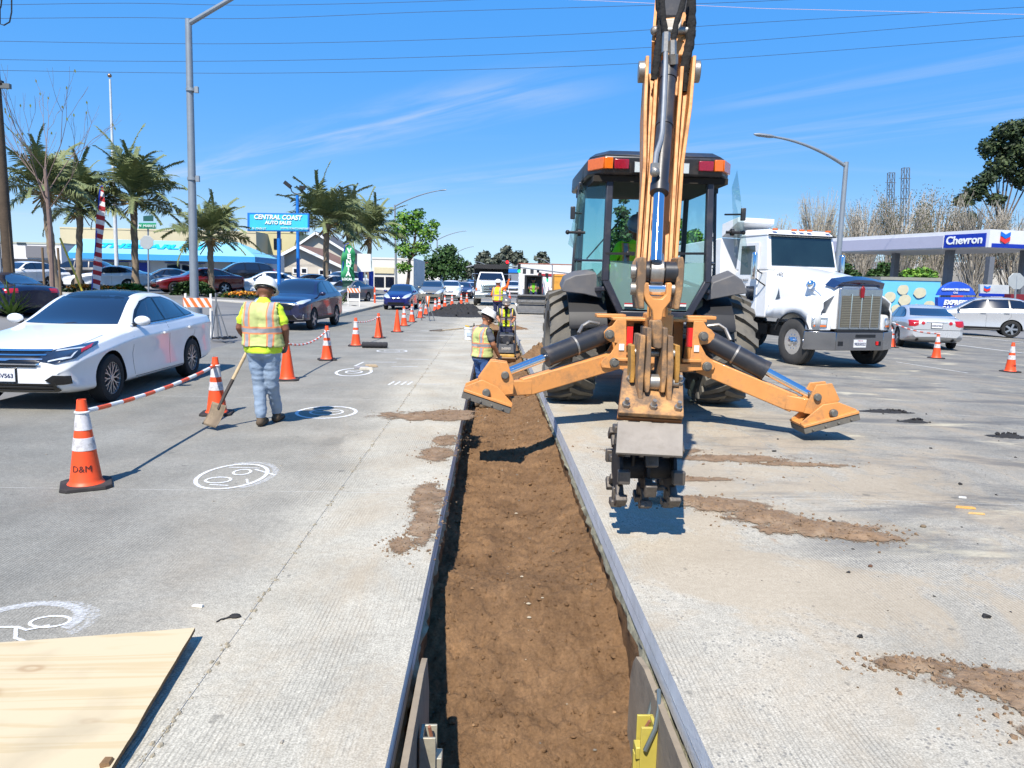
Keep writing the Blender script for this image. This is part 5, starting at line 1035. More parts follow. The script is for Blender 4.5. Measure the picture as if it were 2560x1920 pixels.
 if vest:
  bm = bmesh.new(); bm.from_mesh(me); zlo, zhi = J.get('vest_lo', pel.z + .02), 9
  keep = [f for f in bm.faces if slot[f.index] in (SH, SL) and (abs((f.calc_center_median() - ch).dot(lat)) < .19 or (slot[f.index] == SH and f.calc_center_median().z < ch.z)) and f.calc_center_median().z > zlo and not (f.calc_center_median().z > nk.z - .035)]
  opening = J.get('vest_open', None)
  if opening: keep = [f for f in keep if not (opening.dot(f.normal) > .55 and abs((f.calc_center_median() - ch).dot(lat)) < .035)]
  ks = set(keep); bmesh.ops.delete(bm, geom=[f for f in bm.faces if f not in ks], context='FACES')
  for v in bm.verts: v.co += v.normal * .014
  for f in bm.faces: f.material_index = 0
  vm = bpy.data.meshes.new('vest'); bm.to_mesh(vm); bm.free(); vm.materials.clear(); vm.materials.append(vest); vm.shade_smooth(); vo = link('vest', vm, root); so = vo.modifiers.new('t', 'SOLIDIFY'); so.thickness = .006; so.offset = 1
 mb = MB()
 for s in (-1, 1): mb.sphere(hd + hf * .086 + hs * s * .033 + hu * .012, .011, 8, 6)
 mb.build('eyes', pbr('eye_dark', S(30, 22, 20), .3), root)
 if beard:
  mb = MB(); mb.sphere(hd + hf * .062 - hu * .085, (.05, .05, .035), 10, 6); mb.build('beard', beard, root)
 if sunglasses:
  mb = MB(); c = hd + hf * .10 + hu * .014; mb.bar(c - hs * .07, c + hs * .07, .02, .045, tuple(hu))
  for s in (-1, 1): mb.bar(c + hs * s * .07, hd + hs * s * .098 + hu * .02, .006, .014, tuple(hu))
  mb.build('sunglasses', pbr('shades', S(26, 16, 18), .15, 0, 0, coat=.8), root, bevel=.006)
 if hat:
  hm, brim = hat; rot = M((hs, hf, hu)).transposed(); c = hd + hu * .065; ht = bpy.data.objects.new('hard_hat', None); ht.parent = root; col.objects.link(ht); ht.location = c; ht.rotation_euler = rot.to_euler()
  mb = MB(); prof = [(.142, -.012), (.140, .0), (.136, .03), (.124, .065), (.10, .10), (.062, .122), (.001, .13)]; mb.lathe(prof, n=28); mb.v = [V((p.x * .93, p.y * 1.08, p.z)) for p in mb.v]; mb.bar((0, -.10, .075), (0, .10, .075), .035, .112); mb.build('shell', hm, ht, smooth=50)
  mb = MB()
  if brim == 'full': mb.lathe([(.12, -.006), (.185, -.022), (.187, -.016), (.125, .004)], n=28); mb.v = [V((p.x * .93, p.y * 1.1, p.z)) for p in mb.v]
  else:
   pts = [(math.cos(R(a)) * .135, math.sin(R(a)) * .15) for a in range(20, 161, 14)]; outp = [(math.cos(R(a)) * .145, math.sin(R(a)) * .16 + .055 * math.sin(R(a)) ** 2) for a in range(20, 161, 14)]
   for i in range(len(pts) - 1): mb.hull([(*pts[i], -.012), (*outp[i], -.026), (*outp[i + 1], -.026), (*pts[i + 1], -.012)], [(*pts[i], -.004), (*outp[i], -.02), (*outp[i + 1], -.02), (*pts[i + 1], -.004)])
  mb.build('brim', hm, ht, smooth=50)
  mb = MB(); mb.lathe([(.118, -.035), (.124, -.035), (.124, -.008), (.118, -.008)], n=24, close=True); mb.v = [V((p.x * .93, p.y * 1.05, p.z)) for p in mb.v]; mb.build('suspension_band', DARK(), ht)
 return root
SKIN = pbr('skin_tan', S(176, 118, 86), .55, 0, .1, 12, .05, 200); SKIN2 = pbr('skin_brown', S(128, 82, 60), .55, 0, .1, 12, .05, 200)
LIME = pbr('shirt_lime', S(206, 236, 58), .85, 0, .08, 6, .3, 30); JEANS = pbr('jeans_light', S(138, 158, 182), .9, 0, .14, 3, .5, 24, S(186, 198, 210), .4, 2, dlo=.42, dhi=.70); JEANS2 = pbr('jeans_blue', S(56, 92, 148), .9, 0, .22, 5, .5, 24); NAVY = pbr('trousers_navy', S(34, 42, 78), .9, 0, .2, 5, .5, 24)
GREYT = pbr('tshirt_grey', S(84, 88, 98), .9, 0, .12, 6, .4, 24); BLKT = pbr('shirt_black', S(32, 34, 36), .9, 0, .15, 6, .4, 24); ORG = pbr('shirt_orange', S(238, 104, 34), .85, 0, .1, 6, .4, 24); HIVIS = pbr('jacket_hivis', S(150, 236, 20), .8, 0, .1, 6, .3, 24)
BOOT = pbr('boot_brown', S(92, 78, 62), .8, 0, .2, 10); GLOVE = pbr('glove_grey', S(104, 106, 112), .85, 0, .15, 20); HATW = pbr('hat_white', S(238, 238, 234), .3, 0, .04, 8, coat=.3); HATS = pbr('hat_silver', S(150, 140, 132), .3, .6, .1, 10); HATG = pbr('hat_grey', S(120, 124, 132), .35, 0, .05, 8)
V1 = vest_mat('vest_faded', S(192, 200, 130)); V2 = vest_mat('vest_bright', S(206, 228, 40))
def base_pose(**k):
 J = dict(pelvis=(0, 0, .95), chest=(0, 0, 1.30), neck=(0, .01, 1.49), head=(0, .02, 1.60), shoulder_l=(-.185, 0, 1.385), shoulder_r=(.185, 0, 1.385), elbow_l=(-.27, -.03, 1.16), elbow_r=(.27, -.03, 1.16), wrist_l=(-.24, .10, .94), wrist_r=(.24, .10, .94), hip_l=(-.095, 0, .90), hip_r=(.095, 0, .90), knee_l=(-.10, .02, .49), knee_r=(.10, .02, .49), ankle_l=(-.10, -.02, .10), ankle_r=(.10, -.02, .10), toe_l=(-.12, .14, .04), toe_r=(.12, .14, .04)); J.update(k); return J
w1 = gd(663, 1066)
J1 = base_pose(fat=1.08, head=(.0, .10, 1.555), neck=(0, .04, 1.47), look=(0, 1, -.42), shoulder_l=(-.185, 0, 1.385), shoulder_r=(.185, 0, 1.385), elbow_l=(-.265, -.02, 1.15), elbow_r=(.265, .0, 1.15), wrist_l=(-.215, .12, .96), wrist_r=(.215, .14, .95), hand_l=(.35, .8, -.3), knee_l=(-.075, .05, .50), ankle_l=(-.055, .02, .11), toe_l=(-.06, .18, .05), knee_r=(.075, .06, .50), ankle_r=(.03, .30, .11), toe_r=(.04, .46, .05), hem=.87, vest_lo=.95, gloves=True, curl=1.5, palm_l=(1, 0, 0), palm_r=(-1, 0, 0))
person('worker in white hard hat and faded yellow vest walking away with a shovel', (w1.x, w1.y, 0), R(-4), J1, [LIME, LIME, JEANS, SKIN2, BOOT, GLOVE], V1, (HATW, 'cap'), .965)
def shovel():
 root = thing('shovel', 'square-bladed shovel with worn wooden handle held by the walking worker', 'shovel', (w1.x, w1.y, 0))
 top = V((w1.x - .155, w1.y + .16, .98)); bot = V((w1.x - .41, w1.y - .10, .36)); low = V((w1.x - .46, w1.y - .16, .22))
 mb = MB(); mb.tube([top, top.lerp(bot, .5), bot], .019, 10); mb.build('handle', pbr('ash_handle', S(196, 172, 134), .6, 0, .15, 8, .1, 60, S(140, 116, 84), .5, 12), root, ab=True)
 mb = MB(); mb.tube([top.lerp(bot, .72), bot, low], [.021, .021, .016], 10); mb.build('socket', pbr('socket_dark', S(74, 66, 60), .6, .4, .2, 20), root, ab=True)
 d = (low - bot).normalized(); sx = V((.92, -.35, .10)); sx = (sx - d * sx.dot(d)).normalized(); nn = d.cross(sx); hw = .108; L_ = .27
 def f(u, v): x = (u - .5) * 2; return low - d * .06 + sx * x * hw * (1 - .04 * v) + d * L_ * v + nn * (.022 * x * x - .02 * math.sin(v * PI) )
 mb = MB(); mb.grid(10, 10, f); o = mb.build('blade', pbr('blade_dirty', S(128, 112, 92), .65, .3, .2, 10, .2, 60, S(186, 166, 134), .6, 6), root, ab=True, fix=False); so = o.modifiers.new('t', 'SOLIDIFY'); so.thickness = .005
shovel()
p2 = V((-.14, 12.4, -.46))
J2 = base_pose(head=(0, .09, 1.585), neck=(0, .05, 1.47), look=(.15, 1, -.55), elbow_r=(.25, .05, 1.16), wrist_r=(.22, .20, .95), elbow_l=(-.25, .0, 1.15), wrist_l=(-.22, .14, .93), knee_l=(-.10, .06, .49), knee_r=(.10, .0, .49), gloves=True, hem=.90, vest_lo=.93)
person('worker in white full-brim hard hat standing side-on at the left trench edge', p2, R(-52), J2, [GREYT, GREYT, JEANS2, SKIN, BOOT, GLOVE], V1, (HATW, 'full'), .95, sunglasses=True)
p3 = V((.42, 20.75, -.46))
J3 = base_pose(pelvis=(0, -.06, .95), chest=(0, .03, 1.28), neck=(0, .09, 1.46), head=(0, .15, 1.58), look=(0, 1, -.35), shoulder_l=(-.185, .03, 1.40), shoulder_r=(.185, .03, 1.40), elbow_l=(-.25, .16, 1.16), elbow_r=(.25, .16, 1.16), wrist_l=(-.15, .36, 1.03), wrist_r=(.15, .36, 1.03), hand_l=(.2, .9, -.3), hand_r=(-.2, .9, -.3), gloves=True, hem=.90, vest_lo=.92, vest_open=V((0, 1, 0)), palm_l=(0, 0, -1), palm_r=(0, 0, -1))
person('worker in brown hard hat and sunglasses bent over the plate compactor, facing us', p3, R(180), J3, [BLKT, BLKT, NAVY, SKIN, BOOT, GLOVE], V2, (HATS, 'cap'), .96, sunglasses=True, beard=pbr('beard_dark', S(50, 38, 32), .9))
p4 = gd(1243, 808)
J4 = base_pose(look=(0, 1, 0), elbow_r=(.36, .10, 1.50), wrist_r=(.42, .16, 1.78), hand_r=(.2, .1, 1), elbow_l=(-.26, .02, 1.15), wrist_l=(-.18, .18, 1.02), long_sleeve=True, gloves=True, hem=.90, vest_lo=.93, curl=.2, palm_r=(0, 1, 0))
person('worker in orange shirt waving the dump truck back with a raised arm', (p4.x, p4.y, 0), R(-20), J4, [ORG, ORG, NAVY, SKIN, BOOT, GLOVE], V2, (HATW, 'cap'), .97)
J5 = base_pose(pelvis=(0, 0, .50), chest=(0, .03, .86), neck=(0, .06, 1.04), head=(0, .10, 1.17), look=(-.1, 1, -.5), shoulder_l=(-.20, .03, .98), shoulder_r=(.20, .03, .98), elbow_l=(-.33, .14, .74), elbow_r=(.33, .14, .74), wrist_l=(-.31, .40, .66), wrist_r=(.31, .40, .66), hip_l=(-.1, .04, .47), hip_r=(.1, .04, .47), knee_l=(-.13, .46, .50), knee_r=(.13, .46, .50), ankle_l=(-.13, .50, .10), ankle_r=(.13, .50, .10), toe_l=(-.13, .66, .04), toe_r=(.13, .66, .04), long_sleeve=True, gloves=True, hem=.42, vest_lo=.50, curl=1.4, palm_l=(0, 0, -1), palm_r=(0, 0, -1))
OPV = vest_mat('vest_operator', S(206, 228, 40))
person('backhoe operator in lime jacket and grey hard hat seated behind the cab glass', (2.02, 10.62, 1.10), R(180), J5, [HIVIS, HIVIS, NAVY, SKIN2, BOOT, pbr('glove_dark', S(70, 64, 60), .8)], OPV, (HATG, 'cap'), 1.14)
# ================================================================ CARS
GLASSD = pbr('car_glass', S(22, 28, 44), .04, 0, 0, coat=1.0, spec=.7); CHR = CHROME(); TRIM = pbr('gloss_black', S(16, 16, 19), .25, 0, 0, coat=.4)
TYRE = pbr('car_tyre', S(34, 34, 35), .85, 0, .15, 10, .1, 60); ALLOY = pbr('alloy', S(176, 178, 182), .3, .8, .08, 10); LENS = pbr('headlamp', S(206, 214, 222), .08, .2, .15, 12, coat=1.0); LENSD = pbr('headlamp_dark', S(40, 46, 60), .08, .2, .3, 20, coat=1.0)
REDL = pbr('tail_lens', S(176, 22, 26), .15, 0, .15, 20, coat=.8); PLATE = pbr('plate_white', S(228, 230, 232), .4, 0, .05, 10); INK = pbr('plate_ink', S(40, 48, 90), .5, 0, 0)
def paint(name, c, metal=.0, rough=.22): return pbr('paint_' + name, c, rough, metal, .03, 1.5, 0, 60, S(150, 144, 134), .10, 1.2, .8)
def car_mesh(st, wheels, name):
 mb = MB(); K = 9; n = 2 * K - 2
 for (y, zl, w, zb, wt, zt) in st:
  half = [(0, zl + .02), (w * .86, zl), (w * .99, zl + .09), (w * .965, zl + (zb - zl) * .50), (w * 1.0, zb - .115), (w * .94, zb), (wt, zt - .035 - .02 * (zt - zb)), (wt * .6, zt), (0, zt + .012)]
  ring = half + [(-x, z) for x, z in half[-2:0:-1]]
  mb.v += [V((x, y, z)) for x, z in ring]
 for j in range(len(st) - 1):
  for i in range(n): mb.f.append((j * n + i, j * n + (i + 1) % n, (j + 1) * n + (i + 1) % n, (j + 1) * n + i)); mb.m.append(0)
 mb.f += [tuple(range(n)), tuple((len(st) - 1) * n + i for i in reversed(range(n)))]; mb.m += [0, 0]
 cm = mb.mesh(name, TRIM, 0, False); ca = cm.attributes.new('crease_edge', 'FLOAT', 'EDGE'); cs_ = {4: .75, 5: .55, 6: .5, 2: .4}; cs_.update({n - k: v for k, v in list(cs_.items())})
 for e in cm.edges:
  a_, b_ = e.vertices
  if a_ % n == b_ % n and a_ % n in cs_: ca.data[e.index].value = cs_[a_ % n]
 ob = link('tmp', cm); s = ob.modifiers.new('s', 'SUBSURF'); s.levels = 3; s.render_levels = 3
 cut = MB()
 for y, r, w in wheels: cut.cyl((-1.4, y, r * .98), (-w + .26, y, r * .98), r * 1.17, n=32); cut.cyl((w - .26, y, r * .98), (1.4, y, r * .98), r * 1.17, n=32)
 co = link('tmpc', cut.mesh('cut', DARK(), 0)); b = ob.modifiers.new('b', 'BOOLEAN'); b.operation = 'DIFFERENCE'; b.object = co; b.solver = 'EXACT'
 ob.modifiers['b'].show_viewport = False; full = evmesh(ob); ob.modifiers['b'].show_viewport = True; me = evmesh(ob)
 bvh = BVHTree.FromPolygons([v.co for v in full.vertices], [p.vertices[:] for p in full.polygons])
 bpy.data.objects.remove(ob); bpy.data.objects.remove(co); me.shade_smooth(); me.set_sharp_from_angle(angle=R(42)); me.materials.clear(); me.materials.append(TRIM); me.materials.append(DARK())
 for p in me.polygons:
  c = p.center
  for y, r, w in wheels:
   if abs(math.hypot(c.y - y, c.z - r * .98) - r * 1.17) < .02 and abs(p.normal.x) < .5 and abs(c.x) < w - .03: p.material_index = 1
   if abs(c.x) < w - .24 and abs(p.normal.x) > .8 and math.hypot(c.y - y, c.z - r) < r * 1.1: p.material_index = 1
 return me, bvh
DIRS = {'front': (V((0, -1, 0)), lambda u, v: V((u, 6, v))), 'rear': (V((0, 1, 0)), lambda u, v: V((u, -6, v))), 'left': (V((1, 0, 0)), lambda u, v: V((-6, u, v))), 'right': (V((-1, 0, 0)), lambda u, v: V((6, u, v))), 'top': (V((0, 0, -1)), lambda u, v: V((u, v, 6)))}
def patch(bvh, poly, side, off=.004, step=.05, th=.004):
 """a sheet that follows the body: the outline is projected on the skin from one side"""
 d, f = DIRS[side]; pts = []; n = len(poly)
 for i in range(n):
  a, b_ = poly[i], poly[(i + 1) % n]; k = max(1, int(math.hypot(b_[0] - a[0], b_[1] - a[1]) / step))
  pts += [(lerp(a[0], b_[0], t / k), lerp(a[1], b_[1], t / k)) for t in range(k)]
 nb = len(pts); us = [p[0] for p in pts]; vs = [p[1] for p in pts]
 def inside(u, v):
  c = False
  for i in range(nb):
   (x1, y1), (x2, y2) = pts[i], pts[i - 1]
   if (y1 > v) != (y2 > v) and u < (x2 - x1) * (v - y1) / (y2 - y1) + x1: c = not c
  return c
 def dist(u, v): return min(math.hypot(u - p[0], v - p[1]) for p in pts)
 u = min(us) + step / 2
 inner = []
 while u < max(us):
  v = min(vs) + step / 2
  while v < max(vs):
   if inside(u, v) and dist(u, v) > step * .4: inner.append((u, v))
   v += step
  u += step
 allp = pts + inner; r = delaunay_2d_cdt([V(p) for p in allp], [(i, (i + 1) % nb) for i in range(nb)], [], 1, 1e-5)
 vv = [];
 for q in r[0]:
  h, nn, _, _ = bvh.ray_cast(f(q.x, q.y), d)
  if h is None:
   h, nn, _, _ = bvh.find_nearest(f(q.x, q.y) + d * 4.5)
  vv.append((h, nn if nn.dot(d) < 0 else -nn))
 mb = MB(); mb.v = [h + nn * off for h, nn in vv]; mb.f = [tuple(t) for t in r[2]]; mb.m = [0] * len(mb.f)
 me = mb.mesh('patch', TRIM, 60); bm = bmesh.new(); bm.from_mesh(me)
 return me
def strip(pts, w):
 """outline of a thin line through 2D points"""
 L_, R_ = [], []
 for i, p in enumerate(pts):
  a, b_ = pts[max(0, i - 1)], pts[min(len(pts) - 1, i + 1)]; dx, dy = b_[0] - a[0], b_[1] - a[1]; l = math.hypot(dx, dy) or 1; L_.append((p[0] - dy / l * w / 2, p[1] + dx / l * w / 2)); R_.append((p[0] + dy / l * w / 2, p[1] - dx / l * w / 2))
 return L_ + R_[::-1]
def mirx(poly): return [(-u, v) for u, v in poly]
def wheel_meshes(r, w, style, key):
 mb = MB(); mb.lathe([(r * .66, -w / 2 + .01), (r * .80, -w / 2), (r * .95, -w / 2 + .015), (r, -w / 2 + .04), (r, w / 2 - .04), (r * .95, w / 2 - .015), (r * .80, w / 2), (r * .66, w / 2 - .01)], axis='X', n=36, close=True); ty = mb.mesh('tyre', TYRE)
 mb = MB(); x = w / 2 - .015; mb.lathe([(r * .67, x - .06), (r * .68, x), (r * .645, x), (r * .63, x - .05)], axis='X', n=36, close=True); mb.mat(1).lathe([(r * .64, x - .09), (.02, x - .09)], axis='X', n=28); mb.mat(0)
 ns = {'twin': 10, 'five': 5, 'six': 6, 'multi': 12}[style]
 for k in range(ns):
  a = 2 * PI * k / ns; d = V((0, math.cos(a), math.sin(a))); t = V((0, -d.z, d.y)); c = V((x - .02, 0, 0))
  if style == 'twin':
   m_ = c + d * r * .34
   mb.bar(c + d * .03, m_, .02, .018, t)
   for s in (-1, 1): mb.bar(m_, c + d * r * .64 + t * s * r * .11, .02, .014, t)
  else: mb.bar(c + d * .02, c + d * r * .65, .03, {'five': .075, 'six': .06, 'multi': .028}[style], t)
 mb.cyl((x - .05, 0, 0), (x - .004, 0, 0), r * .13, n=16); ri = mb.mesh('rim', [ALLOY, DARK()])
 return ty, ri
TYPES = {}
def car_type(key, st, axles, r, w, wheel_style, wins, extra, plate=True, mirror=(.55, 1.0), handles=(), sil=None, seams=()):
 me, bvh = car_mesh(st, [(y, r, w) for y in axles], key); parts = [('body', me, 'paint', None)]
 def P(name, poly, side, mat, off=.004, both=False, step=.05):
  parts.append((name, patch(bvh, poly, side, off, step), mat, None))
  if both: parts.append((name, patch(bvh, mirx(poly) if side in ('front', 'rear', 'top') else poly, side if side in ('front', 'rear', 'top') else 'right', off, step), mat, None))
 P('windscreen', wins['front'], 'front', GLASSD, .005); P('rear_window', wins['rear'], 'rear', GLASSD, .005)
 P('window_surround', wins['side'], 'left', TRIM, .003, True)
 for q in wins['panes']: P('side_window', q, 'left', GLASSD, .007, True)
 for e in extra: P(*e)
 for q in seams: P('door_seam', strip(q, .007), 'left', TRIM, .0015, True, .09)
 for y, z in handles:
  for sgn in (-1, 1):
   h, nn, _, _ = bvh.ray_cast(V((6 * sgn, y, z)), V((-sgn, 0, 0)))
   mb = MB(); mb.box(h + V((sgn * .018, 0, 0)), (.03, .19, .03)); parts.append(('door_handle', mb.mesh('handle', TRIM), 'paint', None))
 ym, zm = mirror
 for sgn in (-1, 1):
  h, nn, _, _ = bvh.ray_cast(V((6 * sgn, ym, zm)), V((-sgn, 0, 0)))
  mb = MB(); c = h + V((sgn * .14, .0, .045)); mb.sphere(c, (.115, .065, .072), 14, 9); parts.append(('mirror', mb.mesh('mirror', TRIM), 'paint', None)); mb = MB(); mb.bar(h - V((sgn * .02, 0, .01)), c - V((0, 0, .05)), .05, .03); mb.box(c + V((0, -.05, 0)), (.17, .02, .10)); parts.append(('mirror_foot', mb.mesh('mirror_foot', TRIM), TRIM, None))
 ty, ri = wheel_meshes(r, .215, wheel_style, key)
 for y in axles:
  for sgn in (-1, 1): parts.append(('wheel', (ty, ri), 'wheel', (sgn * (w - .115), y, r, sgn)))
 TYPES[key] = (parts, bvh, st)
def place_car(key, label, pm, loc, rz, scale=1.0, group=None, front_plate=None, rear_plate=None, name='parked_car', zoff=0, override=None):
 parts, bvh, st = TYPES[key]; root = thing(name, label, 'car', loc, rz, group, scale); override = override or {}
 for nme, me, mat, w in parts:
  if mat == 'wheel':
   e = bpy.data.objects.new('wheel', None); col.objects.link(e); e.parent = root; e.location = w[:3]; e.rotation_euler = (0, 0, 0 if w[3] > 0 else PI)
   link('tyre', me[0], e); link('rim', me[1], e); continue
  o = link(nme, me, root); m = pm if mat == 'paint' else override.get(nme, mat)
  o.material_slots[0].link = 'OBJECT'; o.material_slots[0].material = m
 for txt, side, zp in ((front_plate, 'front', None), (rear_plate, 'rear', None)):
  if not txt: continue
  s, z = txt; d, f = DIRS[side]; h, nn, _, _ = bvh.ray_cast(f(0, z), d); y = h.y - d.y * .02
  mb = MB(); mb.b2((-.155, y - .006, z - .08), (.155, y + .006, z + .08)); pl = mb.build('licence_plate', PLATE, root, bevel=.004)
  mb = MB(); mb.b2((-.17, y + d.y * .016 - .008, z - .095), (.17, y + d.y * .016 + .008, z + .09)); mb.build('plate_frame', TRIM, root, bevel=.004)
  t = text('plate_text', s, .074, INK, pl, (0, y - d.y * .008, z - .01), (R(90), 0, PI if side == 'front' else 0), extrude=.0006, bold=.002)
 return root
# ---- sedan with black roof (the big white one) -------------------------------------------------
SED = [(2.21, .34, .66, .60, .46, .63), (2.15, .22, .79, .68, .56, .71), (1.92, .18, .86, .76, .63, .80), (1.34, .17, .90, .845, .66, .905), (.90, .17, .90, .90, .69, .975), (.64, .17, .90, .92, .70, 1.01), (.04, .17, .90, .945, .60, 1.375), (-.32, .17, .90, .955, .585, 1.455), (-.95, .17, .90, .965, .575, 1.445), (-1.40, .17, .90, .985, .56, 1.345), (-2.0, .20, .89, 1.0, .62, 1.09), (-2.28, .26, .86, 1.0, .64, 1.075), (-2.44, .34, .80, .95, .58, 1.02), (-2.51, .42, .70, .86, .50, .92)]
side_s = [(.50, .985), (.20, 1.185), (-.06, 1.31), (-.37, 1.365), (-.85, 1.36), (-1.22, 1.28), (-1.68, 1.07), (-1.62, 1.045), (-.4, 1.0)]
panes_s = [[(.42, .998), (.16, 1.17), (-.07, 1.285), (-.36, 1.345), (-.42, 1.345), (-.42, 1.015)], [(-.48, 1.015), (-.48, 1.345), (-.85, 1.34), (-1.15, 1.275), (-1.24, 1.035)], [(-1.28, 1.04), (-1.21, 1.25), (-1.58, 1.075), (-1.56, 1.055)]]
WS = [(-.64, 1.0), (.64, 1.0), (.61, 1.06), (.49, 1.355), (.3, 1.385), (-.3, 1.385), (-.49, 1.355), (-.61, 1.06)]
RW = [(-.62, 1.11), (.62, 1.11), (.52, 1.34), (-.52, 1.34)]
extra = [('roof_panel', [(-.46, .10), (.46, .10), (.45, -.95), (-.45, -.95)], 'top', TRIM, .004), ('grille', [(-.50, .735), (.50, .735), (.47, .66), (.40, .56), (-.40, .56), (-.47, .66)], 'front', TRIM, .014),
   ('headlight', [(.40, .63), (.46, .735), (.66, .785), (.80, .825), (.83, .79), (.79, .66), (.62, .60)], 'front', LENSD, .015, True, .03), ('daytime_lamp', strip([(.54, .622), (.755, .672), (.79, .765), (.54, .735)], .016), 'front', LENS, .019, True, .03),
   ('side_marker', [(.80, .805), (.82, .77), (.80, .72), (.79, .75)], 'front', REDL, .019, True, .03),
   ('lower_intake', [(-.60, .36), (.60, .36), (.66, .28), (.60, .255), (-.60, .255), (-.66, .28)], 'front', TRIM, .014), ('fog_recess', [(.50, .40), (.60, .465), (.76, .455), (.77, .355), (.60, .345)], 'front', TRIM, .016, True),
   ('tail_light', [(.45, .98), (.80, .97), (.79, .84), (.48, .86)], 'rear', REDL, .006, True), ('sill_trim', strip([(.58, .965), (-.4, .985), (-1.66, 1.03)], .016), 'left', CHR, .006, True), ('bonnet_seam', strip([(.70, 1.2), (.66, 2.0), (.45, 2.12)], .008), 'top', TRIM, .0015, True, .1)]
for z, wd in ((.738, .020), (.69, .014), (.645, .014), (.595, .014)): extra.append(('grille_bar', [(-.50 + (.74 - z) * .35, z - wd / 2), (.50 - (.74 - z) * .35, z - wd / 2), (.50 - (.74 - z) * .35, z + wd / 2), (-.50 + (.74 - z) * .35, z + wd / 2)], 'front', CHR, .022))
for z in (.33, .285): extra.append(('intake_bar', [(-.58, z - .006), (.58, z - .006), (.58, z + .006), (-.58, z + .006)], 'front', pbr('intake_grey', S(70, 72, 78), .4), .02))
car_type('sedan', SED, (1.34, -1.34), .325, .90, 'twin', dict(front=WS, rear=RW, side=side_s, panes=panes_s), extra, mirror=(.47, 1.0), handles=((-.30, .83), (-1.25, .86)), seams=([(.72, .30), (.76, .60), (.70, .84), (.60, .96)], [(-.45, .24), (-.46, .98)], [(-1.05, .30), (-1.45, .75), (-1.45, 1.0)], [(.70, .27), (-.95, .27)]))
# ---- compact SUV ------------------------------------------------------------------------------
SUV = [(2.22, .42, .70, .80, .50, .85), (2.14, .28, .84, .90, .60, .95), (1.85, .25, .91, .98, .67, 1.03), (1.33, .25, .925, 1.03, .70, 1.09), (.95, .25, .925, 1.06, .72, 1.14), (.72, .25, .925, 1.08, .72, 1.18), (.16, .25, .925, 1.11, .63, 1.55), (-.25, .25, .925, 1.125, .615, 1.66), (-1.2, .25, .925, 1.15, .60, 1.655), (-1.75, .25, .92, 1.17, .58, 1.59), (-2.12, .28, .90, 1.15, .60, 1.28), (-2.28, .34, .86, 1.03, .62, 1.10), (-2.36, .44, .76, .86, .50, .94)]
side_v = [(.62, 1.14), (.10, 1.49), (-.25, 1.575), (-1.2, 1.58), (-1.78, 1.51), (-1.95, 1.25), (-1.8, 1.20)]
panes_v = [[(.50, 1.16), (.08, 1.46), (-.25, 1.545), (-.38, 1.56), (-.38, 1.17)], [(-.44, 1.17), (-.44, 1.56), (-1.14, 1.555), (-1.2, 1.19)], [(-1.26, 1.19), (-1.20, 1.55), (-1.74, 1.485), (-1.84, 1.24)]]
WSV = [(-.70, 1.17), (.70, 1.17), (.55, 1.54), (.3, 1.565), (-.3, 1.565), (-.55, 1.54)]; RWV = [(-.60, 1.22), (.60, 1.22), (.52, 1.55), (-.52, 1.55)]
GR = pbr('grey_trim', S(150, 152, 156), .4, .4)
extra_v = [('grille', [(-.46, .93), (.46, .93), (.60, .86), (.42, .66), (-.42, .66), (-.60, .86)], 'front', TRIM, .006), ('grille_bar', [(-.50, .91), (.50, .91), (.62, .87), (.60, .85), (.48, .88), (-.48, .88), (-.60, .85), (-.62, .87)], 'front', CHR, .012), ('headlight', [(.50, .865), (.66, .95), (.86, 1.0), (.88, .955), (.80, .86), (.60, .83)], 'front', LENS, .008, True, .03), ('lower_intake', [(-.5, .50), (.5, .50), (.62, .36), (-.62, .36)], 'front', TRIM, .006),
   ('bumper_trim', strip([(.50, .51), (.62, .375), (.78, .375), (.79, .53)], .022), 'front', CHR, .010, True, .04), ('tail_light', [(.62, 1.30), (.80, 1.18), (.86, 1.0), (.70, .98), (.60, 1.12)], 'rear', REDL, .006, True), ('sill_cladding', [(1.0, .42), (.97, .27), (-.97, .27), (-1.0, .42)], 'left', DARK(), .006, True)]
car_type('suv', SUV, (1.33, -1.33), .35, .925, 'five', dict(front=WSV, rear=RWV, side=side_v, panes=panes_v), extra_v, mirror=(.62, 1.12), handles=((-.28, 1.0), (-1.12, 1.02)), seams=([(.74, .42), (.76, .8), (.68, 1.1)], [(-.41, .42), (-.41, 1.14)], [(-.98, .48), (-1.28, .85), (-1.28, 1.14)]))
# ---- small hatch and minivan share the tall shape with a short nose ------------------------------
HAT = [(2.05, .38, .64, .66, .42, .70), (1.97, .24, .76, .76, .52, .80), (1.65, .20, .83, .86, .60, .92), (1.25, .20, .845, .93, .63, 1.0), (.95, .20, .845, .97, .64, 1.07), (.75, .20, .845, .99, .64, 1.12), (.10, .20, .845, 1.02, .57, 1.45), (-.25, .20, .845, 1.03, .56, 1.525), (-1.0, .20, .845, 1.05, .55, 1.50), (-1.5, .20, .84, 1.07, .53, 1.42), (-1.95, .24, .82, 1.02, .56, 1.10), (-2.08, .34, .76, .90, .52, .96)]
sh = [(.72, 1.04), (.12, 1.39), (-.25, 1.455), (-1.0, 1.435), (-1.52, 1.33), (-1.7, 1.12), (-1.6, 1.09)]
ph = [[(.58, 1.055), (.10, 1.365), (-.25, 1.43), (-.34, 1.43), (-.34, 1.07)], [(-.40, 1.07), (-.40, 1.43), (-1.0, 1.41), (-1.12, 1.39), (-1.2, 1.09)], [(-1.25, 1.10), (-1.18, 1.37), (-1.5, 1.31), (-1.6, 1.12)]]
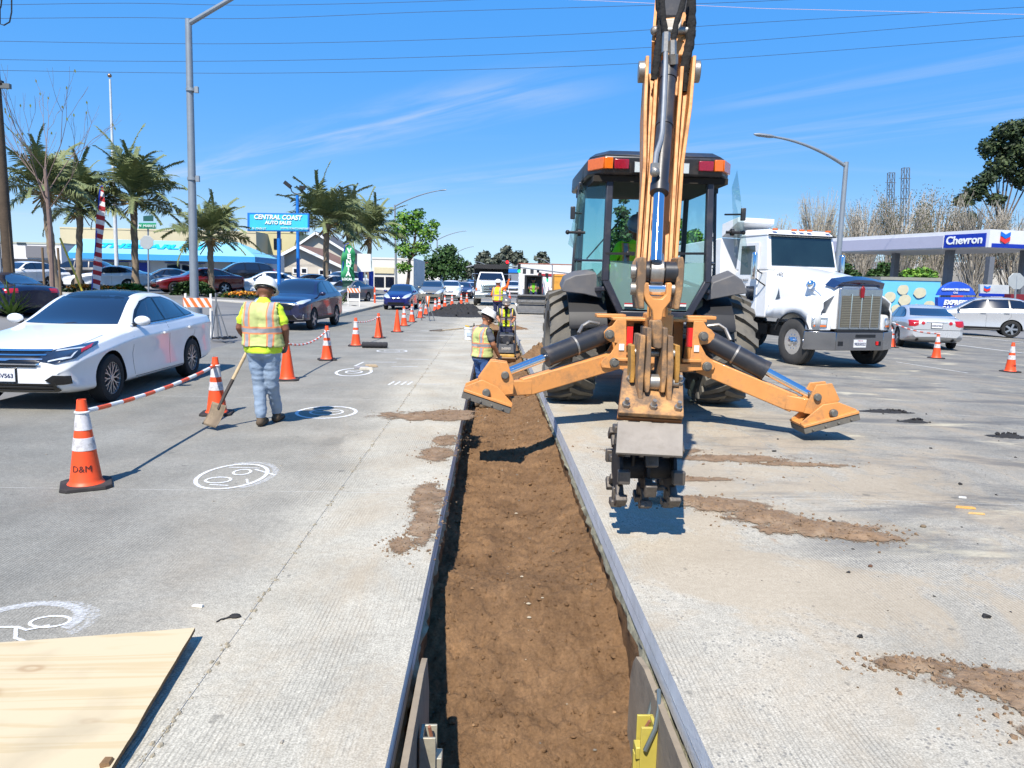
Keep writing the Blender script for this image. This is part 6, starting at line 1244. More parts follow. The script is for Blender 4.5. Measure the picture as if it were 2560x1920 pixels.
extra_h = [('grille', [(-.30, .70), (.30, .70), (.24, .63), (-.24, .63)], 'front', TRIM, .006), ('grille_bar', [(-.32, .70), (.32, .70), (.32, .72), (-.32, .72)], 'front', CHR, .010), ('headlight', [(.34, .70), (.48, .86), (.72, .98), (.80, .93), (.74, .78), (.55, .69)], 'front', LENS, .008, True, .03), ('lower_intake', [(-.52, .46), (.52, .46), (.46, .32), (-.46, .32)], 'front', TRIM, .006), ('tail_light', [(.52, 1.12), (.74, 1.08), (.74, .86), (.6, .86)], 'rear', REDL, .006, True)]
WSH = [(-.66, 1.10), (.66, 1.10), (.54, 1.43), (-.54, 1.43)]; RWH = [(-.54, 1.10), (.54, 1.10), (.46, 1.37), (-.46, 1.37)]
car_type('hatch', HAT, (1.25, -1.25), .305, .845, 'six', dict(front=WSH, rear=RWH, side=sh, panes=ph), extra_h, mirror=(.62, 1.04), handles=((-.24, .90), (-1.0, .92)), seams=([(.68, .36), (.70, .95)], [(-.37, .3), (-.37, 1.04)]))
VAN = [(y * 1.18, zl, w * 1.14, zb * 1.10, wt * 1.2, zt * 1.155) for (y, zl, w, zb, wt, zt) in HAT]
sv = lambda q: [(a * 1.18, b_ * 1.145) for a, b_ in q]; sv2 = lambda q: [(a * 1.16, b_ * 1.13) for a, b_ in q]
car_type('minivan', VAN, (1.48, -1.48), .335, .963, 'six', dict(front=[(a * 1.2, b_ * 1.15) for a, b_ in WSH], rear=[(a * 1.2, b_ * 1.15) for a, b_ in RWH], side=sv(sh), panes=[sv(q) for q in ph]), [(e[0], sv2(e[1]), *e[2:]) for e in extra_h], mirror=(.74, 1.18), handles=((-.28, 1.02),), seams=([(.8, .36), (.82, 1.05)], [(-.43, .3), (-.43, 1.18)]))
# ---- older executive sedan: round rear lamps --------------------------------------------------
EXE = [(y, zl, w, zb * .985, wt * 1.03, zt * .985) for (y, zl, w, zb, wt, zt) in SED]
def disc(cx, cz, r, n=14): return [(cx + r * math.cos(2 * PI * i / n), cz + r * math.sin(2 * PI * i / n)) for i in range(n)]
extra_e = [('tail_light', [(.80, .96), (.52, .95), (.54, .80), (.64, .76), (.80, .77)], 'rear', REDL, .006, True, .03), ('boot_lamp', disc(.40, .875, .055), 'rear', REDL, .006, True, .03), ('boot_bar', strip([(-.3, .90), (.3, .90)], .016), 'rear', CHR, .008), ('bumper_line', strip([(-.78, .66), (.78, .66)], .012), 'rear', TRIM, .003), ('headlight', [(.45, .64), (.5, .74), (.8, .78), (.82, .66)], 'front', LENS, .008, True), ('grille', [(-.3, .72), (.3, .72), (.25, .58), (-.25, .58)], 'front', TRIM, .006), ('lower_intake', [(-.5, .36), (.5, .36), (.5, .27), (-.5, .27)], 'front', TRIM, .006), ('tail_pipe', disc(.52, .33, .05), 'rear', DARK(), .01, True, .03)]
car_type('exec_sedan', EXE, (1.36, -1.36), .325, .90, 'five', dict(front=[(a, b_ * .985) for a, b_ in WS], rear=[(a * 1.05, b_ * .985) for a, b_ in RW], side=[(a, b_ * .985) for a, b_ in side_s], panes=[[(a, b_ * .985) for a, b_ in q] for q in panes_s]), extra_e, mirror=(.47, .99), handles=((-.30, .82), (-1.25, .85)), seams=([(.70, .30), (.66, .95)], [(-.45, .24), (-.46, .96)]))
extra_g = [e for e in extra if e[0] not in ('roof_panel', 'daytime_lamp', 'side_marker')]; extra_g = [(e[0], e[1], e[2], LENS, *e[4:]) if e[0] == 'headlight' else e for e in extra_g]
car_type('plain_sedan', SED, (1.34, -1.34), .32, .90, 'five', dict(front=WS, rear=RW, side=side_s, panes=panes_s), extra_g, mirror=(.47, 1.0), handles=((-.30, .83), (-1.25, .86)), seams=([(.72, .30), (.60, .96)], [(-.45, .24), (-.46, .98)]))
WHT = paint('white', S(236, 238, 240)); NVY = paint('navy', S(30, 34, 74), .3); BLU = paint('deep_blue', S(22, 30, 110), .3); SIL = paint('silver', S(176, 178, 178), .5, .28); GLD = paint('sand_silver', S(150, 146, 134), .45, .3); RED = paint('dark_red', S(112, 16, 24), .2); BLK = paint('black', S(18, 20, 30)); LGT = paint('light_silver', S(206, 208, 212), .35, .26); GRY = paint('grey_metal', S(120, 126, 136), .5, .3); DBL = paint('midnight', S(24, 32, 60), .3)
sc_vw = .975
place_car('sedan', 'white sedan with black roof driving towards us in the left lane', WHT, (-5.0 - .82 * sc_vw, 9.76 + 1.34 * sc_vw, 0), PI, sc_vw, front_plate=('7BBV563', .46), name='car')
place_car('suv', 'dark navy compact SUV with chrome bumper trim, second car in the left lane', NVY, (-6.42, 25.2, 0), R(176), .97, front_plate=('8KRT213', .60), name='car')
place_car('hatch', 'deep blue hatchback in the queue, in front of the beige minivan', BLU, (-4.98, 41.4, 0), R(178), .90, name='car')
place_car('minivan', 'beige silver minivan behind the blue hatchback in the queue', GLD, (-4.15, 52.6, 0), PI, .90, name='car')
place_car('hatch', 'white hatchback in the queue, right behind the beige minivan', WHT, (-3.3, 60.5, 0), PI, 1.05, name='car')
place_car('plain_sedan', 'dark red car in the queue, behind the white hatchback', paint('maroon', S(60, 14, 26)), (-2.6, 68, 0), PI, 1.0, name='car')
place_car('plain_sedan', 'small white sedan in the queue, beside the dump truck', WHT, (-2.2, 75, 0), PI, 1.0, name='car')
place_car('suv', 'blue car in the queue, just left of the dump truck', paint('mid_blue', S(70, 100, 150), .3), (-1.9, 84, 0), PI, 1.0, name='car')
place_car('suv', 'dark car at the far end of the queue, by the dump truck', BLK, (-2.4, 94, 0), PI, 1.05, name='car')
lx = gd(2330, 878); place_car('exec_sedan', 'pale silver sedan with round boot lamps driving away behind the truck bumper', LGT, (15.05, 25.9, gz(15.0)), R(-16), 1.0, rear_plate=('5MRZ982', .80), name='car')
place_car('suv', 'pale silver family wagon crossing at the right edge', LGT, (23.1, 35.0, gz(23.1)), R(62), 1.10, name='car')
place_car('plain_sedan', 'red car far up the road, right of the skid steer', paint('bright_red', S(160, 20, 40)), (5.3, 82, 0), 0, 1.0, name='car')
place_car('suv', 'white van-like car far up the road between truck and skid steer', WHT, (2.2, 78, 0), PI, 1.0, name='car')
LOT = 'cars on the dealer lot'
def lot(key, label, pm, px, py, Y, deg, s=1.0):
 p = pt(px, py, Y); place_car(key, label, pm, (p.x, p.y, gz(p.x)), R(deg), s, LOT)
lot('plain_sedan', 'white sedan parked side-on under the second palm', WHT, 268, 722, 48, 104, 1.05)
lot('plain_sedan', 'grey sedan parked behind the white one, left of the red sedan', GRY, 402, 716, 51, 120, 1.0)
lot('plain_sedan', 'dark red sedan with a yellow windscreen sticker beside the hedge', RED, 490, 733, 43.5, 128, 1.02)
lot('suv', 'black pickup-like SUV parked behind the dark red sedan', BLK, 590, 706, 56, 118, 1.25)
lot('plain_sedan', 'white sedan seen from its tail behind the walking worker', WHT, 655, 727, 46, 108, 1.02)
lot('plain_sedan', 'black car between the two blue sign posts', BLK, 760, 722, 52, 110, 1.0)
lot('hatch', 'white hatchback with green window, behind the SUV on the lot', WHT, 815, 727, 50, 140, 1.0)
lot('suv', 'white pickup-like car left of the VENTA flag', WHT, 850, 722, 58, 150, 1.1)
lot('plain_sedan', 'grey car parked nose out below the VENTA flag', GRY, 865, 737, 46, 160, .95)
lot('suv', 'black SUV parked left of the striped flag', BLK, 185, 712, 52, 95, 1.15)
lot('plain_sedan', 'white and black car in front of the dark SUV, far left', WHT, 95, 708, 50, 150, 1.0)
lot('suv', 'white off-road SUV at the far left beside the wooden pole', WHT, 50, 706, 48, 165, 1.0)
p = pt(-30, 800, 22.5); place_car('plain_sedan', 'dark blue car half hidden behind the agave at the left edge', DBL, (p.x, p.y, gz(p.x) - .25), R(62), .95)
# ================================================================ TRUCKS AND SITE MACHINES
def truck_wheel(par, x, y, r, w, sgn, steer=True, rimmat=None):
 e = bpy.data.objects.new('wheel', None); col.objects.link(e); e.parent = par; e.location = (x, y, r); e.rotation_euler = (0, 0, 0 if sgn > 0 else PI)
 mb = MB(); mb.lathe([(r * .55, -w / 2 + .02), (r * .72, -w / 2), (r * .93, -w / 2 + .02), (r, -w / 2 + .05), (r, -w * .12), (r * .975, -w * .10), (r * .975, -w * .05), (r, -w * .03), (r, w * .03), (r * .975, w * .05), (r * .975, w * .1), (r, w * .12), (r, w / 2 - .05), (r * .93, w / 2 - .02), (r * .72, w / 2), (r * .55, w / 2 - .02)], axis='X', n=40, close=True); mb.build('tyre', pbr('truck_tyre', S(62, 61, 60), .85, 0, .18, 8, .1, 50, S(110, 104, 94), .35, 3), e)
 mb = MB(); x0 = w / 2 - .03; mb.lathe([(r * .56, x0), (r * .53, x0), (r * .50, x0 - .05), (r * .40, x0 - .06), (r * .20, x0 - .03), (r * .19, x0 + .05), (r * .12, x0 + .09), (.001, x0 + .095)], axis='X', n=32)
 mb.build('rim', rimmat or CHROME(), e)
 for k in range(10):
  a = 2 * PI * k / 10; c = V((x0 - .045, math.cos(a) * r * .30, math.sin(a) * r * .30)); mb = MB(); mb.cyl(c, c + V((.055, 0, 0)), .022, .017, n=8); mb.build('lug_nut', CHROME(), e)
  a += PI / 10; c = V((x0 - .062, math.cos(a) * r * .44, math.sin(a) * r * .44)); mb = MB(); mb.cyl(c, c + V((.008, 0, 0)), .028, n=12); mb.build('rim_hole', DARK(), e)
 return e
def semi_truck():
 t = thing('dump_truck', 'white conventional dump truck with chrome bumper, right of the backhoe', 'truck', (8.05, 17.15, gz(7.9)), R(194.7), None, 1.03)
 W_, CH, DK = WHITEP(), CHROME(), DARK()
 B = lambda n, mb, m, **k: mb.build(n, m, t, **k)
 for s in (-1, 1): truck_wheel(t, s * .98, 0, .53, .30, s)
 for y in (-4.6, -5.9):
  for s in (-1, 1): truck_wheel(t, s * .95, y, .52, .5, s)
 mb = MB()
 for s in (-1, 1): mb.b2((s * .36, .55, .55), (s * .48, -7.2, .82))
 B('frame_rail', mb, DK); mb = MB(); mb.cyl((-.95, 0, .53), (.95, 0, .53), .07); mb.b2((-.3, .3, .35), (.3, -1.2, .9)); B('axle_and_engine', mb, DK)
 mb = MB(); o = [(-1.18, .48), (-.62, .82), (.62, .82), (1.18, .48)]; i_ = [(x * .97, y - .07) for x, y in o]; poly = o + i_[::-1]
 for k in range(3): a, b_ = o[k], o[k + 1]; c, d = i_[k], i_[k + 1]; mb.hull([(a[0], a[1], .40), (b_[0], b_[1], .40), (d[0], d[1], .40), (c[0], c[1], .40)], [(a[0], a[1], .80), (b_[0], b_[1], .80), (d[0], d[1], .80), (c[0], c[1], .80)])
 B('bumper', mb, pbr('polished_bumper', (.35, .36, .39), .10, 1.0, .05, 4), bevel=.01)
 mb = MB(); mb.b2((-.62, .75, .80), (.62, .83, .84)); mb.b2((-.40, .815, .68), (.12, .826, .75)); B('bumper_slot', mb, DK)
 for x in (-.50, .50): mb = MB(); mb.b2((x - .06, .817, .50), (x + .06, .828, .60)); B('tow_hook_hole', mb, DK)
 mb = MB(); mb.b2((-.16, .823, .47), (.16, .835, .64)); pl = B('licence_plate', mb, PLATE); text('plate_text', '9E55022', .085, INK, t, (0, .838, .54), (R(90), 0, PI), extrude=.001, bold=.002); text('plate_state', 'California', .035, pbr('plate_red', S(170, 30, 50), .5), t, (0, .838, .615), (R(90), 0, PI), extrude=.001)
 mb = MB(); mb.b2((-.48, .823, .52), (-.43, .84, .60)); B('red_tag', mb, pbr('tag_red', S(220, 30, 30), .4))
 mb = MB(); st = [(.70, .60, .86, 1.80, .52), (.55, .66, .86, 1.88, .54), (.0, .74, .95, 2.00, .58), (-.6, .82, 1.0, 2.10, .64), (-1.22, .90, 1.0, 2.20, .70)]
 K = 12; n = len(st)
 for y, w, zl, zt, ww in st:
  half = [(w, zl), (w, (zl + zt) / 2), (w * .99, zt - .22), (w * .90, zt - .07), (w * .6, zt), (0, zt + .02)]; ring = half + [(-x, z) for x, z in half[-2::-1]]
  mb.v += [V((x, y, z)) for x, z in ring]
 m_ = 11
 for j in range(n - 1):
  for i in range(m_ - 1): a = j * m_ + i; mb.f.append((a, a + 1, a + m_ + 1, a + m_)); mb.m.append(0)
 mb.f.append(tuple(range(m_))); mb.m.append(0); B('bonnet', mb, W_, smooth=50)
 for s in (-1, 1):
  mb = MB(); N_ = 44; rows = 6
  for i in range(N_ + 1):
   y = lerp(.66, -1.2, i / N_); ar = .53 + math.sqrt(max(0, .64 ** 2 - y * y)) if abs(y) < .64 else .5; fl = .84 if y > 0 else 1.02
   zb_ = max(ar, fl) if abs(y) < .64 else fl; k = max(0, 1 - ((y + .05) / .95) ** 2); zs = max(1.20 + .16 * k, zb_ + .06); nose = max(0, (y - .30) / .36)
   xo = 1.13 - .20 * nose ** 2 - (.13 * max(0, (-y - .7) / .5)); mb.v += [V((s * .60, y, 1.62)), V((s * .74, y, 1.52 + .04 * k)), V((s * .90, y, 1.40 + .08 * k)), V((s * (xo - .05), y, zs + .03)), V((s * xo, y, zs - .05)), V((s * xo, y, min(zb_, zs - .06)))]
  for i in range(N_):
   for j in range(rows - 1): q = i * rows + j; mb.f.append((q, q + 1, q + rows + 1, q + rows)); mb.m.append(0)
  o = B('fender', mb, W_, smooth=60); so = o.modifiers.new('t', 'SOLIDIFY'); so.thickness = .03
  mb = MB(); mb.tube([(s * 1.135, .64 * math.cos(u_), .53 + .64 * math.sin(u_)) for u_ in [R(30 + 130 * q / 16) for q in range(17)]], .02, 6); B('arch_trim', mb, DK)
  mb = MB(); mb.hull([(s * .66, .70, .82), (s * 1.12, .50, .82), (s * 1.12, .40, .82), (s * .66, .5, .82)], [(s * .66, .68, 1.16), (s * 1.11, .48, 1.14), (s * 1.10, .40, 1.16), (s * .66, .5, 1.2)]); B('wing_nose', mb, W_, bevel=.03)
  mb = MB(); dx = V((s * .46, -.20, 0)).normalized(); nn = V((s * .40, .92, 0)).normalized(); c = V((s * .90, .61, 1.0)); mb.bar(c - dx * .16, c + dx * .16, .03, .20, (0, 0, 1)); hl = B('headlamp_bezel', mb, CH, bevel=.01)
  for k in (-.075, .075): mb = MB(); q = c + dx * k + nn * .012; mb.bar(q - dx * .06, q + dx * .06, .02, .10, (0, 0, 1)); B('headlamp', mb, LENS, bevel=.006)
  mb = MB(); q = c + nn * .012 + V((0, 0, -.08)); mb.bar(q - dx * .13, q + dx * .13, .02, .035, (0, 0, 1)); B('turn_lamp', mb, MATS['amber_lens'])
  mb = MB(); mb.bar((s * .865, -.95, 1.45), (s * .84, -1.10, 1.95), .02, .16, (0, 1, 0)); B('air_vent', mb, pbr('vent_steel', S(130, 136, 146), .25, .9, .1, 10)); mb = MB(); mb.box((s * .86, -.93, 1.36), (.05, .13, .12)); B('side_marker', mb, MATS['amber_lens'], bevel=.01)
  mb = MB(); mb.bar((s * .70, .12, 1.52), (s * .735, -.22, 1.52), .012, .055, (0, 0, 1)); B('badge', mb, DK); mb = MB(); mb.cyl((s * .74, .05, 1.78), (s * .80, .10, 1.80), .10, n=24); mb.sphere((s * .80, .10, 1.80), (.09, .06, .10), 16, 10); B('hood_mirror', mb, CH)
  mb = MB(); mb.tube([(s * .78, .08, 1.74), (s * .74, .3, 1.62), (s * .70, .42, 1.50)], .010, 6); mb.box((s * .69, .45, 1.50), (.04, .06, .12)); B('mirror_stalk', mb, CH)
  mb = MB(); mb.b2((s * .985, -1.62, 1.12), (s * 1.005, -2.45, 2.80)); B('door', mb, W_, bevel=.02); mb = MB(); mb.add([(s * 1.01, -1.66, 2.02), (s * 1.01, -2.35, 2.02), (s * 1.01, -2.35, 2.72), (s * 1.01, -1.78, 2.72)], [(0, 1, 2, 3)]); B('door_window', mb, GLASSD, smooth=0); mb = MB(); mb.b2((s * 1.005, -1.72, 1.38), (s * 1.015, -2.05, 1.74)); B('lower_window', mb, GLASSD, bevel=.03)
  mb = MB(); mb.b2((s * 1.18, -1.35, 1.9), (s * 1.30, -1.5, 2.55)); mr = B('side_mirror', mb, CH, bevel=.05); mb = MB(); mb.tube([(s * 1.0, -1.45, 2.05), (s * 1.15, -1.40, 2.1), (s * 1.22, -1.42, 2.2)], .018, 6); mb.tube([(s * .98, -1.3, 1.75), (s * 1.12, -1.36, 1.85), (s * 1.22, -1.42, 1.95)], .018, 6); B('mirror_arm', mb, DK)
  mb = MB(); mb.cyl((s * .62, -2.75, 1.0), (s * .62, -2.75, 3.0), .07); B('exhaust_stack', mb, CH)
  mb = MB(); mb.cyl((s * 1.0, -1.9, .55), (s * 1.0, -3.0, .55), .0);
  mb = MB(); mb.cyl((s * .82, -1.75, .72), (s * .82, -2.9, .72), .30, n=24); B('fuel_tank', mb, CH)
 mb = MB(); mb.b2((-.56, .70, .84), (.56, .76, 1.74)); B('grille_surround', mb, pbr('grille_steel', S(168, 170, 174), .25, .85, .08, 10), bevel=.02)
 mb = MB(); mb.b2((-.50, .755, .90), (.50, .765, 1.58)); B('grille_backing', mb, pbr('grille_mesh', S(112, 106, 92), .6, .3, .2, 60))
 for k in range(18): mb = MB(); z = .92 + k * .0365; mb.b2((-.49, .762, z), (.49, .772, z + .014)); B('grille_slat', mb, pbr('grille_slat', S(160, 154, 138), .4, .5, .1, 20))
 for x in (-.26, 0, .26): mb = MB(); mb.b2((x - .012, .765, .88), (x + .012, .782, 1.62)); B('grille_bar', mb, CH)
 mb = MB(); mb.prism([(-.04, -.12), (.04, -.12), (.05, .08), (0, .14), (-.05, .08)], (0, .78, 1.66), (1, 0, 0), (0, 0, 1), .03); B('hood_emblem', mb, pbr('emblem_red', S(150, 24, 36), .3, .2, .05, 10), bevel=.005)
 mb = MB(); mb.hull([(-.64, .66, 1.74), (.64, .66, 1.74), (.68, .40, 1.80), (-.68, .40, 1.80)], [(-.56, .78, 1.86), (.56, .78, 1.86), (.60, .50, 1.95), (-.60, .50, 1.95)]); mb.hull([(-.56, .775, 1.86), (-.2, .80, 1.92), (.2, .80, 1.92), (.56, .775, 1.86)], [(-.58, .50, 1.95), (-.2, .5, 2.0), (.2, .5, 2.0), (.58, .50, 1.95)]); B('bug_deflector', mb, pbr('deflector', S(120, 126, 146), .1, .95, .05, 10))
 mb = MB(); mb.hull([(-1.0, -1.22, 1.0), (1.0, -1.22, 1.0), (1.0, -2.6, 1.0), (-1.0, -2.6, 1.0)], [(-.99, -1.22, 2.12), (.99, -1.22, 2.12), (.99, -2.6, 2.12), (-.99, -2.6, 2.12)])
 mb.hull([(-.99, -1.22, 2.121), (.99, -1.22, 2.121), (.99, -2.6, 2.121), (-.99, -2.6, 2.121)], [(-.92, -1.42, 2.98), (.92, -1.42, 2.98), (.92, -2.6, 2.98), (-.92, -2.6, 2.98)]); B('cab', mb, W_, bevel=.04, seg=3)
 mb = MB(); mb.hull([(-.96, -1.36, 2.95), (.96, -1.36, 2.95), (.96, -2.62, 2.95), (-.96, -2.62, 2.95)], [(-.86, -1.52, 3.10), (.86, -1.52, 3.10), (.88, -2.6, 3.14), (-.88, -2.6, 3.14)]); B('cab_roof', mb, W_, bevel=.05, seg=3)
 mb = MB(); mb.add([(-.90, -1.24, 2.24), (.90, -1.24, 2.24), (.85, -1.41, 2.93), (-.85, -1.41, 2.93)], [(0, 1, 2, 3)]); o = B('windscreen', mb, pbr('truck_glass', S(24, 40, 42), .04, 0, .3, 2, coat=1.0), smooth=0);
 if True: o.location = (0, .006, .002)
 mb = MB(); mb.bar((-.94, -1.36, 2.965), (.94, -1.36, 2.965), .05, .03); B('sun_visor', mb, DK)
 for x in (-.75, -.22, 0, .22, .75): mb = MB(); mb.b2((x - .06, -1.44, 3.07), (x + .06, -1.37, 3.115)); B('marker_lamp', mb, MATS['amber_lens'], bevel=.01)
 mb = MB(); mb.hull([(-1.15, -3.0, 1.15), (1.15, -3.0, 1.15), (1.15, -7.3, 1.15), (-1.15, -7.3, 1.15)], [(-1.2, -3.0, 2.95), (1.2, -3.0, 2.95), (1.2, -7.3, 2.75), (-1.2, -7.3, 2.75)]); B('dump_body', mb, W_, bevel=.02)
 mb = MB(); mb.hull([(.15, -2.3, 3.30), (1.2, -2.3, 3.30), (1.2, -3.0, 2.96), (.15, -3.0, 2.96)], [(.15, -2.3, 3.42), (1.2, -2.3, 3.42), (1.2, -3.0, 3.30), (.15, -3.0, 3.30)]); B('cab_guard', mb, W_, bevel=.01)
 ink = pbr('sign_ink', S(120, 122, 128), .5)
 for s in (-1, 1):
  rz = R(90) * s
  text('unit_number', '2404', .13, ink, t, (s * .845, -.62 - .35, 2.035), (R(90), 0, rz), extrude=.003, shear=.2)
  text('door_lettering', 'SUNSET', .09, ink, t, (s * 1.02, -2.12, 1.88), (R(90), 0, rz), extrude=.003); text('door_lettering', 'PACIFIC', .09, ink, t, (s * 1.02, -2.22, 1.77), (R(90), 0, rz), extrude=.003)
semi_truck()
def site_dump():
 t = thing('dump_truck', 'white front-on dump truck with chrome grille and dark box, behind the asphalt heap', 'truck', (-.05, 49.6, 0), PI)
 W_, CH, DK = WHITEP(), CHROME(), DARK(); B = lambda n, mb, m, **k: mb.build(n, m, t, **k)
 for s in (-1, 1): truck_wheel(t, s * 1.0, 0, .48, .28, s)
 for s in (-1, 1): truck_wheel(t, s * .95, -4.2, .48, .5, s)
 mb = MB(); mb.b2((-.4, .4, .5), (.4, -6, .8)); B('frame', mb, DK)
 mb = MB(); mb.hull([(-1.05, .55, .75), (1.05, .55, .75), (1.08, -1.0, .75), (-1.08, -1.0, .75)], [(-.92, .50, 1.25), (.92, .50, 1.25), (1.0, -1.0, 1.55), (-1.0, -1.0, 1.55)]); B('fender_body', mb, W_, bevel=.08, seg=3)
 mb = MB(); mb.hull([(-.72, .62, .85), (.72, .62, .85), (.8, -1.0, .85), (-.8, -1.0, .85)], [(-.62, .58, 1.42), (.62, .58, 1.42), (.78, -1.05, 1.68), (-.78, -1.05, 1.68)]); B('bonnet', mb, W_, bevel=.08, seg=3)
 mb = MB(); mb.hull([(-1.0, -.95, .9), (1.0, -.95, .9), (1.0, -2.4, .9), (-1.0, -2.4, .9)], [(-.96, -.98, 1.62), (.96, -.98, 1.62), (.96, -2.4, 1.62), (-.96, -2.4, 1.62)]); mb.hull([(-.96, -.98, 1.621), (.96, -.98, 1.621), (.96, -2.4, 1.621), (-.96, -2.4, 1.621)], [(-.78, -1.4, 2.22), (.78, -1.4, 2.22), (.78, -2.4, 2.25), (-.78, -2.4, 2.25)]); B('cab', mb, W_, bevel=.06, seg=3)
 mb = MB(); mb.add([(-.84, -1.0, 1.70), (.84, -1.0, 1.70), (.70, -1.36, 2.15), (-.70, -1.36, 2.15)], [(0, 1, 2, 3)]); o = B('windscreen', mb, GLASSD, smooth=0); o.location = (0, .02, .012)
 mb = MB(); mb.prism([(-.66, .5), (-.56, -.06), (.56, -.06), (.66, .5), (.6, .54), (-.6, .54)], (0, .60, .86), (1, 0, 0), (0, 0, 1), .08); B('grille_frame', mb, CH, bevel=.02)
 for k in range(3): mb = MB(); z = .90 + k * .155; mb.b2((-.48, .635, z), (.48, .65, z + .07)); B('grille_opening', mb, DK)
 mb = MB(); mb.prism([(.12 * math.cos(2 * PI * i / 20), .05 * math.sin(2 * PI * i / 20)) for i in range(20)], (0, .655, 1.13), (1, 0, 0), (0, 0, 1), .02); B('grille_badge', mb, pbr('badge_blue', S(40, 60, 120), .3))
 for s in (-1, 1):
  mb = MB(); mb.b2((s * .70, .52, .98), (s * .98, .58, 1.18)); B('headlamp', mb, LENS, bevel=.02); mb = MB(); mb.b2((s * .90, .53, .99), (s * 1.0, .59, 1.17)); B('turn_lamp', mb, MATS['amber_lens'], bevel=.01)
  mb = MB(); mb.tube([(s * .95, -1.1, 1.6), (s * 1.25, -1.05, 1.75), (s * 1.28, -1.05, 2.1), (s * .9, -1.3, 2.1)], .015, 6); B('mirror_arm', mb, CH); mb = MB(); mb.b2((s * 1.20, -1.12, 1.66), (s * 1.36, -1.04, 2.04)); B('side_mirror', mb, DK, bevel=.02)
 mb = MB(); mb.b2((-1.05, .58, .48), (1.05, .72, .80)); B('bumper', mb, CH, bevel=.04, seg=3); mb = MB(); mb.b2((-.35, .715, .58), (.35, .728, .70)); B('bumper_slot', mb, DK)
 mb = MB(); mb.b2((-1.2, -2.6, 1.0), (1.2, -6.4, 2.55)); mb.b2((-1.2, -1.9, 2.45), (1.2, -2.7, 2.75)); B('dump_box', mb, pbr('box_black', S(34, 34, 36), .7, 0, .2, 3), bevel=.02)
site_dump()
def skid_steer():
 t = thing('skid_steer', 'white skid steer loader with a wide grey bucket lowered in front', 'loader', (2.22, 39.4, 0), PI)
 W_, DK = WHITEP(), DARK(); B = lambda n, mb, m, **k: mb.build(n, m, t, **k)
 mb = MB(); mb.b2((-.55, .2, .3), (.55, -1.6, .95)); B('chassis', mb, W_, bevel=.03)
 for y in (.15, -1.0):
  for s in (-1, 1): truck_wheel(t, s * .72, y, .40, .28, s, rimmat=W_)
 mb = MB()
 for s in (-1, 1): mb.bar((s * .42, .15, .9), (s * .42, .05, 1.95), .07, .07, (0, 1, 0)); mb.bar((s * .42, -.9, .9), (s * .42, -.9, 1.95), .07, .07, (0, 1, 0)); mb.bar((s * .42, .08, 1.93), (s * .42, -.93, 1.93), .07, .07)
 mb.b2((-.46, .1, 1.92), (.46, -.95, 2.0)); mb.b2((-.42, -.88, .9), (.42, -.93, 1.95)); B('cab_cage', mb, DK, bevel=.01)
 for s in (-1, 1): mb = MB(); mb.bar((s * .68, -1.5, 1.75), (s * .68, .35, 1.25), .14, .24); mb.bar((s * .68, .30, 1.32), (s * .66, .70, .55), .14, .20); mb.b2((s * .60, -1.3, .9), (s * .76, -1.65, 1.9)); B('lift_arm', mb, W_, bevel=.03)
 prof = [(0, .06), (.75, .05), (.80, .08), (.25, .28), (.06, .50), (.10, .86), (.22, .92), (.20, 1.0), (.02, .98), (-.06, .5)]
 mb = MB(); mb.prism([(y + .68, z) for y, z in prof], (0, 0, 0), (0, 1, 0), (0, 0, 1), 1.75); B('bucket', mb, pbr('bucket_grey', S(98, 98, 98), .7, .2, .2, 4, .1, 40), bevel=.01)
 mb = MB(); mb.b2((-.86, 1.40, .06), (.86, 1.50, .10)); B('cutting_edge', mb, STEEL()); mb = MB(); mb.b2((-.84, .92, .60), (.84, .95, .72)); B('bucket_lip', mb, STEEL())
 J = base_pose(pelvis=(0, 0, .50), chest=(0, .03, .86), neck=(0, .06, 1.04), head=(0, .10, 1.17), look=(.1, 1, -.1), shoulder_l=(-.20, .03, .98), shoulder_r=(.20, .03, .98), elbow_l=(-.28, .14, .74), elbow_r=(.28, .14, .74), wrist_l=(-.14, .34, .72), wrist_r=(.14, .34, .72), hip_l=(-.1, .04, .47), hip_r=(.1, .04, .47), knee_l=(-.13, .46, .50), knee_r=(.13, .46, .50), ankle_l=(-.13, .50, .10), ankle_r=(.13, .50, .10), toe_l=(-.13, .62, .04), toe_r=(.13, .62, .04), hem=.42, vest_lo=.50)
 person('skid steer driver in lime vest sitting inside the cab cage', (2.22, 39.8, .58), PI, J, [BLKT, GREYT, NAVY, SKIN2, BOOT, GLOVE], vest_mat('vest_driver', S(120, 200, 40)), (pbr('hat_black', S(34, 34, 36), .4), 'cap'), .98, voxel=.02)
skid_steer()
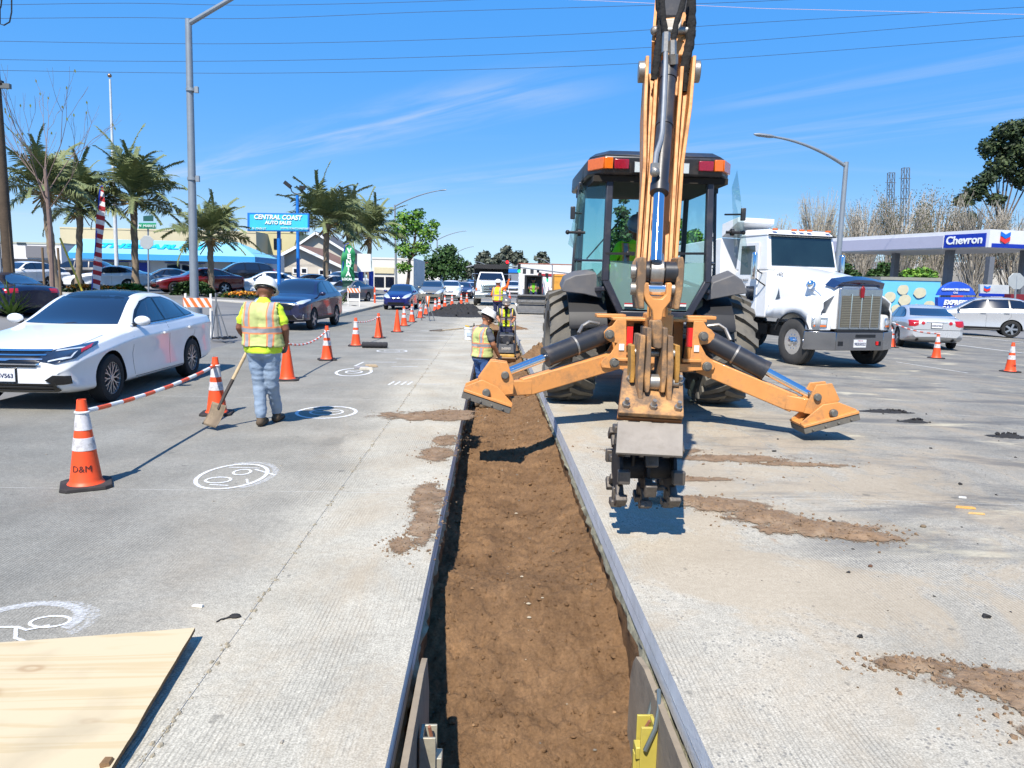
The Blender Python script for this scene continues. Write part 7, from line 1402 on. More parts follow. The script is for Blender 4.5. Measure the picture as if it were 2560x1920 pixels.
def compactor():
 t = thing('plate_compactor', 'black plate compactor lettered MPE standing in the trench', 'compactor', (.42, 19.45, -.43), PI + R(-3), sc_=1.12)
 BKm = pbr('compactor_black', S(46, 48, 54), .5, 0, .15, 6, .05, 60, S(150, 126, 96), .4, 3); YL = pbr('compactor_yellow', S(206, 160, 70), .55, 0, .15, 6, .1, 40, S(140, 104, 66), .5, 4); DUS = pbr('base_dusty', S(158, 128, 98), .9, .1, .15, 5)
 B = lambda n, mb, m, **k: mb.build(n, m, t, **k)
 mb = MB(); mb.prism([(-.34, .10), (-.26, .0), (.26, .0), (.36, .12), (.34, .14), (.25, .04), (-.25, .04), (-.32, .12)], (0, 0, 0), (0, 1, 0), (0, 0, 1), .46); mb.b2((-.23, -.25, .03), (.23, .25, .06)); B('base_plate', mb, DUS, bevel=.006)
 mb = MB(); mb.b2((-.20, .05, .12), (.20, .30, .20)); B('front_guard', mb, YL, bevel=.02); mb = MB(); mb.b2((-.19, -.22, .06), (.19, .24, .16)); B('exciter', mb, pbr('deep_black', S(12, 12, 14), .9), bevel=.02)
 mb = MB(); mb.hull([(-.20, .27, .22), (.20, .27, .22), (.20, -.2, .22), (-.20, -.2, .22)], [(-.18, .20, .44), (.18, .20, .44), (.18, -.2, .44), (-.18, -.2, .44)]); B('belt_cover', mb, BKm, bevel=.02)
 text('stencil', 'MPE', .10, pbr('stencil_white', S(214, 210, 200), .7, 0, .1, 30), t, (0, .246, .315), (R(90 + 18), 0, PI), extrude=.003, bold=.006, sx=1.2)
 mb = MB(); mb.b2((-.15, -.18, .44), (.15, .17, .60)); B('engine', mb, DARK(), bevel=.02); mb = MB(); mb.cyl((0, .15, .53), (0, .20, .53), .10, n=20); B('recoil_starter', mb, BKm); mb = MB(); mb.cyl((-.03, .19, .46), (-.03, .23, .46), .03, n=14); B('fuel_tap', mb, STEEL())
 mb = MB(); mb.hull([(-.18, -.19, .60), (.18, -.19, .60), (.18, .18, .60), (-.18, .18, .60)], [(-.15, -.16, .68), (.15, -.16, .68), (.16, .13, .66), (-.16, .13, .66)]); B('fuel_tank', mb, BKm, bevel=.02); mb = MB(); mb.cyl((0, .0, .67), (0, .0, .70), .045, n=16); B('fuel_cap', mb, DARK())
 for s in (-1, 1): mb = MB(); mb.tube([(s * .21, .22, .18), (s * .215, .16, .58), (s * .19, .12, .70), (s * .19, -.18, .70), (s * .215, -.2, .3)], .014, 8); B('roll_bar', mb, BKm)
 mb = MB(); mb.tube([(-.2, -.2, .3), (-.19, -.60, .85), (-.17, -.78, 1.0), (.17, -.78, 1.0), (.19, -.60, .85), (.2, -.2, .3)], .015, 8); B('handle', mb, BKm)
compactor()
def small_things():
 p = gd(1172, 850); t = thing('plastic_bucket', 'white plastic bucket with tools across its rim, beside the trench', 'bucket', (p.x, p.y, 0)); PW = pbr('bucket_plastic', S(226, 228, 226), .45, 0, .05, 6)
 mb = MB(); mb.lathe([(.115, 0), (.125, .01), (.14, .31), (.148, .31), (.148, .33), (.142, .33), (.145, .37), (.135, .37), (.12, .03), (.001, .03)], n=28); mb.build('pail', PW, t); mb = MB(); mb.tube([(.145 * math.cos(a), -.02 - .02 * math.sin(a), .33 - .12 * math.sin(a)) for a in [PI * k / 12 for k in range(13)]], .004, 6); mb.build('wire_handle', STEEL(), t)
 mb = MB(); mb.b2((-.06, -.143, .12), (.07, -.137, .22)); mb.build('label', pbr('faint_blue', S(180, 196, 216), .5, 0, .2, 40), t)
 t = thing('hand_tools', 'yellow and dark hand tools lying across the white bucket', 'tools', (p.x, p.y, .37)); mb = MB(); mb.box((-.05, 0, .02), (.12, .05, .04), (0, .2, .3)); mb.build('tool', pbr('tool_yellow', S(230, 190, 50), .5), t, bevel=.006); mb = MB(); mb.box((.09, 0, .02), (.16, .03, .025), (0, -.3, .1)); mb.build('tool', DARK(), t, bevel=.004); mb = MB(); mb.box((.14, 0, .06), (.03, .03, .10)); mb.build('tool', DARK(), t, bevel=.004)
 a = gd(1090, 828); b_ = gd(1162, 822); t = thing('long_shovel', 'shovel lying on the road left of the white bucket', 'shovel', (a.x, a.y, 0)); mb = MB(); mb.tube([a + V((.2, 0, .03)), b_ + V((0, 0, .03))], .018, 8); mb.build('handle', pbr('ash_handle', S(196, 172, 134)), t, ab=True); mb = MB(); mb.hull([a + V((-.22, -.1, .01)), a + V((.2, -.08, .01)), a + V((.2, .08, .01)), a + V((-.22, .1, .01))], [a + V((-.2, -.08, .03)), a + V((.2, -.04, .07)), a + V((.2, .04, .07)), a + V((-.2, .08, .03))]); mb.build('blade', pbr('blade_dark', S(70, 62, 56), .6, .4), t, ab=True)
 OW = pbr('board_white', S(232, 230, 226), .5, 0, .05, 8, 0, 60, S(170, 160, 150), .4, 6); OO = pbr('board_orange', S(238, 122, 52), .5, 0, .1, 8)
 def barricade(label, loc, rz, sc_, collapsed=False):
  t = thing('barricade', label, 'barricade', loc, rz, None, sc_);
  for sy, lean in ((-1, -.16), (1, .16)):
   for sx in (-1, 1): mb = MB(); mb.bar((sx * .27, sy * .22, 0), (sx * .27, sy * .03, 1.0), .035, .03, (0, 1, 0)); mb.build('leg', OW, t)
  y0 = -.11; zc = .80; w, h = .62, .21
  mb = MB(); mb.b2((-w / 2, y0 - .01, zc - h / 2), (w / 2, y0 + .01, zc + h / 2)); mb.build('board', OW, t)
  for k in range(5):
   x = -w / 2 - .06 + k * .155; pts = [(x, -h / 2), (x + .078, -h / 2), (x + .078 - .12, h / 2), (x - .12, h / 2)]; pts = [(min(w / 2, max(-w / 2, a_)), b2_) for a_, b2_ in pts]
   pts = [(q[0], q[1]) for q in pts]; mb = MB(); mb.prism(pts, (0, y0 - .013, zc), (1, 0, 0), (0, 0, 1), .004); mb.build('stripe', OO, t)
  mb = MB(); mb.b2((-w / 2, y0 - .01, .28), (w / 2, y0 + .01, .42)); mb.build('lower_board', OW, t) if not collapsed else None
  mb = MB(); mb.sphere((0, 0, .03), (.18, .14, .06), 12, 8); mb.build('sandbag', DARK(), t)
 barricade('striped barricade standing beside the grey light pole base', (-7.55, 19.4, .06), R(12), 1.12, True); barricade('small white striped barricade on the pavement behind the SUV', (-7.35, 40.0, .10), R(10), 1.1)
 t = thing('sign_stand', 'folded grey sign stand leaning beside the barricade on loose black cable', 'sign stand', (-7.05, 19.2, .03)); mb = MB()
 for q in (((.05, 0, 0), (.02, 0, 1.18)), ((.28, .1, 0), (.04, 0, .95)), ((-.05, -.2, 0), (.02, 0, .9)), ((.18, -.1, .05), (.05, 0, .6))): mb = MB(); mb.bar(*q, .03, .03); mb.build('leg', pbr('grey_alu', S(130, 132, 134), .45, .6, .1, 10), t)
 mb = MB(); random.seed(5); mb.tube([(.2 + .25 * math.cos(k * .7) * random.uniform(.5, 1.1), .05 + .3 * math.sin(k * .9) * random.uniform(.5, 1.1), .03 + .03 * random.random()) for k in range(26)], .018, 6); mb.build('black_cable', DARK(), t)
 p = gd(1062, 802); t = thing('sign_stand', 'tall folded sign stand with rolled striped sign among the cones', 'sign stand', (p.x, p.y, 0));
 for q in (((-.42, .0, .0), (-.02, 0, 1.0)), ((.40, .1, .0), (.02, 0, 1.0)), ((.22, -.2, .0), (.0, 0, .95)), ((-.15, .2, 0), (0, 0, .95))): mb = MB(); mb.bar(*q, .03, .03); mb.build('leg', pbr('grey_alu', S(130, 132, 134), .45, .6, .1, 10), t)
 for k in range(3): mb = MB(); mb.bar((.08 + .02 * k, 0, .55), (.04 + .07 * k, 0, 1.0), .06, .02, (0, 1, 0)); mb.build('rolled_sign', [OO, OW, OO][k], t)
 p = gd(937, 762); t = thing('delineator_post', 'orange tubular delineator post on the kerb', 'delineator', (p.x, p.y, gz(p.x))); mb = MB(); mb.lathe([(.14, 0), (.14, .03), (.055, .05), (.05, .95), (.035, 1.0), (.02, 1.08), (.001, 1.1)], n=16); mb.build('post', CONE_O(), t); mb = MB(); mb.lathe([(.056, .62), (.056, .74)], n=16); mb.build('band', REFL(), t)
small_things()
# ================================================================ STREET BACKDROP
GALVP = pbr('galv_pole', S(150, 158, 166), .5, .4, .08, 3); LEAFD = lambda n, c: pbr(n, c, .6, 0, .35, .9, spec=.3)
def kerb_and_walk():
 t = thing('pavement', 'pale concrete kerb and pavement along the left side of the road', None); struct(t); C_ = pbr('kerb_concrete', S(176, 172, 160), .9, 0, .1, 1.5, .2, 40)
 for k in range(14):
  y0 = 31 + k * 3; mb = MB(); mb.b2((-6.62, y0 + .01, -.05), (-6.42, y0 + 2.99, .13)); mb.build('kerb_stone', C_, t, bevel=.02); mb = MB(); za, zb = .125, gz(-9) + .10
  mb.hull([(-9, y0 + .01, -.1), (-6.63, y0 + .01, -.1), (-6.63, y0 + 2.99, -.1), (-9, y0 + 2.99, -.1)], [(-9, y0 + .01, zb), (-6.63, y0 + .01, za), (-6.63, y0 + 2.99, za), (-9, y0 + 2.99, zb)]); mb.build('paving_slab', CONC(), t, smooth=0)
 p = pt(560, 752, 38); mb = MB(); mb.hull([(-22, 36.5, .2), (-11.5, 36.5, .2), (-11.5, 38, .2), (-22, 38, .2)], [(-22, 36.5, .62), (-11.5, 36.5, .34), (-11.5, 38, .36), (-22, 38, .62)]); mb.build('paving_slab', CONC(), t, smooth=0)
kerb_and_walk()
def light_pole(label, base, top, arm_end, r=.10, bow=.5, cobra=True):
 t = thing('street_light', label, 'street light', base); b_, e = V(base), V(arm_end); tp = V(top)
 mb = MB(); mb.tube([b_, b_.lerp(tp, .5), tp], [r, r * .85, r * .7], 14); mb.cyl(b_, b_ + V((0, 0, .25)), r * 1.7, n=14); mb.build('pole', GALVP, t, ab=True)
 a0 = tp - V((0, 0, .15)); ctrl = V((lerp(a0.x, e.x, .5), lerp(a0.y, e.y, .5), e.z - (e.z - a0.z) * (.5 - bow * .5))); path = [a0 * (1 - s) ** 2 + ctrl * 2 * s * (1 - s) + e * s * s for s in [k / 10 for k in range(11)]]
 mb = MB(); mb.tube(path, [r * (.55 - .2 * k / 10) for k in range(11)], 10); mb.build('mast_arm', GALVP, t, ab=True)
 if cobra: d = (path[-1] - path[-2]).normalized(); mb = MB(); mb.tube([e - d * .05, e + d * .15, e + d * .6, e + d * .75], [.05, .10, .10, .03], 10); mb.v = [V((p.x, p.y, e.z + (p.z - e.z) * .6)) for p in mb.v]; mb.build('lamp_head', GALVP, t, ab=True)
 return t
b_ = gd(487, 788); Y = b_.y
lp = light_pole('tall grey light pole at the left, its arm leaving the top of the picture', b_, pt(471, 48, Y), pt(760, -110, Y - 1), .15, 0);
for py in (225, 447): mb = MB(); c = pt(478 if py < 300 else 481, py, Y); mb.cyl(c - V((0, 0, .05)), c + V((0, 0, .05)), .17, n=12); mb.box(c + V((.2, -.05, 0)), (.12, .1, .2)); mb.build('pole_clamp', GALVP, lp, ab=True)
light_pole('first curved street light right of the palms, beside the green tree', (pt(991, 718, 78).x, 78, .3), pt(987, 512, 78), pt(1100, 476, 76), .13, .6)
light_pole('second curved street light, beyond the dark round tree', (pt(1092, 708, 150).x, 150, .3), pt(1093, 598, 150), pt(1158, 578, 148), .16, .6)
light_pole('third small curved street light far up the road', (pt(1144, 700, 220).x, 220, .3), pt(1145, 628, 220), pt(1180, 617, 218), .18, .6); light_pole('distant street light left of the traffic signals', (pt(1218, 700, 190).x, 190, .3), pt(1216, 662, 190), pt(1195, 655, 190), .16, .6)
light_pole('distant street light right of the traffic signals', (pt(1282, 700, 190).x, 190, .3), pt(1282, 660, 190), pt(1262, 652, 190), .16, .6); light_pole('distant street light beside the cab of the backhoe', (pt(1381, 700, 160).x, 160, .3), pt(1381, 662, 160), pt(1350, 647, 160), .16, .6)
light_pole('curved street light above the white truck on the right', (pt(2080, 830, 26).x, 26, gz(11)), pt(2116, 405, 26), pt(1935, 342, 25.5), .11, .75)
def utility_pole():
 b_ = V((pt(28, 752, 24).x, 24, gz(-13))); t = thing('utility_pole', 'dark wooden utility pole with conduit at the left edge', 'utility pole', b_); WD = pbr('pole_wood', S(84, 70, 56), .9, 0, .25, 4, .5, 20)
 tp = pt(-45, -250, 24); mb = MB(); mb.tube([b_, b_.lerp(tp, .5), tp], [.17, .15, .12], 14); mb.build('wood_pole', WD, t, ab=True); mb = MB(); o = V((-.16, -.14, 0)); mb.tube([b_ + o, b_.lerp(tp, .5) + o], .045, 8); mb.build('conduit', GALVP, t, ab=True); o = V((.2, -.1, 0)); mb = MB(); mb.tube([b_ + o, b_.lerp(tp, .35) + o * .4], .03, 8); mb.build('conduit', WD, t, ab=True)
 a = pt(-10, 220, 23.8); mb = MB(); mb.bar(a + V((-.2, 0, .08)), pt(26, 216, 23.8), .12, .14); mb.build('flood_lamp', pbr('lamp_grey', S(110, 112, 110), .5, .3), t, ab=True); mb = MB(); mb.bar(pt(-20, 212, 23.8), pt(8, 208, 23.8), .12, .14); mb.build('flood_lamp', DARK(), t, ab=True)
 mb = MB(); q = [(-30, -40), (0, 20), (0, 60), (10, 63), (24, 55), (29, 30), (29, -60)]; mb.tube([pt(x, y, 23.5) for x, y in q], .02, 6); mb.build('wire_loop', DARK(), t, ab=True); mb = MB(); mb.tube([pt(8, -30, 23.5), pt(2, 18, 23.5), pt(-20, 50, 23.5)], .02, 6); mb.build('wire_loop', DARK(), t, ab=True)
utility_pole()
q = pt(150, 595, 40); g_ = V((pt(207, 728, 40).x, 40, gz(-20))); mb = MB(); mb.tube([q, g_], .05, 6); tag(mb.build('guy_wire_guard', pbr('guard_yellow', S(222, 200, 70), .5)), 'slanting yellow guy wire guard beside the palms', 'guy wire')
WIRE = pbr('wire', S(40, 44, 60), .6)
for k, (ys, l) in enumerate((([12, 8, 13, 4, -14, -28, -60], 'topmost'), ([46, 44, 46, 30, 17, 3, -30], 'second'), ([103, 108, 109, 100, 82, 56, 18], 'third'), ([149, 153, 152, 143, 125, 100, 45], 'fourth'), ([176, 181, 183, 177, 163, 140, 90], 'lowest'))):
 q = [pt(x, y, 60) for x, y in zip((0, 320, 640, 1060, 1500, 1900, 2560), ys)]; q = [q[0] + (q[0] - q[1]) * 1.5] + q + [q[-1] + (q[-1] - q[-2]) * 1.5]; pa = []
 for i in range(1, len(q) - 2):
  for s in range(6): u = s / 6; pa.append(.5 * ((2 * q[i]) + (q[i + 1] - q[i - 1]) * u + (2 * q[i - 1] - 5 * q[i] + 4 * q[i + 1] - q[i + 2]) * u * u + (3 * q[i] - q[i - 1] - 3 * q[i + 1] + q[i + 2]) * u ** 3))
 mb = MB(); mb.tube([q[0]] + pa + [q[-2], q[-1]], .017, 4); tag(mb.build('power_line', WIRE), l + ' of the five thin power lines across the sky', 'power line', 'overhead wires')
mb = MB(); mb.tube([pt(1250, -8, 50), pt(1500, 2, 50), pt(1900, 21, 50), pt(2560, 36, 50), pt(3100, 45, 50)], .016, 4); tag(mb.build('power_line', pbr('wire_pale', S(200, 180, 196), .5)), 'pale pinkish wire at the top right of the sky', 'power line', 'overhead wires')
# ---------------------------------------------------------------- trees
FROND = []
def frond_mesh(seed):
 random.seed(seed); mb = MB(); n = 34; L_ = 1.0; droop = random.uniform(.38, .75); pts = []
 for i in range(n + 1): t = i / n; a = .75 - droop * 1.9 * t ** 1.4; pts.append((pts[-1] + V((math.cos(a), 0, math.sin(a))) * (L_ / n)) if i else V((0, 0, 0)))
 mb.tube(pts, [.012 * (1 - .85 * i / n) for i in range(n + 1)], 4)
 for i in range(7, n + 1):
  t = i / n; ln = .27 * math.sin(min(1, t * 1.25 + .12) * PI) ** .6 * random.uniform(.8, 1.1) + .05; d = (pts[i] - pts[i - 1]).normalized(); up = V((-d.z, 0, d.x))
  for s in (-1, 1):
   for rep in (0, 1):
    o = pts[i] - d * (L_ / n) * .5 * rep; dirv = (V((0, s, 0)) * random.uniform(.75, 1) + d * random.uniform(.45, .75) + up * random.uniform(-.05, .35)).normalized(); m_ = o + dirv * ln * .55; e = o + dirv * ln + V((0, 0, -.30 * ln)); w = d * .0095; mb.add([o - w, o + w, m_ + w, m_ - w, e], [(0, 1, 2, 3), (3, 2, 4)])
 return mb.mesh('frond', LEAFD('palm_green', S(122, 132, 88)), 0, fix=False)
FROND = [frond_mesh(s) for s in (1, 2, 3, 4)]
def palm(label, base, crown, length, nf, r, seed, wind=.25):
 t = thing('palm_tree', label, 'palm tree', base, 0, 'palms along the lot'); b_, c = V(base), V(crown); random.seed(seed); H_ = (c - b_).length; n = 26
 mb = MB(); mb.tube([b_.lerp(c, i / n) + V((.02 * math.sin(i), 0, 0)) for i in range(n + 1)], [(r * (1.25 - .5 * min(1, i / 6)) if i < 6 else r * (.75 + .07 * (i % 2))) * (1 + .35 * max(0, i - n + 5) / 5) for i in range(n + 1)], 12); mb.build('trunk', pbr('palm_trunk', S(140, 124, 104), .9, 0, .25, 3, .6, 14, S(84, 72, 58), .6, 2), t, ab=True)
 mb = MB()
 for k in range(26): a = random.uniform(0, 2 * PI); d = V((math.cos(a), math.sin(a), random.uniform(-1.4, .4))).normalized(); mb.bar(c + V((0, 0, -.15)), c + V((0, 0, -.2)) + d * length * random.uniform(.22, .42), .03, .05)
 mb.build('dry_skirt', pbr('palm_dry', S(150, 124, 78), .9, 0, .3, 3), t, ab=True)
 for k in range(nf):
  o = link('frond', FROND[k % 4], t); o.location = c - b_; az = 2 * PI * k * .381966 + random.uniform(-.2, .2); el = lerp(1.35, -.55, (k / nf) ** .9) + random.uniform(-.12, .12); s = length * random.uniform(1.0, 1.35) * (1 if el > -.3 else .8)
  d = M.Rotation(az, 3, 'Z') @ M.Rotation(-el + .35, 3, 'Y') @ M.Rotation(random.uniform(-.5, .5), 3, 'X'); q = d.to_4x4(); o.rotation_euler = q.to_euler(); o.scale = (s, s, s)
for px, by, cx_, cy_, Y, lpx, l, sd, r in ((140, 730, 112, 478, 38, 125, 'big left palm behind the bare tree, left of the flagpole', 1, .24), (196, 724, 200, 520, 44, 125, 'palm between the bare tree and the striped flag', 2, .22), (340, 724, 333, 500, 45, 140, 'palm right of the flagpole, before the stop sign', 3, .24), (529, 740, 525, 592, 41, 108, 'short palm just right of the tall light pole', 4, .20), (814, 735, 816, 560, 50, 118, 'palm right of the blue dealer sign', 5, .24), (922, 738, 924, 590, 60, 98, 'palm left of the first curved street light', 6, .22), (865, 735, 872, 570, 62, 90, 'palm hidden between the two behind the VENTA flag', 9, .22)):
 p = pt(px, by, Y); c = pt(cx_, cy_, Y); palm(l, (p.x, p.y, gz(p.x) - .1), (c.x, c.y, c.z), lpx / 1850 * Y, 27, r, sd)
def grow(mb, p, d, L_, r, depth, rnd, spread, up, tips):
 q = p + d * L_ * .5 + V((rnd.uniform(-1, 1), rnd.uniform(-1, 1), rnd.uniform(-.3, .6))) * L_ * .07; e = q + (d + V((0, 0, up))).normalized() * L_ * .5; mb.tube([p, q, e], [r, r * .85, r * .68], 4 if depth < 3 else 6, False)
 if depth == 0: tips.append(e); return
 for k in range(rnd.choice((2, 3, 3))):
  nd = (d + V((rnd.uniform(-1, 1), rnd.uniform(-1, 1), rnd.uniform(-.2, .7))) * spread).normalized(); grow(mb, (q if k == 2 else e), nd, L_ * rnd.uniform(.6, .82), r * .62, depth - 1, rnd, spread, up, tips)
def bare_tree(label, base, h, seed):
 rnd = random.Random(seed); t = thing('bare_tree', label, 'tree', base); mb = MB(); tips = []; b_ = V((0, 0, 0)); top = V((0, 0, h * .50)); mb.tube([b_, V((.05, 0, h * .25)), top], [.10, .085, .07], 8)
 for k in range(8): a = k * 2.4; grow(mb, V((0, 0, h * (.34 + .022 * k))), V((math.cos(a), math.sin(a) * .7, 1.0)).normalized(), h * .17, .022, 3, rnd, .42, .25, tips)
 mb.build('branches', pbr('bark_pale', S(128, 108, 100), .9, 0, .2, 6), t); mb = MB()
 for e in tips[::4]: w = .05; mb.quad(e, e + V((w, 0, -.06)), e + V((w * .4, .02, -.16)), e + V((-w * .6, 0, -.08)))
 tag(mb.build('leaves', LEAFD('sparse_leaf', S(110, 120, 50)), t, smooth=0, fix=False), kind='stuff')
 for s in (-1, 1): mb = MB(); mb.cyl((s * .35, 0, 0), (s * .33, 0, 2.2), .05, n=8); mb.build('stake', pbr('stake_wood', S(120, 100, 78), .9), t)
p = pt(132, 730, 33); bare_tree('nearly leafless young tree with stakes in front of the left palm', (p.x, p.y, gz(p.x) - .1), 11.0, 4)
def leafy(label, base, clumps, n, leaf, lm, bark=S(84, 70, 58), seed=1, trunk=.2, droop=0.0, kind='tree', squash=.8):
 """trunk, limbs to each clump, thousands of small leaf faces spread through the clumps"""
 rnd = random.Random(seed); b_ = V(base); t = thing(kind, label, 'tree' if 'tree' in kind else 'shrub', base); cs = [(V(c), r) for c, r in clumps]
 if trunk:
  mid = V((b_.x, b_.y, 0)); cen = sum((c for c, r in cs), V()) / len(cs); fork = b_.lerp(cen, .55); mb = MB(); mb.tube([b_, b_.lerp(fork, .5) + V((trunk * .3, 0, 0)), fork], [trunk, trunk * .8, trunk * .6], 8, False)
  for c, r in cs: mb.tube([fork, fork.lerp(c, .55) + V((rnd.uniform(-.3, .3), 0, .2)) * r, c + V((0, 0, r * .4))], [trunk * .45, trunk * .3, trunk * .1], 5, False)
  mb.build('trunk', pbr('bark_' + label[:12], bark, .9, 0, .25, 5), t, ab=True)
 tot = sum(r ** 2 for c, r in cs); mb = MB(); vs, fs = [], []
 for c, r in cs:
  for _ in range(int(n * r * r / tot)):
   d = V((rnd.gauss(0, 1), rnd.gauss(0, 1), rnd.gauss(0, 1))).normalized(); rr = r * (rnd.random() ** .42) * (1 + .30 * noise.noise(d * 2.2 + c)); p = c + V((d.x, d.y, d.z * squash)) * rr; u = V((rnd.gauss(0, 1), rnd.gauss(0, 1), rnd.gauss(0, .6))).normalized(); w = u.cross(d + V((rnd.uniform(-.6, .6), rnd.uniform(-.6, .6), rnd.uniform(-.4, .6)))).normalized(); s = leaf * rnd.uniform(.6, 1.3); o = len(vs); vs += [p - u * s, p - w * s * .55, p + u * s - V((0, 0, droop * s)), p + w * s * .55]; fs.append((o, o + 1, o + 2, o + 3))
 mb.v = vs; mb.f = fs; mb.m = [rnd.randrange(len(lm)) for _ in fs]; tag(mb.build('crown', lm, t, smooth=0, fix=False, ab=True), kind='stuff'); return t
G1 = [LEAFD('leaf_a', S(96, 140, 46)), LEAFD('leaf_b', S(66, 112, 38)), LEAFD('leaf_c', S(120, 156, 60))]; G2 = [LEAFD('leaf_d', S(46, 74, 34)), LEAFD('leaf_e', S(62, 92, 42))]; G3 = [LEAFD('leaf_f', S(84, 92, 78)), LEAFD('leaf_g', S(108, 112, 98)), LEAFD('leaf_h', S(66, 74, 66))]; G4 = [LEAFD('leaf_i', S(50, 66, 40)), LEAFD('leaf_j', S(40, 54, 34)), LEAFD('leaf_k', S(74, 88, 52))]
def blob(pxs, Y): return [((pt(x, y, Y + dz)), r / 1850 * Y) for x, y, r, dz in pxs]
p = pt(1016, 728, 75); leafy('bright green street tree beside the first curved street light', (p.x, 75, .2), blob([(1000, 580, 30, 0), (1035, 565, 34, .5), (1070, 585, 28, 0), (1010, 545, 24, 0), (1045, 535, 20, .4), (1015, 625, 28, 0), (1055, 620, 24, 0), (1085, 560, 16, 0), (1010, 668, 20, 0), (985, 560, 14, 0)], 75), 3600, .17, G1, seed=2, trunk=.2)
p = pt(1108, 715, 110); leafy('dark round evergreen tree left of the dump truck', (p.x, 110, .2), blob([(1085, 660, 30, 0), (1110, 640, 32, 0), (1140, 660, 30, 0), (1110, 675, 34, -1), (1075, 685, 22, 0), (1150, 688, 20, 0), (1125, 625, 18, 0)], 110), 3200, .26, G2, seed=3, trunk=.3)
for i, (x, y, r, Y, l) in enumerate(((1212, 650, 21, 260, 'grey eucalyptus on the skyline, leftmost of the group'), (1248, 655, 20, 265, 'grey eucalyptus on the skyline, second from the left'), (1268, 630, 14, 270, 'tall thin skyline eucalyptus above the signals'), (1296, 648, 20, 270, 'wide grey skyline eucalyptus over the white building'), (1356, 645, 16, 280, 'single round skyline eucalyptus near the digger cab'), (1170, 672, 16, 280, 'low dark skyline tree behind the round evergreen'))):
 p = pt(x, 698, Y); leafy(l, (p.x, Y, 0), blob([(x - r * .5, y, r * .7, 0), (x + r * .5, y + r * .3, r * .7, 0), (x, y - r * .5, r * .7, 0), (x + r * .1, y + r, r * .8, 0)], Y), 700, .8, G3, seed=20 + i, trunk=.5)
p = pt(1560, 640, 80); leafy('dense dark conifer seen through the left half of the cab glass', (p.x, 80, 0), blob([(1560, 500, 12, 0), (1556, 530, 20, 0), (1566, 560, 27, 0), (1552, 590, 32, 0), (1578, 600, 28, 0), (1560, 630, 38, 0), (1540, 620, 22, 0), (1580, 640, 30, 0)], 80), 3600, .24, G2, seed=31, trunk=.3)
p = pt(1735, 650, 85); leafy('green tree seen through the right half of the cab glass', (p.x, 85, 0), blob([(1700, 560, 16, 0), (1702, 590, 18, 0), (1735, 590, 22, 0), (1720, 620, 26, 0), (1750, 610, 18, 0)], 85), 1800, .26, G1, seed=32, trunk=.3)
p = pt(2510, 700, 92); leafy('tall dark eucalyptus at the right edge above the bare poplars', (p.x, 92, -1), blob([(2515, 330, 34, 0), (2480, 370, 34, 1), (2540, 380, 44, 0), (2500, 420, 34, 0), (2440, 480, 30, 0), (2410, 500, 24, 0), (2465, 450, 26, 0), (2550, 320, 30, 0), (2420, 545, 22, 0), (2560, 440, 40, 0), (2490, 500, 22, 0), (2600, 360, 60, 0)], 92), 11000, .26, G4, bark=S(96, 84, 76), seed=33, trunk=.28)
def poplar_mesh(seed):
 rnd = random.Random(seed); mb = MB(); tips = []
 for k in range(4): a = k * 1.7; grow(mb, V((0, 0, 0)), V((math.cos(a) * .12, math.sin(a) * .12, 1)).normalized(), .30, .016, 1, rnd, .12, .2, [])
 for k in range(120): a = k * 2.399; z = .12 + .55 * rnd.random() ** .8; grow(mb, V((math.cos(a) * .03, math.sin(a) * .03, z * .8)), V((math.cos(a) * .42, math.sin(a) * .42, 1)).normalized(), .20 * rnd.uniform(.7, 1.1), .0044, 2, rnd, .26, .15, tips)
 me = mb.mesh('branches', pbr('poplar_bark', S(182, 174, 162), .9, 0, .2, 8), 0, fix=False); lb = MB()
 for e in tips:
  for _ in range(3): q = e + V((rnd.gauss(0, .02), rnd.gauss(0, .02), rnd.gauss(-.03, .04))); s = .0052; lb.quad(q, q + V((s, s * .3, s)), q + V((0, s, s * 1.8)), q + V((-s, 0, s)))
 return me, lb.mesh('buds', LEAFD('poplar_buds', S(150, 146, 112)), 0, fix=False)
POP = [poplar_mesh(s) for s in (11, 12, 13)]
for i, (x, top, Y, w, l) in enumerate(((1925, 540, 88, 1.0, 'first bare poplar from the left, above the truck cab'), (2030, 470, 80, 1.0, 'second bare poplar, left of the curved street light'), (2150, 482, 80, 1.0, 'third bare poplar, just right of the curved street light'), (2245, 470, 78, 1.15, 'fourth bare poplar, in front of the lattice masts'), (2330, 465, 80, 1.1, 'fifth bare poplar, right of the lattice masts'), (2430, 490, 76, 1.3, 'sixth bare poplar, above the fuel canopy'), (2525, 500, 74, 1.3, 'last bare poplar at the right edge'), (2095, 540, 90, 1.1, 'small bare poplar behind the curved street light'))):
 p = pt(x, 745, Y); tp = pt(x, top, Y); t = thing('poplar_tree', l, 'tree', (p.x, Y, -1.0), R(40 * i), 'bare poplars behind the fuel station'); H_ = tp.z + 1.0
 for me, nme in zip(POP[i % 3], ('branches', 'buds')): o = link(nme, me, t); o.scale = (H_ * w * .82, H_ * w * .82, H_); nme == 'buds' and tag(o, kind='stuff')
p = pt(2150, 745, 84)
for k, (x, l) in enumerate(((2110, 'dark hedge behind the truck bonnet under the canopy'), (2210, 'dark green shrub between the canopy columns'), (2300, 'bright green shrub behind the snack trailer'))): leafy(l, (pt(x, 720, 74).x, 74, -.9), blob([(x - 22, 690, 24, 0), (x + 20, 692, 24, 0), (x, 672 if k < 2 else 684, 20, 0)], 74), 1500, .2, [G2, G2, G1][k], seed=50 + k, trunk=.1, kind='shrub')
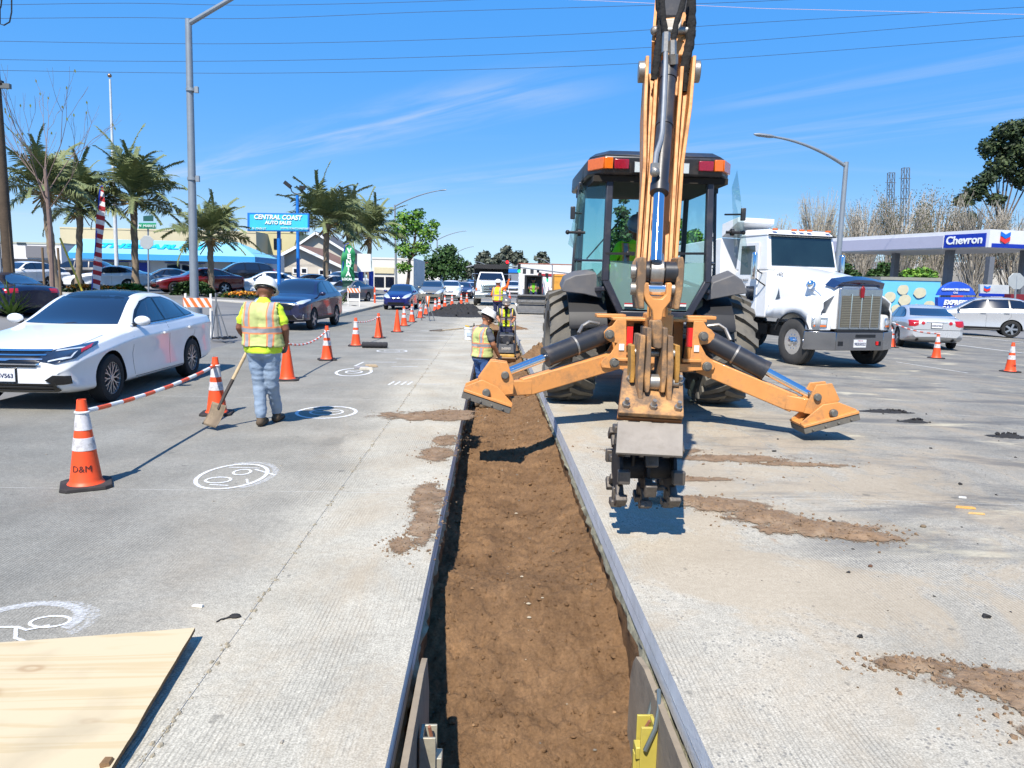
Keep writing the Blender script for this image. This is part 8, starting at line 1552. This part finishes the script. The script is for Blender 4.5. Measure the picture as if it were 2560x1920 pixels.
def bed(name, label, cx_, cy_, sx, sy, h, n, mats, leaf, seed):
 rnd = random.Random(seed); mb = MB();
 for _ in range(n): x = rnd.uniform(-sx, sx); y = rnd.uniform(-sy, sy); z = h * (1 - (x / sx) ** 4) * rnd.random() ** .5; u = V((rnd.gauss(0, 1), rnd.gauss(0, 1), rnd.gauss(0, 1))).normalized(); w = u.cross(V((0, 0, 1))).normalized(); s = leaf * rnd.uniform(.6, 1.3); mb.mi = 0 if z < h * .55 else rnd.randrange(len(mats)); c = V((x, y, z)); mb.quad(c - u * s, c - w * s, c + u * s, c + w * s)
 o = mb.build(name, mats, smooth=0, fix=False); o.location = (cx_, cy_, gz(cx_) - .02); tag(o, label, 'plants')
FL = [LEAFD('flower_leaf', S(70, 92, 42)), pbr('flower_orange', S(240, 138, 20), .6, 0, .2, 8), pbr('flower_amber', S(244, 166, 40), .6, 0, .2, 8)]
for (px, py, Y, sx, h, l) in ((225, 722, 41, 1.3, .45, 'bed of orange flowers under the striped flag'), (622, 738, 41, 1.6, .42, 'bed of orange flowers left of the walking worker'), (300, 722, 43, .6, .35, 'small patch of orange flowers right of the striped flag')): p = pt(px, py, Y); bed('flower_bed', l, p.x, Y, sx, .8, h, 1500, FL, .06, int(px))
p = pt(484, 742, 40); bed('hedge', 'low clipped green hedge at the foot of the tall light pole', p.x, 40, 1.0, .6, .75, 2600, G2, .07, 5)
p = pt(325, 726, 43); bed('hedge', 'small green bush right of the striped flag', p.x, 43, .8, .5, .5, 1200, G1, .07, 6)
def agave(label, px, py, Y, s, seed, n=46):
 rnd = random.Random(seed); p = pt(px, py, Y); t = thing('agave_plant', label, 'plant', (p.x, Y, gz(p.x)), 0, None, s); m_ = LEAFD('agave_green', S(96, 122, 56))
 for k in range(n): a = k * 2.4; el = lerp(1.35, .35, k / n); d = V((math.cos(a) * math.cos(el), math.sin(a) * math.cos(el), math.sin(el))); sd = V((-math.sin(a), math.cos(a), 0)); L_ = rnd.uniform(.6, 1.1); mb = MB(); mb.add([-sd * .03, sd * .03, d * L_ * .5 + sd * .035, d * L_ * .5 - sd * .035, d * L_ + V((0, 0, -.08))], [(0, 1, 2, 3), (3, 2, 4)]); mb.build('leaf', m_, t, smooth=0, fix=False)
agave('spiky green agave clump at the foot of the wooden pole', 30, 800, 21, 1.15, 1, 60); agave('spiky dark agave on the red mulch beyond the SUV', 845, 742, 40, 1.0, 2)
# ---------------------------------------------------------------- signs, flags, buildings
def board(name, label, cat, q, Y, th, mat, posts=(), pm=None, pr=.08):
 cs = [pt(x, y, Y) for x, y in q]; b_ = V((sum(c.x for c in cs) / len(cs), Y, gz(cs[0].x))); t = thing(name, label, cat, b_); mb = MB(); mb.hull([c + V((0, -th / 2, 0)) for c in cs], [c + V((0, th / 2, 0)) for c in cs]); mb.build('panel', mat, t, ab=True, bevel=.01)
 for (x0, y0, x1, y1) in posts: a, c = pt(x0, y0, Y + th), pt(x1, y1, Y + th); c.z = gz(c.x) - .05; mb = MB(); mb.cyl(a, c, pr, n=12); mb.build('post', pm, t, ab=True)
 return t
def label_text(t, s, px, py, Y, size, mat, **k): p = pt(px, py, Y); return text('lettering', s, size, mat, t, p - t.location, (R(90), 0, 0), extrude=.01, **k)
CYAN = pbr('sign_cyan', S(60, 196, 232), .5, 0, .03, 2); BLUEP = pbr('sign_blue', S(20, 120, 210), .5, 0, .05, 3); WT = pbr('letter_white', S(240, 244, 246), .5, 0, 0)
t = board('dealer_sign', 'cyan dealer sign reading CENTRAL COAST AUTO SALES on blue posts', 'sign', [(620, 578), (620, 532), (773, 534), (773, 579)], 45, .25, BLUEP, [(697, 578, 697, 712)], BLUEP, .11); mb = MB(); cs = [pt(x, y, 44.86) for x, y in ((624, 575), (624, 536), (769, 537), (769, 576))]; mb.hull(cs, [c + V((0, .02, 0)) for c in cs]); mb.build('sign_face', CYAN, t, ab=True)
SHD = pbr('letter_shadow', S(30, 50, 80), .5, 0, 0)
for s, px, py, sz, k in (('CENTRAL COAST', 694, 543.5, .36, dict(bold=.012, shear=.15, sx=.98)), ('AUTO SALES', 695, 557, .27, dict(bold=.010, shear=.15)), ('201 N. MAIN ST', 642, 571, .16, {}), ('WWW.CCAUTOSALES.NET', 738, 571, .14, {})):
 label_text(t, s, px, py, 44.83, sz, WT, **k);
t = thing('flood_light_post', 'blue post with two flood lamps rising behind the dealer sign', 'flood light', (pt(744, 712, 47).x, 47, .5)); mb = MB(); mb.tube([pt(746, 712, 47) - V((0, 0, .3)), pt(743, 488, 47)], [.11, .09], 12); mb.build('post', BLUEP, t, ab=True); mb = MB(); mb.tube([pt(x, y, 47) for x, y in ((727, 470), (729, 478), (735, 483), (743, 485), (751, 484), (757, 479), (758, 472))], .035, 8); mb.build('lamp_yoke', DARK(), t, ab=True)
for a, c, m_ in (((711, 455), (727, 468), 'lamp_grey'), ((749, 468), (763, 470), 'lamp_grey')): mb = MB(); mb.bar(pt(*a, 47), pt(*c, 47), .2, .22); mb.build('flood_lamp', DARK(), t, ab=True)
t = thing('flagpole', 'thin white flagpole with ball top left of the tall light pole', 'flagpole', (pt(294, 722, 50).x, 50, .5)); mb = MB(); mb.tube([pt(294, 725, 50), pt(275, 198, 50)], [.14, .06], 12); mb.build('pole', pbr('pole_white', S(216, 220, 224), .4, .1), t, ab=True); mb = MB(); mb.sphere(pt(274, 189, 50), .13, 12, 8); mb.build('ball', pbr('ball_bronze', S(150, 120, 100), .3, .8), t, ab=True)
def feather(label, q0, q1, Y, w, mats, stripes, mast):
 a, b_ = pt(*q0, Y), pt(*q1, Y); t = thing('feather_flag', label, 'flag', (b_.x, Y, gz(b_.x))); n = stripes
 def P(u, v): c = a.lerp(b_, v); ww = w * (min(1, max(.01, v) * 5) ** .5); return c + V(((u - .5) * ww + .03 * math.sin(v * 9) * w, .10 * w * math.sin(v * 14 + u * 3), 0))
 for k in range(n): mb = MB(); mb.grid(6, 4, lambda u, v: P(u, (k + v) / n + (u - .5) * .02)); mb.build('stripe', mats[k % len(mats)], t, ab=True, fix=False, smooth=60)
 mb = MB(); m0 = b_ + V((-w * .6, .02, 0)); m0.z = gz(b_.x); mb.tube([m0, a + V((-w * .3, .02, 0)), a + V((0, .02, .1))], .03, 6); mb.build('mast', mast, t, ab=True); return t
RD, WH = pbr('flag_red', S(178, 34, 44), .7, 0, .1, 5), pbr('flag_white', S(226, 222, 226), .7, 0, .05, 5); feather('red and white striped feather flag on a blue mast', (256, 468), (240, 722), 40, .42, [RD, WH], 22, pbr('mast_blue', S(30, 60, 180), .5))
GN = pbr('flag_green', S(28, 140, 88), .7, 0, .06, 5); t = feather('green feather flag lettered VENTA', (872, 612), (868, 712), 46, .80, [GN], 10, pbr('mast_blue', S(30, 60, 180), .5))
for k, ch in enumerate('VENTA'): label_text(t, ch, 873 - k * .6, 627 + k * 14.5, 45.6, .40, WT, bold=.02)
label_text(t, 'LOCAL', 868, 698, 45.6, .2, WT, bold=.008)
ALU = pbr('sign_back', S(186, 190, 190), .45, .3, .05, 4); board('road_sign', 'blank back of a white road sign on a slim post beside the VENTA flag', 'sign', [(893, 680), (893, 634), (927, 635), (928, 679)], 46.9, .03, pbr('sign_back_white', S(226, 228, 228), .5), [(910, 636, 916, 757)], ALU, .035)
o8 = lambda cx_, cy_, r: [(cx_ + r * math.cos(R(22.5 + 45 * k)), cy_ + r * math.sin(R(22.5 + 45 * k))) for k in range(8)]
t = board('stop_sign', 'grey back of a stop sign below green street name plates', 'sign', o8(367, 606, 18), 38, .03, ALU, [(370, 560, 371, 728)], GALVP, .04); GS = pbr('street_green', S(40, 150, 110), .5)
for q, s in (([(347, 572), (347, 557), (390, 557), (390, 572)], 'W. MARKET'), ([(358, 553), (358, 540), (383, 538), (383, 553)], None)):
 cs = [pt(x, y, 37.9) for x, y in q]; mb = MB(); mb.hull(cs, [c + V((0, .03, 0)) for c in cs]); mb.build('name_plate', GS if s else pbr('street_green_dark', S(30, 84, 80), .5), t, ab=True)
 if s: label_text(t, s, 368, 565, 37.85, .17, WT)
board('stop_sign', 'grey back of a stop sign at the right edge before the fuel station', 'sign', o8(2541, 703, 22), 40, .03, ALU, [(2541, 690, 2536, 800)], GALVP, .05)
for x in (902, 928): t = thing('blue_post', ('left' if x < 910 else 'right') + ' one of two thick blue posts below the palms by the VENTA flag', 'post', (pt(x, 735, 52).x, 52, .5)); mb = MB(); mb.cyl(pt(x, 678, 52), pt(x, 740, 52), .16, n=12); mb.build('post', pbr('deep_blue_post', S(20, 60, 170), .5), t, ab=True)
STU = lambda n, c: pbr('wall_' + n, c, .9, 0, .06, .3, .1, 20)
def block(name, label, x0, x1, ytop, ybase, Y, depth, wall, roofm=None, wins=(), bands=(), z0=None, cat='building', over=.0):
 """a building from its front outline: wall, roof slab, windows as parts"""
 a, b_ = pt(x0, ytop, Y), pt(x1, ytop, Y); zb = (gz(a.x) if z0 is None else z0) - .3; t = thing(name, label, cat, ((a.x + b_.x) / 2, Y, zb)); zt = max(a.z, b_.z); mb = MB(); mb.b2((a.x, Y, zb), (b_.x, Y + depth, zt)); mb.build('wall', wall, t, ab=True); mb = MB(); mb.b2((a.x - over, Y - over - .05, zt + .003), (b_.x + over, Y + depth, zt + .2)); mb.build('roof', roofm or wall, t, ab=True)
 for (wx0, wy0, wx1, wy1, m_) in wins: p, q = pt(wx0, wy0, Y - .03), pt(wx1, wy1, Y - .03); mb = MB(); mb.b2((p.x, Y - .06, q.z), (q.x, Y + .05, p.z)); f = mb.build('window', m_ or GLASSD, t, ab=True)
 for (wx0, wy0, wx1, wy1, m_) in bands: p, q = pt(wx0, wy0, Y - .1), pt(wx1, wy1, Y - .1); mb = MB(); mb.b2((p.x, Y - .14, q.z), (q.x, Y + .02, p.z)); mb.build('trim_band', m_, t, ab=True)
 return t
BG, DKF, TRB = STU('beige', S(202, 192, 162)), STU('dark_fence', S(64, 66, 72)), pbr('trim_blue', S(20, 56, 170), .5)
block('warehouse', 'long beige warehouse behind the car lot office', 150, 640, 583, 700, 95, 25, BG); block('warehouse', 'pale yellow shed roof building right of the car lot office', 600, 742, 584, 700, 100, 15, STU('cream', S(206, 196, 150)), None, [(684, 596, 704, 624, None)])
block('building', 'low white and grey building at the far left behind the lot', -40, 152, 612, 700, 80, 15, STU('white_wall', S(226, 224, 224)), STU('grey_roof', S(180, 184, 170)), [(42, 606, 66, 612, None)], [(64, 614, 122, 645, STU('mid_grey', S(120, 120, 126))), (-40, 645, 152, 700, DKF)])
def car_lot():
 Y = 60; t = block('car_lot_office', 'white office under a light blue awning roof lettered THE CAR LOT', 182, 632, 638, 700, Y, 9, STU('lot_white', S(216, 222, 228)), None, [(250, 655, 285, 690, None), (290, 655, 322, 690, None), (418, 660, 450, 680, None), (455, 662, 478, 680, None), (480, 662, 506, 680, None)], [(246, 651, 326, 655, TRB), (412, 656, 512, 660, TRB), (335, 656, 372, 690, TRB), (577, 645, 580, 700, TRB), (612, 645, 615, 700, TRB)])
 AW = pbr('awning_blue', S(134, 200, 228), .6, 0, .04, 1); AW2 = pbr('awning_edge', S(60, 160, 226), .6, 0, .04, 1); e0, e1 = pt(170, 631, Y - 1.2), pt(638, 641, Y - 1.2); r0, r1 = pt(205, 597, Y + 1.2), pt(597, 606, Y + 1.2); e1.z = e0.z; r1.z = r0.z
 mb = MB(); mb.add([e0, e1, r1, r0, V((e0.x, Y + 5, e0.z)), V((e1.x, Y + 5, e1.z))], [(0, 1, 2, 3), (0, 3, 4), (1, 5, 2), (3, 2, 5, 4)]); mb.build('awning', AW, t, ab=True, smooth=0); mb = MB(); mb.b2((e0.x, e0.y - .03, e0.z - .45), (e1.x, e0.y + .05, e0.z)); mb.b2((e1.x - .05, e0.y, e0.z - .45), (e1.x, Y + 5, e0.z)); mb.build('awning_edge', AW2, t, ab=True)
 n = (e1 - e0).cross(r0 - e0).normalized(); n = n if n.y < 0 else -n; sl = math.atan2(r0.z - e0.z, r0.y - e0.y)
 for s, u in (('THE', .24), ('CAR', .46), ('LOT', .655)): c = e0.lerp(e1, u).lerp(r0.lerp(r1, u), .5) + n * .05; text('lettering', s, 1.15, pbr('letter_turquoise', S(20, 180, 222), .5), t, c - t.location, (sl, 0, 0), extrude=.01, bold=.05, sx=1.25)
car_lot()
def gable(label, x0, x1, xr, yr, ye, yb, Y, depth, wall, roofm, wins, chim=None):
 a, b_, c = pt(x0, ye, Y), pt(x1, ye, Y), pt(xr, yr, Y); b_.z = a.z; zb = .2; t = thing('house', label, 'house', ((a.x + b_.x) / 2, Y, zb)); mb = MB(); f = [V((a.x, Y, zb)), V((b_.x, Y, zb)), V((b_.x, Y, a.z)), V((c.x, Y, c.z)), V((a.x, Y, a.z))]; mb.hull(f, [p + V((0, depth, 0)) for p in f]); mb.build('wall', wall, t, ab=True)
 for e, s in ((a, -1), (b_, 1)): d = (e - c).normalized(); e2 = e + d * .9; mb = MB(); up = V((0, 0, .22)); q = [c + V((0, -.6, .06)), e2 + V((0, -.6, .06)), e2 + V((0, depth + .4, .06)), c + V((0, depth + .4, .06))]; mb.hull(q, [p + up for p in q]); mb.build('roof', roofm, t, ab=True); mb = MB(); mb.bar(c + V((0, -.64, .10)), e2 + V((0, -.64, .10)), .06, .26); mb.build('barge_board', WHITEP(), t, ab=True)
 for (wx0, wy0, wx1, wy1) in wins: p, q = pt(wx0, wy0, Y), pt(wx1, wy1, Y); mb = MB(); mb.b2((p.x - .12, Y - .05, q.z - .12), (q.x + .12, Y + .02, p.z + .12)); w = mb.build('window', WHITEP(), t, ab=True); mb = MB(); mb.b2((p.x, Y - .07, q.z), (q.x, Y - .04, p.z)); mb.build('pane', GLASSD, t, ab=True)
 for k in range(9): mb = MB(); z = zb + .4 + k * .32; z < a.z - .1 and (mb.b2((a.x + .05, Y - .012, z), (b_.x - .05, Y + .01, z + .03)), mb.build('siding_joint_shade', pbr('siding_shadow', S(150, 142, 132), .9), t, ab=True))  # shade along each board joint, painted as a thin darker strip
 if chim: p, q = pt(*chim[:2], Y + 2), pt(*chim[2:], Y + 2); mb = MB(); mb.b2((p.x, Y + 2, q.z), (q.x, Y + 3, p.z)); mb.build('chimney', pbr('brick_red', S(140, 74, 58), .9, 0, .2, 6), t, ab=True)
gable('two-storey house with dark roof and white gable behind the palms', 735, 860, 792, 585, 624, 700, 88, 10, STU('house_grey', S(196, 190, 178)), pbr('roof_slate', S(84, 86, 92), .9, 0, .1, 3), [(786, 640, 796, 660), (802, 640, 812, 660)], (845, 622, 858, 670)); gable('single-storey house with brown gable roof and pale siding left of the VENTA flag', 650, 872, 748, 619, 672, 715, 70, 9, STU('siding', S(206, 198, 186)), pbr('roof_brown', S(128, 96, 80), .9, 0, .12, 3), [(755, 672, 766, 682), (735, 672, 744, 682), (800, 676, 826, 686)])
mb = MB(); a, c = pt(640, 690, 64), pt(830, 690, 64); mb.b2((a.x, 64, .4), (c.x, 64.1, a.z - .3)); tag(mb.build('fence', DKF), 'dark mesh fence behind the lot cars, below the gabled house', 'fence')
block('shop', 'white flat-roofed shop front with a sign band beyond the green tree', 930, 1034, 650, 728, 84, 14, STU('shop_white', S(222, 220, 214)), None, [(936, 692, 960, 718, None), (964, 692, 985, 718, None)], [(936, 668, 985, 684, STU('shop_cream', S(214, 204, 170)))]); block('building', 'plain white block building behind the queue of cars', 1036, 1100, 659, 715, 130, 14, STU('block_white', S(232, 230, 230)), pbr('roof_tile', S(170, 110, 90), .9)); mb = MB(); a, c = pt(1022, 703, 100), pt(1084, 722, 100); mb.b2((a.x, 100, 0), (c.x, 100.2, a.z)); tag(mb.build('fence', pbr('fence_tan', S(196, 158, 104), .9)), 'tan wooden fence behind the beige minivan', 'fence')
block('building', 'blue-roofed building just right of the dump truck', 1262, 1296, 673, 704, 150, 12, STU('grey_blue', S(130, 136, 146)), None, (), [(1260, 672, 1297, 682, BLUEP)], 0); sh_ = pbr('shutter_dark', S(50, 52, 58), .7)
block('building', 'white building with dark shuttered windows up the road', 1298, 1440, 663, 706, 165, 18, STU('far_white', S(232, 230, 226)), pbr('roof_tile', S(170, 110, 90), .9), [(1307, 672, 1315, 684, sh_), (1326, 672, 1334, 684, sh_), (1342, 674, 1348, 681, None)], [(1345, 684, 1430, 692, pbr('band_red', S(170, 40, 50), .7))], 0); block('trailer', 'orange-yellow box trailer near the digger wheel', 1386, 1440, 692, 722, 75, 2.4, pbr('trailer_orange', S(226, 160, 60), .6), None, (), (), 0, 'trailer')
t = thing('traffic_signal', 'long mast arm with red and green traffic signals over the far junction', 'traffic signal', (pt(1440, 702, 112).x, 112, 0)); mb = MB(); mb.tube([V((pt(1440, 702, 112).x, 112, 0)), pt(1440, 690, 112), pt(1425, 684, 112), pt(1262, 664, 112), pt(1190, 662, 112), pt(1150, 672, 112)], .10, 8); mb.build('mast', GALVP, t, ab=True)
for px, py, c in ((1268, 662, (255, 30, 40)), (1298, 671, (30, 230, 110)), (1350, 692, (30, 230, 110)), (1367, 694, (30, 230, 110))):
 p = pt(px, py, 111.7); mb = MB(); mb.b2((p.x - .22, 111.6, p.z - .65), (p.x + .22, 111.9, p.z + .65)); mb.build('signal_head', DARK(), t, ab=True); mb = MB(); mb.cyl(V((p.x, 111.5, p.z + (.4 if c[0] > 99 else -.4))), V((p.x, 111.62, p.z + (.4 if c[0] > 99 else -.4))), .22, n=16); mb.build('lamp', pbr('signal_%d' % c[0], S(*c), .4, 0, 0, emit=1.6), t, ab=True)
def station():
 WC, BLs = pbr('canopy_white', S(224, 226, 230), .5, 0, .04, 2), pbr('canopy_blue', S(14, 50, 170), .45, 0, .03, 2); c0, c1 = pt(2476, 573, 52), pt(2476, 618, 52); l0 = pt(2070, 611, 66); zt, zb = c0.z, c1.z; r0 = pt(2700, 590, 54); r0.z = zt
 t = thing('fuel_canopy', 'flat fuel station canopy with blue Chevron panel at the right', 'canopy', (c0.x, 52, -1)); A, B_ = V((l0.x, l0.y, 0)), V((c0.x, c0.y, 0)); D = V((r0.x, r0.y, 0)); E = A + (D - B_)
 q = [A, B_, D, E]; mb = MB(); mb.hull([p + V((0, 0, zb)) for p in q], [p + V((0, 0, zt)) for p in q]); mb.build('canopy_slab', WC, t, ab=True); u = (B_ - A).normalized(); nn = V((u.y, -u.x, 0)); nn = nn if nn.y < 0 or nn.x < 0 else -nn; L_ = (B_ - A).length
 def pan(name, s0, s1, z0, z1, mat, o=.06): a, b_ = A + u * s0 + nn * o, A + u * s1 + nn * o; mb = MB(); mb.hull([a + V((0, 0, z0)), b_ + V((0, 0, z0)), b_ - nn * o + V((0, 0, z0)), a - nn * o + V((0, 0, z0))], [a + V((0, 0, z1)), b_ + V((0, 0, z1)), b_ - nn * o + V((0, 0, z1)), a - nn * o + V((0, 0, z1))]); return mb.build(name, mat, t, ab=True)
 pan('fascia_strip', 0, L_ * .76, zb + .08, zt - .28, pbr('fascia_grey', S(176, 178, 200), .5, 0, .03, 2)); pan('name_panel', L_ * .77, L_ * .985, zb + .05, zt - .25, BLs, .09)
 c = A + u * L_ * .877 + nn * .11 + V((0, 0, (zb + zt) / 2 - .08)); text('lettering', 'Chevron', .80, WT, t, c - t.location, (R(90), 0, math.atan2(u.y, u.x)), extrude=.02, bold=.02)
 v = (D - B_).normalized(); n2 = V((v.y, -v.x, 0)); c = B_ + v * 1.35 + n2 * .06
 for k, m_ in ((.18, pbr('logo_blue', S(20, 110, 220), .4)), (-.16, pbr('logo_red', S(226, 50, 50), .4))): mb = MB(); mb.prism([(-.42, .12), (0, -.06), (.42, .12), (.42, -.16), (0, -.36), (-.42, -.16)], c + V((0, 0, (zt + zb) / 2 + k + .18)), v, (0, 0, 1), .06); mb.build('logo_chevron', m_, t, ab=True)
 a, b_ = B_ + v * .25 + n2 * .05, D + n2 * .05; mb = MB(); mb.hull([a + V((0, 0, zb)), b_ + V((0, 0, zb)), b_ - n2 * .05 + V((0, 0, zb)), a - n2 * .05 + V((0, 0, zb))], [a + V((0, 0, zb + .28)), b_ + V((0, 0, zb + .28)), b_ - n2 * .05 + V((0, 0, zb + .28)), a - n2 * .05 + V((0, 0, zb + .28))]); mb.build('blue_stripe', BLs, t, ab=True)
 for px, Y in ((2368, 57), (2234, 64), (2556, 55), (2470, 66)): x = pt(px, 700, Y).x; mb = MB(); mb.b2((x - .22, Y - .3, -1.6), (x + .22, Y + .3, zb - .005)); mb.build('column', pbr('column_grey', S(110, 114, 122), .5), t, ab=True)
 t = block('snack_trailer', 'light blue trailer printed with pale potato chips behind the silver sedan', 2200, 2352, 703, 800, 47, 2.5, pbr('chip_blue', S(110, 196, 236), .5, 0, .05, 1), pbr('trailer_roof', S(150, 150, 140), .6), (), (), gz(30), 'trailer'); CHm = pbr('chip_print', S(206, 200, 172), .6, 0, .08, 4); rnd = random.Random(8)
 for px, py, r in ((2225, 742, 17), (2258, 724, 16), (2262, 750, 18), (2300, 732, 18), (2322, 764, 16), (2240, 772, 14), (2290, 772, 15)): c = pt(px, py, 46.93); mb = MB(); s = r * .85 / 1850 * 47; mb.prism([(s * math.cos(2 * PI * k / 14) * (1 + .15 * rnd.random()), s * .85 * math.sin(2 * PI * k / 14) * (1 + .2 * rnd.random())) for k in range(14)], c, (.95, 0, .2), (-.2, 0, .95), .03); mb.build('chip_print', CHm, t, ab=True)
 EB = pbr('express_blue', S(36, 84, 200), .5, 0, .03, 3); arc = [(2342 + 94 * k / 12, 738 - 34 * math.sin(PI * k / 12) ** .6) for k in range(13)]
 t = board('carwash_sign', 'blue arched CLEARWATER EXPRESS car wash sign above the silver wagon', 'sign', [(2342, 738)] + arc[1:-1] + [(2436, 738)], 42, .3, EB); label_text(t, 'CLEARWATER EXPRESS', 2389, 724, 41.8, .155, WT, bold=.006); label_text(t, 'GAS', 2389, 732, 41.8, .15, WT); cs = [pt(x, y, 42) for x, y in ((2341, 795), (2341, 743), (2437, 743), (2437, 795))]; mb = MB(); mb.hull([c + V((0, -.15, 0)) for c in cs], [c + V((0, .15, 0)) for c in cs]); mb.build('lower_panel', EB, t, ab=True)
 mb = MB(); cs = [pt(x, y, 41.83) for x, y in ((2378, 742), (2378, 739), (2408, 739), (2408, 742))]; mb.hull(cs, [c + V((0, .1, 0)) for c in cs]); mb.build('red_strip', MATS['logo_red'], t, ab=True); label_text(t, 'EXPRESS', 2388, 757, 41.8, .36, WT, bold=.02, shear=.2); label_text(t, 'CARWASH', 2388, 772, 41.8, .34, WT, bold=.01, shear=.2)
 t = board('station_sign', 'small white and blue fuel brand sign under the canopy', 'sign', [(2448, 741), (2448, 711), (2520, 713), (2520, 742)], 46, .2, pbr('pale_grey', S(190, 196, 200), .5), [(2460, 741, 2460, 790), (2510, 741, 2510, 790)], GALVP, .05); cs = [pt(x, y, 45.87) for x, y in ((2448, 741), (2448, 733), (2520, 735), (2520, 742))]; mb = MB(); mb.hull(cs, [c + V((0, .03, 0)) for c in cs]); mb.build('blue_band', BLs, t, ab=True); c = pt(2468, 720, 45.86)
 for k, m_ in ((.10, 'logo_blue'), (-.06, 'logo_red')): mb = MB(); mb.prism([(-.2, .05), (0, -.04), (.2, .05), (.2, -.08), (0, -.17), (-.2, -.08)], c + V((0, 0, k)), (1, 0, 0), (0, 0, 1), .03); mb.build('logo_chevron', MATS[m_], t, ab=True)
 block('building', 'white building with brown tiled roof behind the fuel canopy', 2436, 2560, 672, 760, 82, 8, STU('station_white', S(206, 202, 194)), None, [(2455, 690, 2475, 720, None)], [(2434, 648, 2562, 672, pbr('roof_tile2', S(140, 104, 82), .9, 0, .2, 2))], -1.2); block('building', 'pale building glimpsed between the canopy columns', 2250, 2435, 660, 760, 86, 8, STU('station_pale', S(214, 216, 220)), None, [(2262, 668, 2275, 690, None)], (), -1.2)
 mb = MB(); a = pt(2528, 735, 45); mb.b2((a.x, 45, -1), (a.x + 1.2, 45.6, a.z)); tag(mb.build('fuel_pump', pbr('pump_red', S(120, 30, 40), .5)), 'dark red fuel pump at the right edge', 'fuel pump')
station()
ST_ = pbr('lattice_steel', S(110, 116, 126), .6, .3)
for x, top, w, Y, l in ((2227, 432, 6.0, 210, 'left one of the two lattice power masts behind the poplars'), (2263, 420, 6.6, 205, 'right one of the two lattice power masts behind the poplars')):
 b_ = pt(x - 6, 740, Y); tp = pt(x + 1, top, Y); t = thing('lattice_mast', l, 'power mast', (b_.x, Y, -1)); hw = w / 1850 * Y; b_.z = -1; n = 13; lv = [b_.lerp(tp, k / n) for k in range(n + 1)]; cn = lambda c, k: [c + V((sx * hw, sy * hw, 0)) for sx, sy in ((-1, -1), (1, -1), (1, 1), (-1, 1))]
 for k in range(4): mb = MB(); mb.bar(cn(lv[0], 0)[k], cn(lv[-1], 0)[k], .16, .16); mb.build('leg', ST_, t, ab=True)
 mb = MB()
 for i in range(n):
  A, B_ = cn(lv[i], 0), cn(lv[i + 1], 0)
  for k in range(4): j = (k + 1) % 4; mb.bar(A[k], B_[j] if i % 2 else B_[j], .09, .09); mb.bar(B_[k], B_[j], .09, .09)
 tag(mb.build('bracing', ST_, t, ab=True), kind='stuff')
 for k in (12, 10, 8): mb = MB(); mb.bar(lv[k] - V((hw * 2.4, 0, 0)), lv[k] + V((hw * 2.2, 0, 0)), .12, .12); mb.build('cross_arm', ST_, t, ab=True)
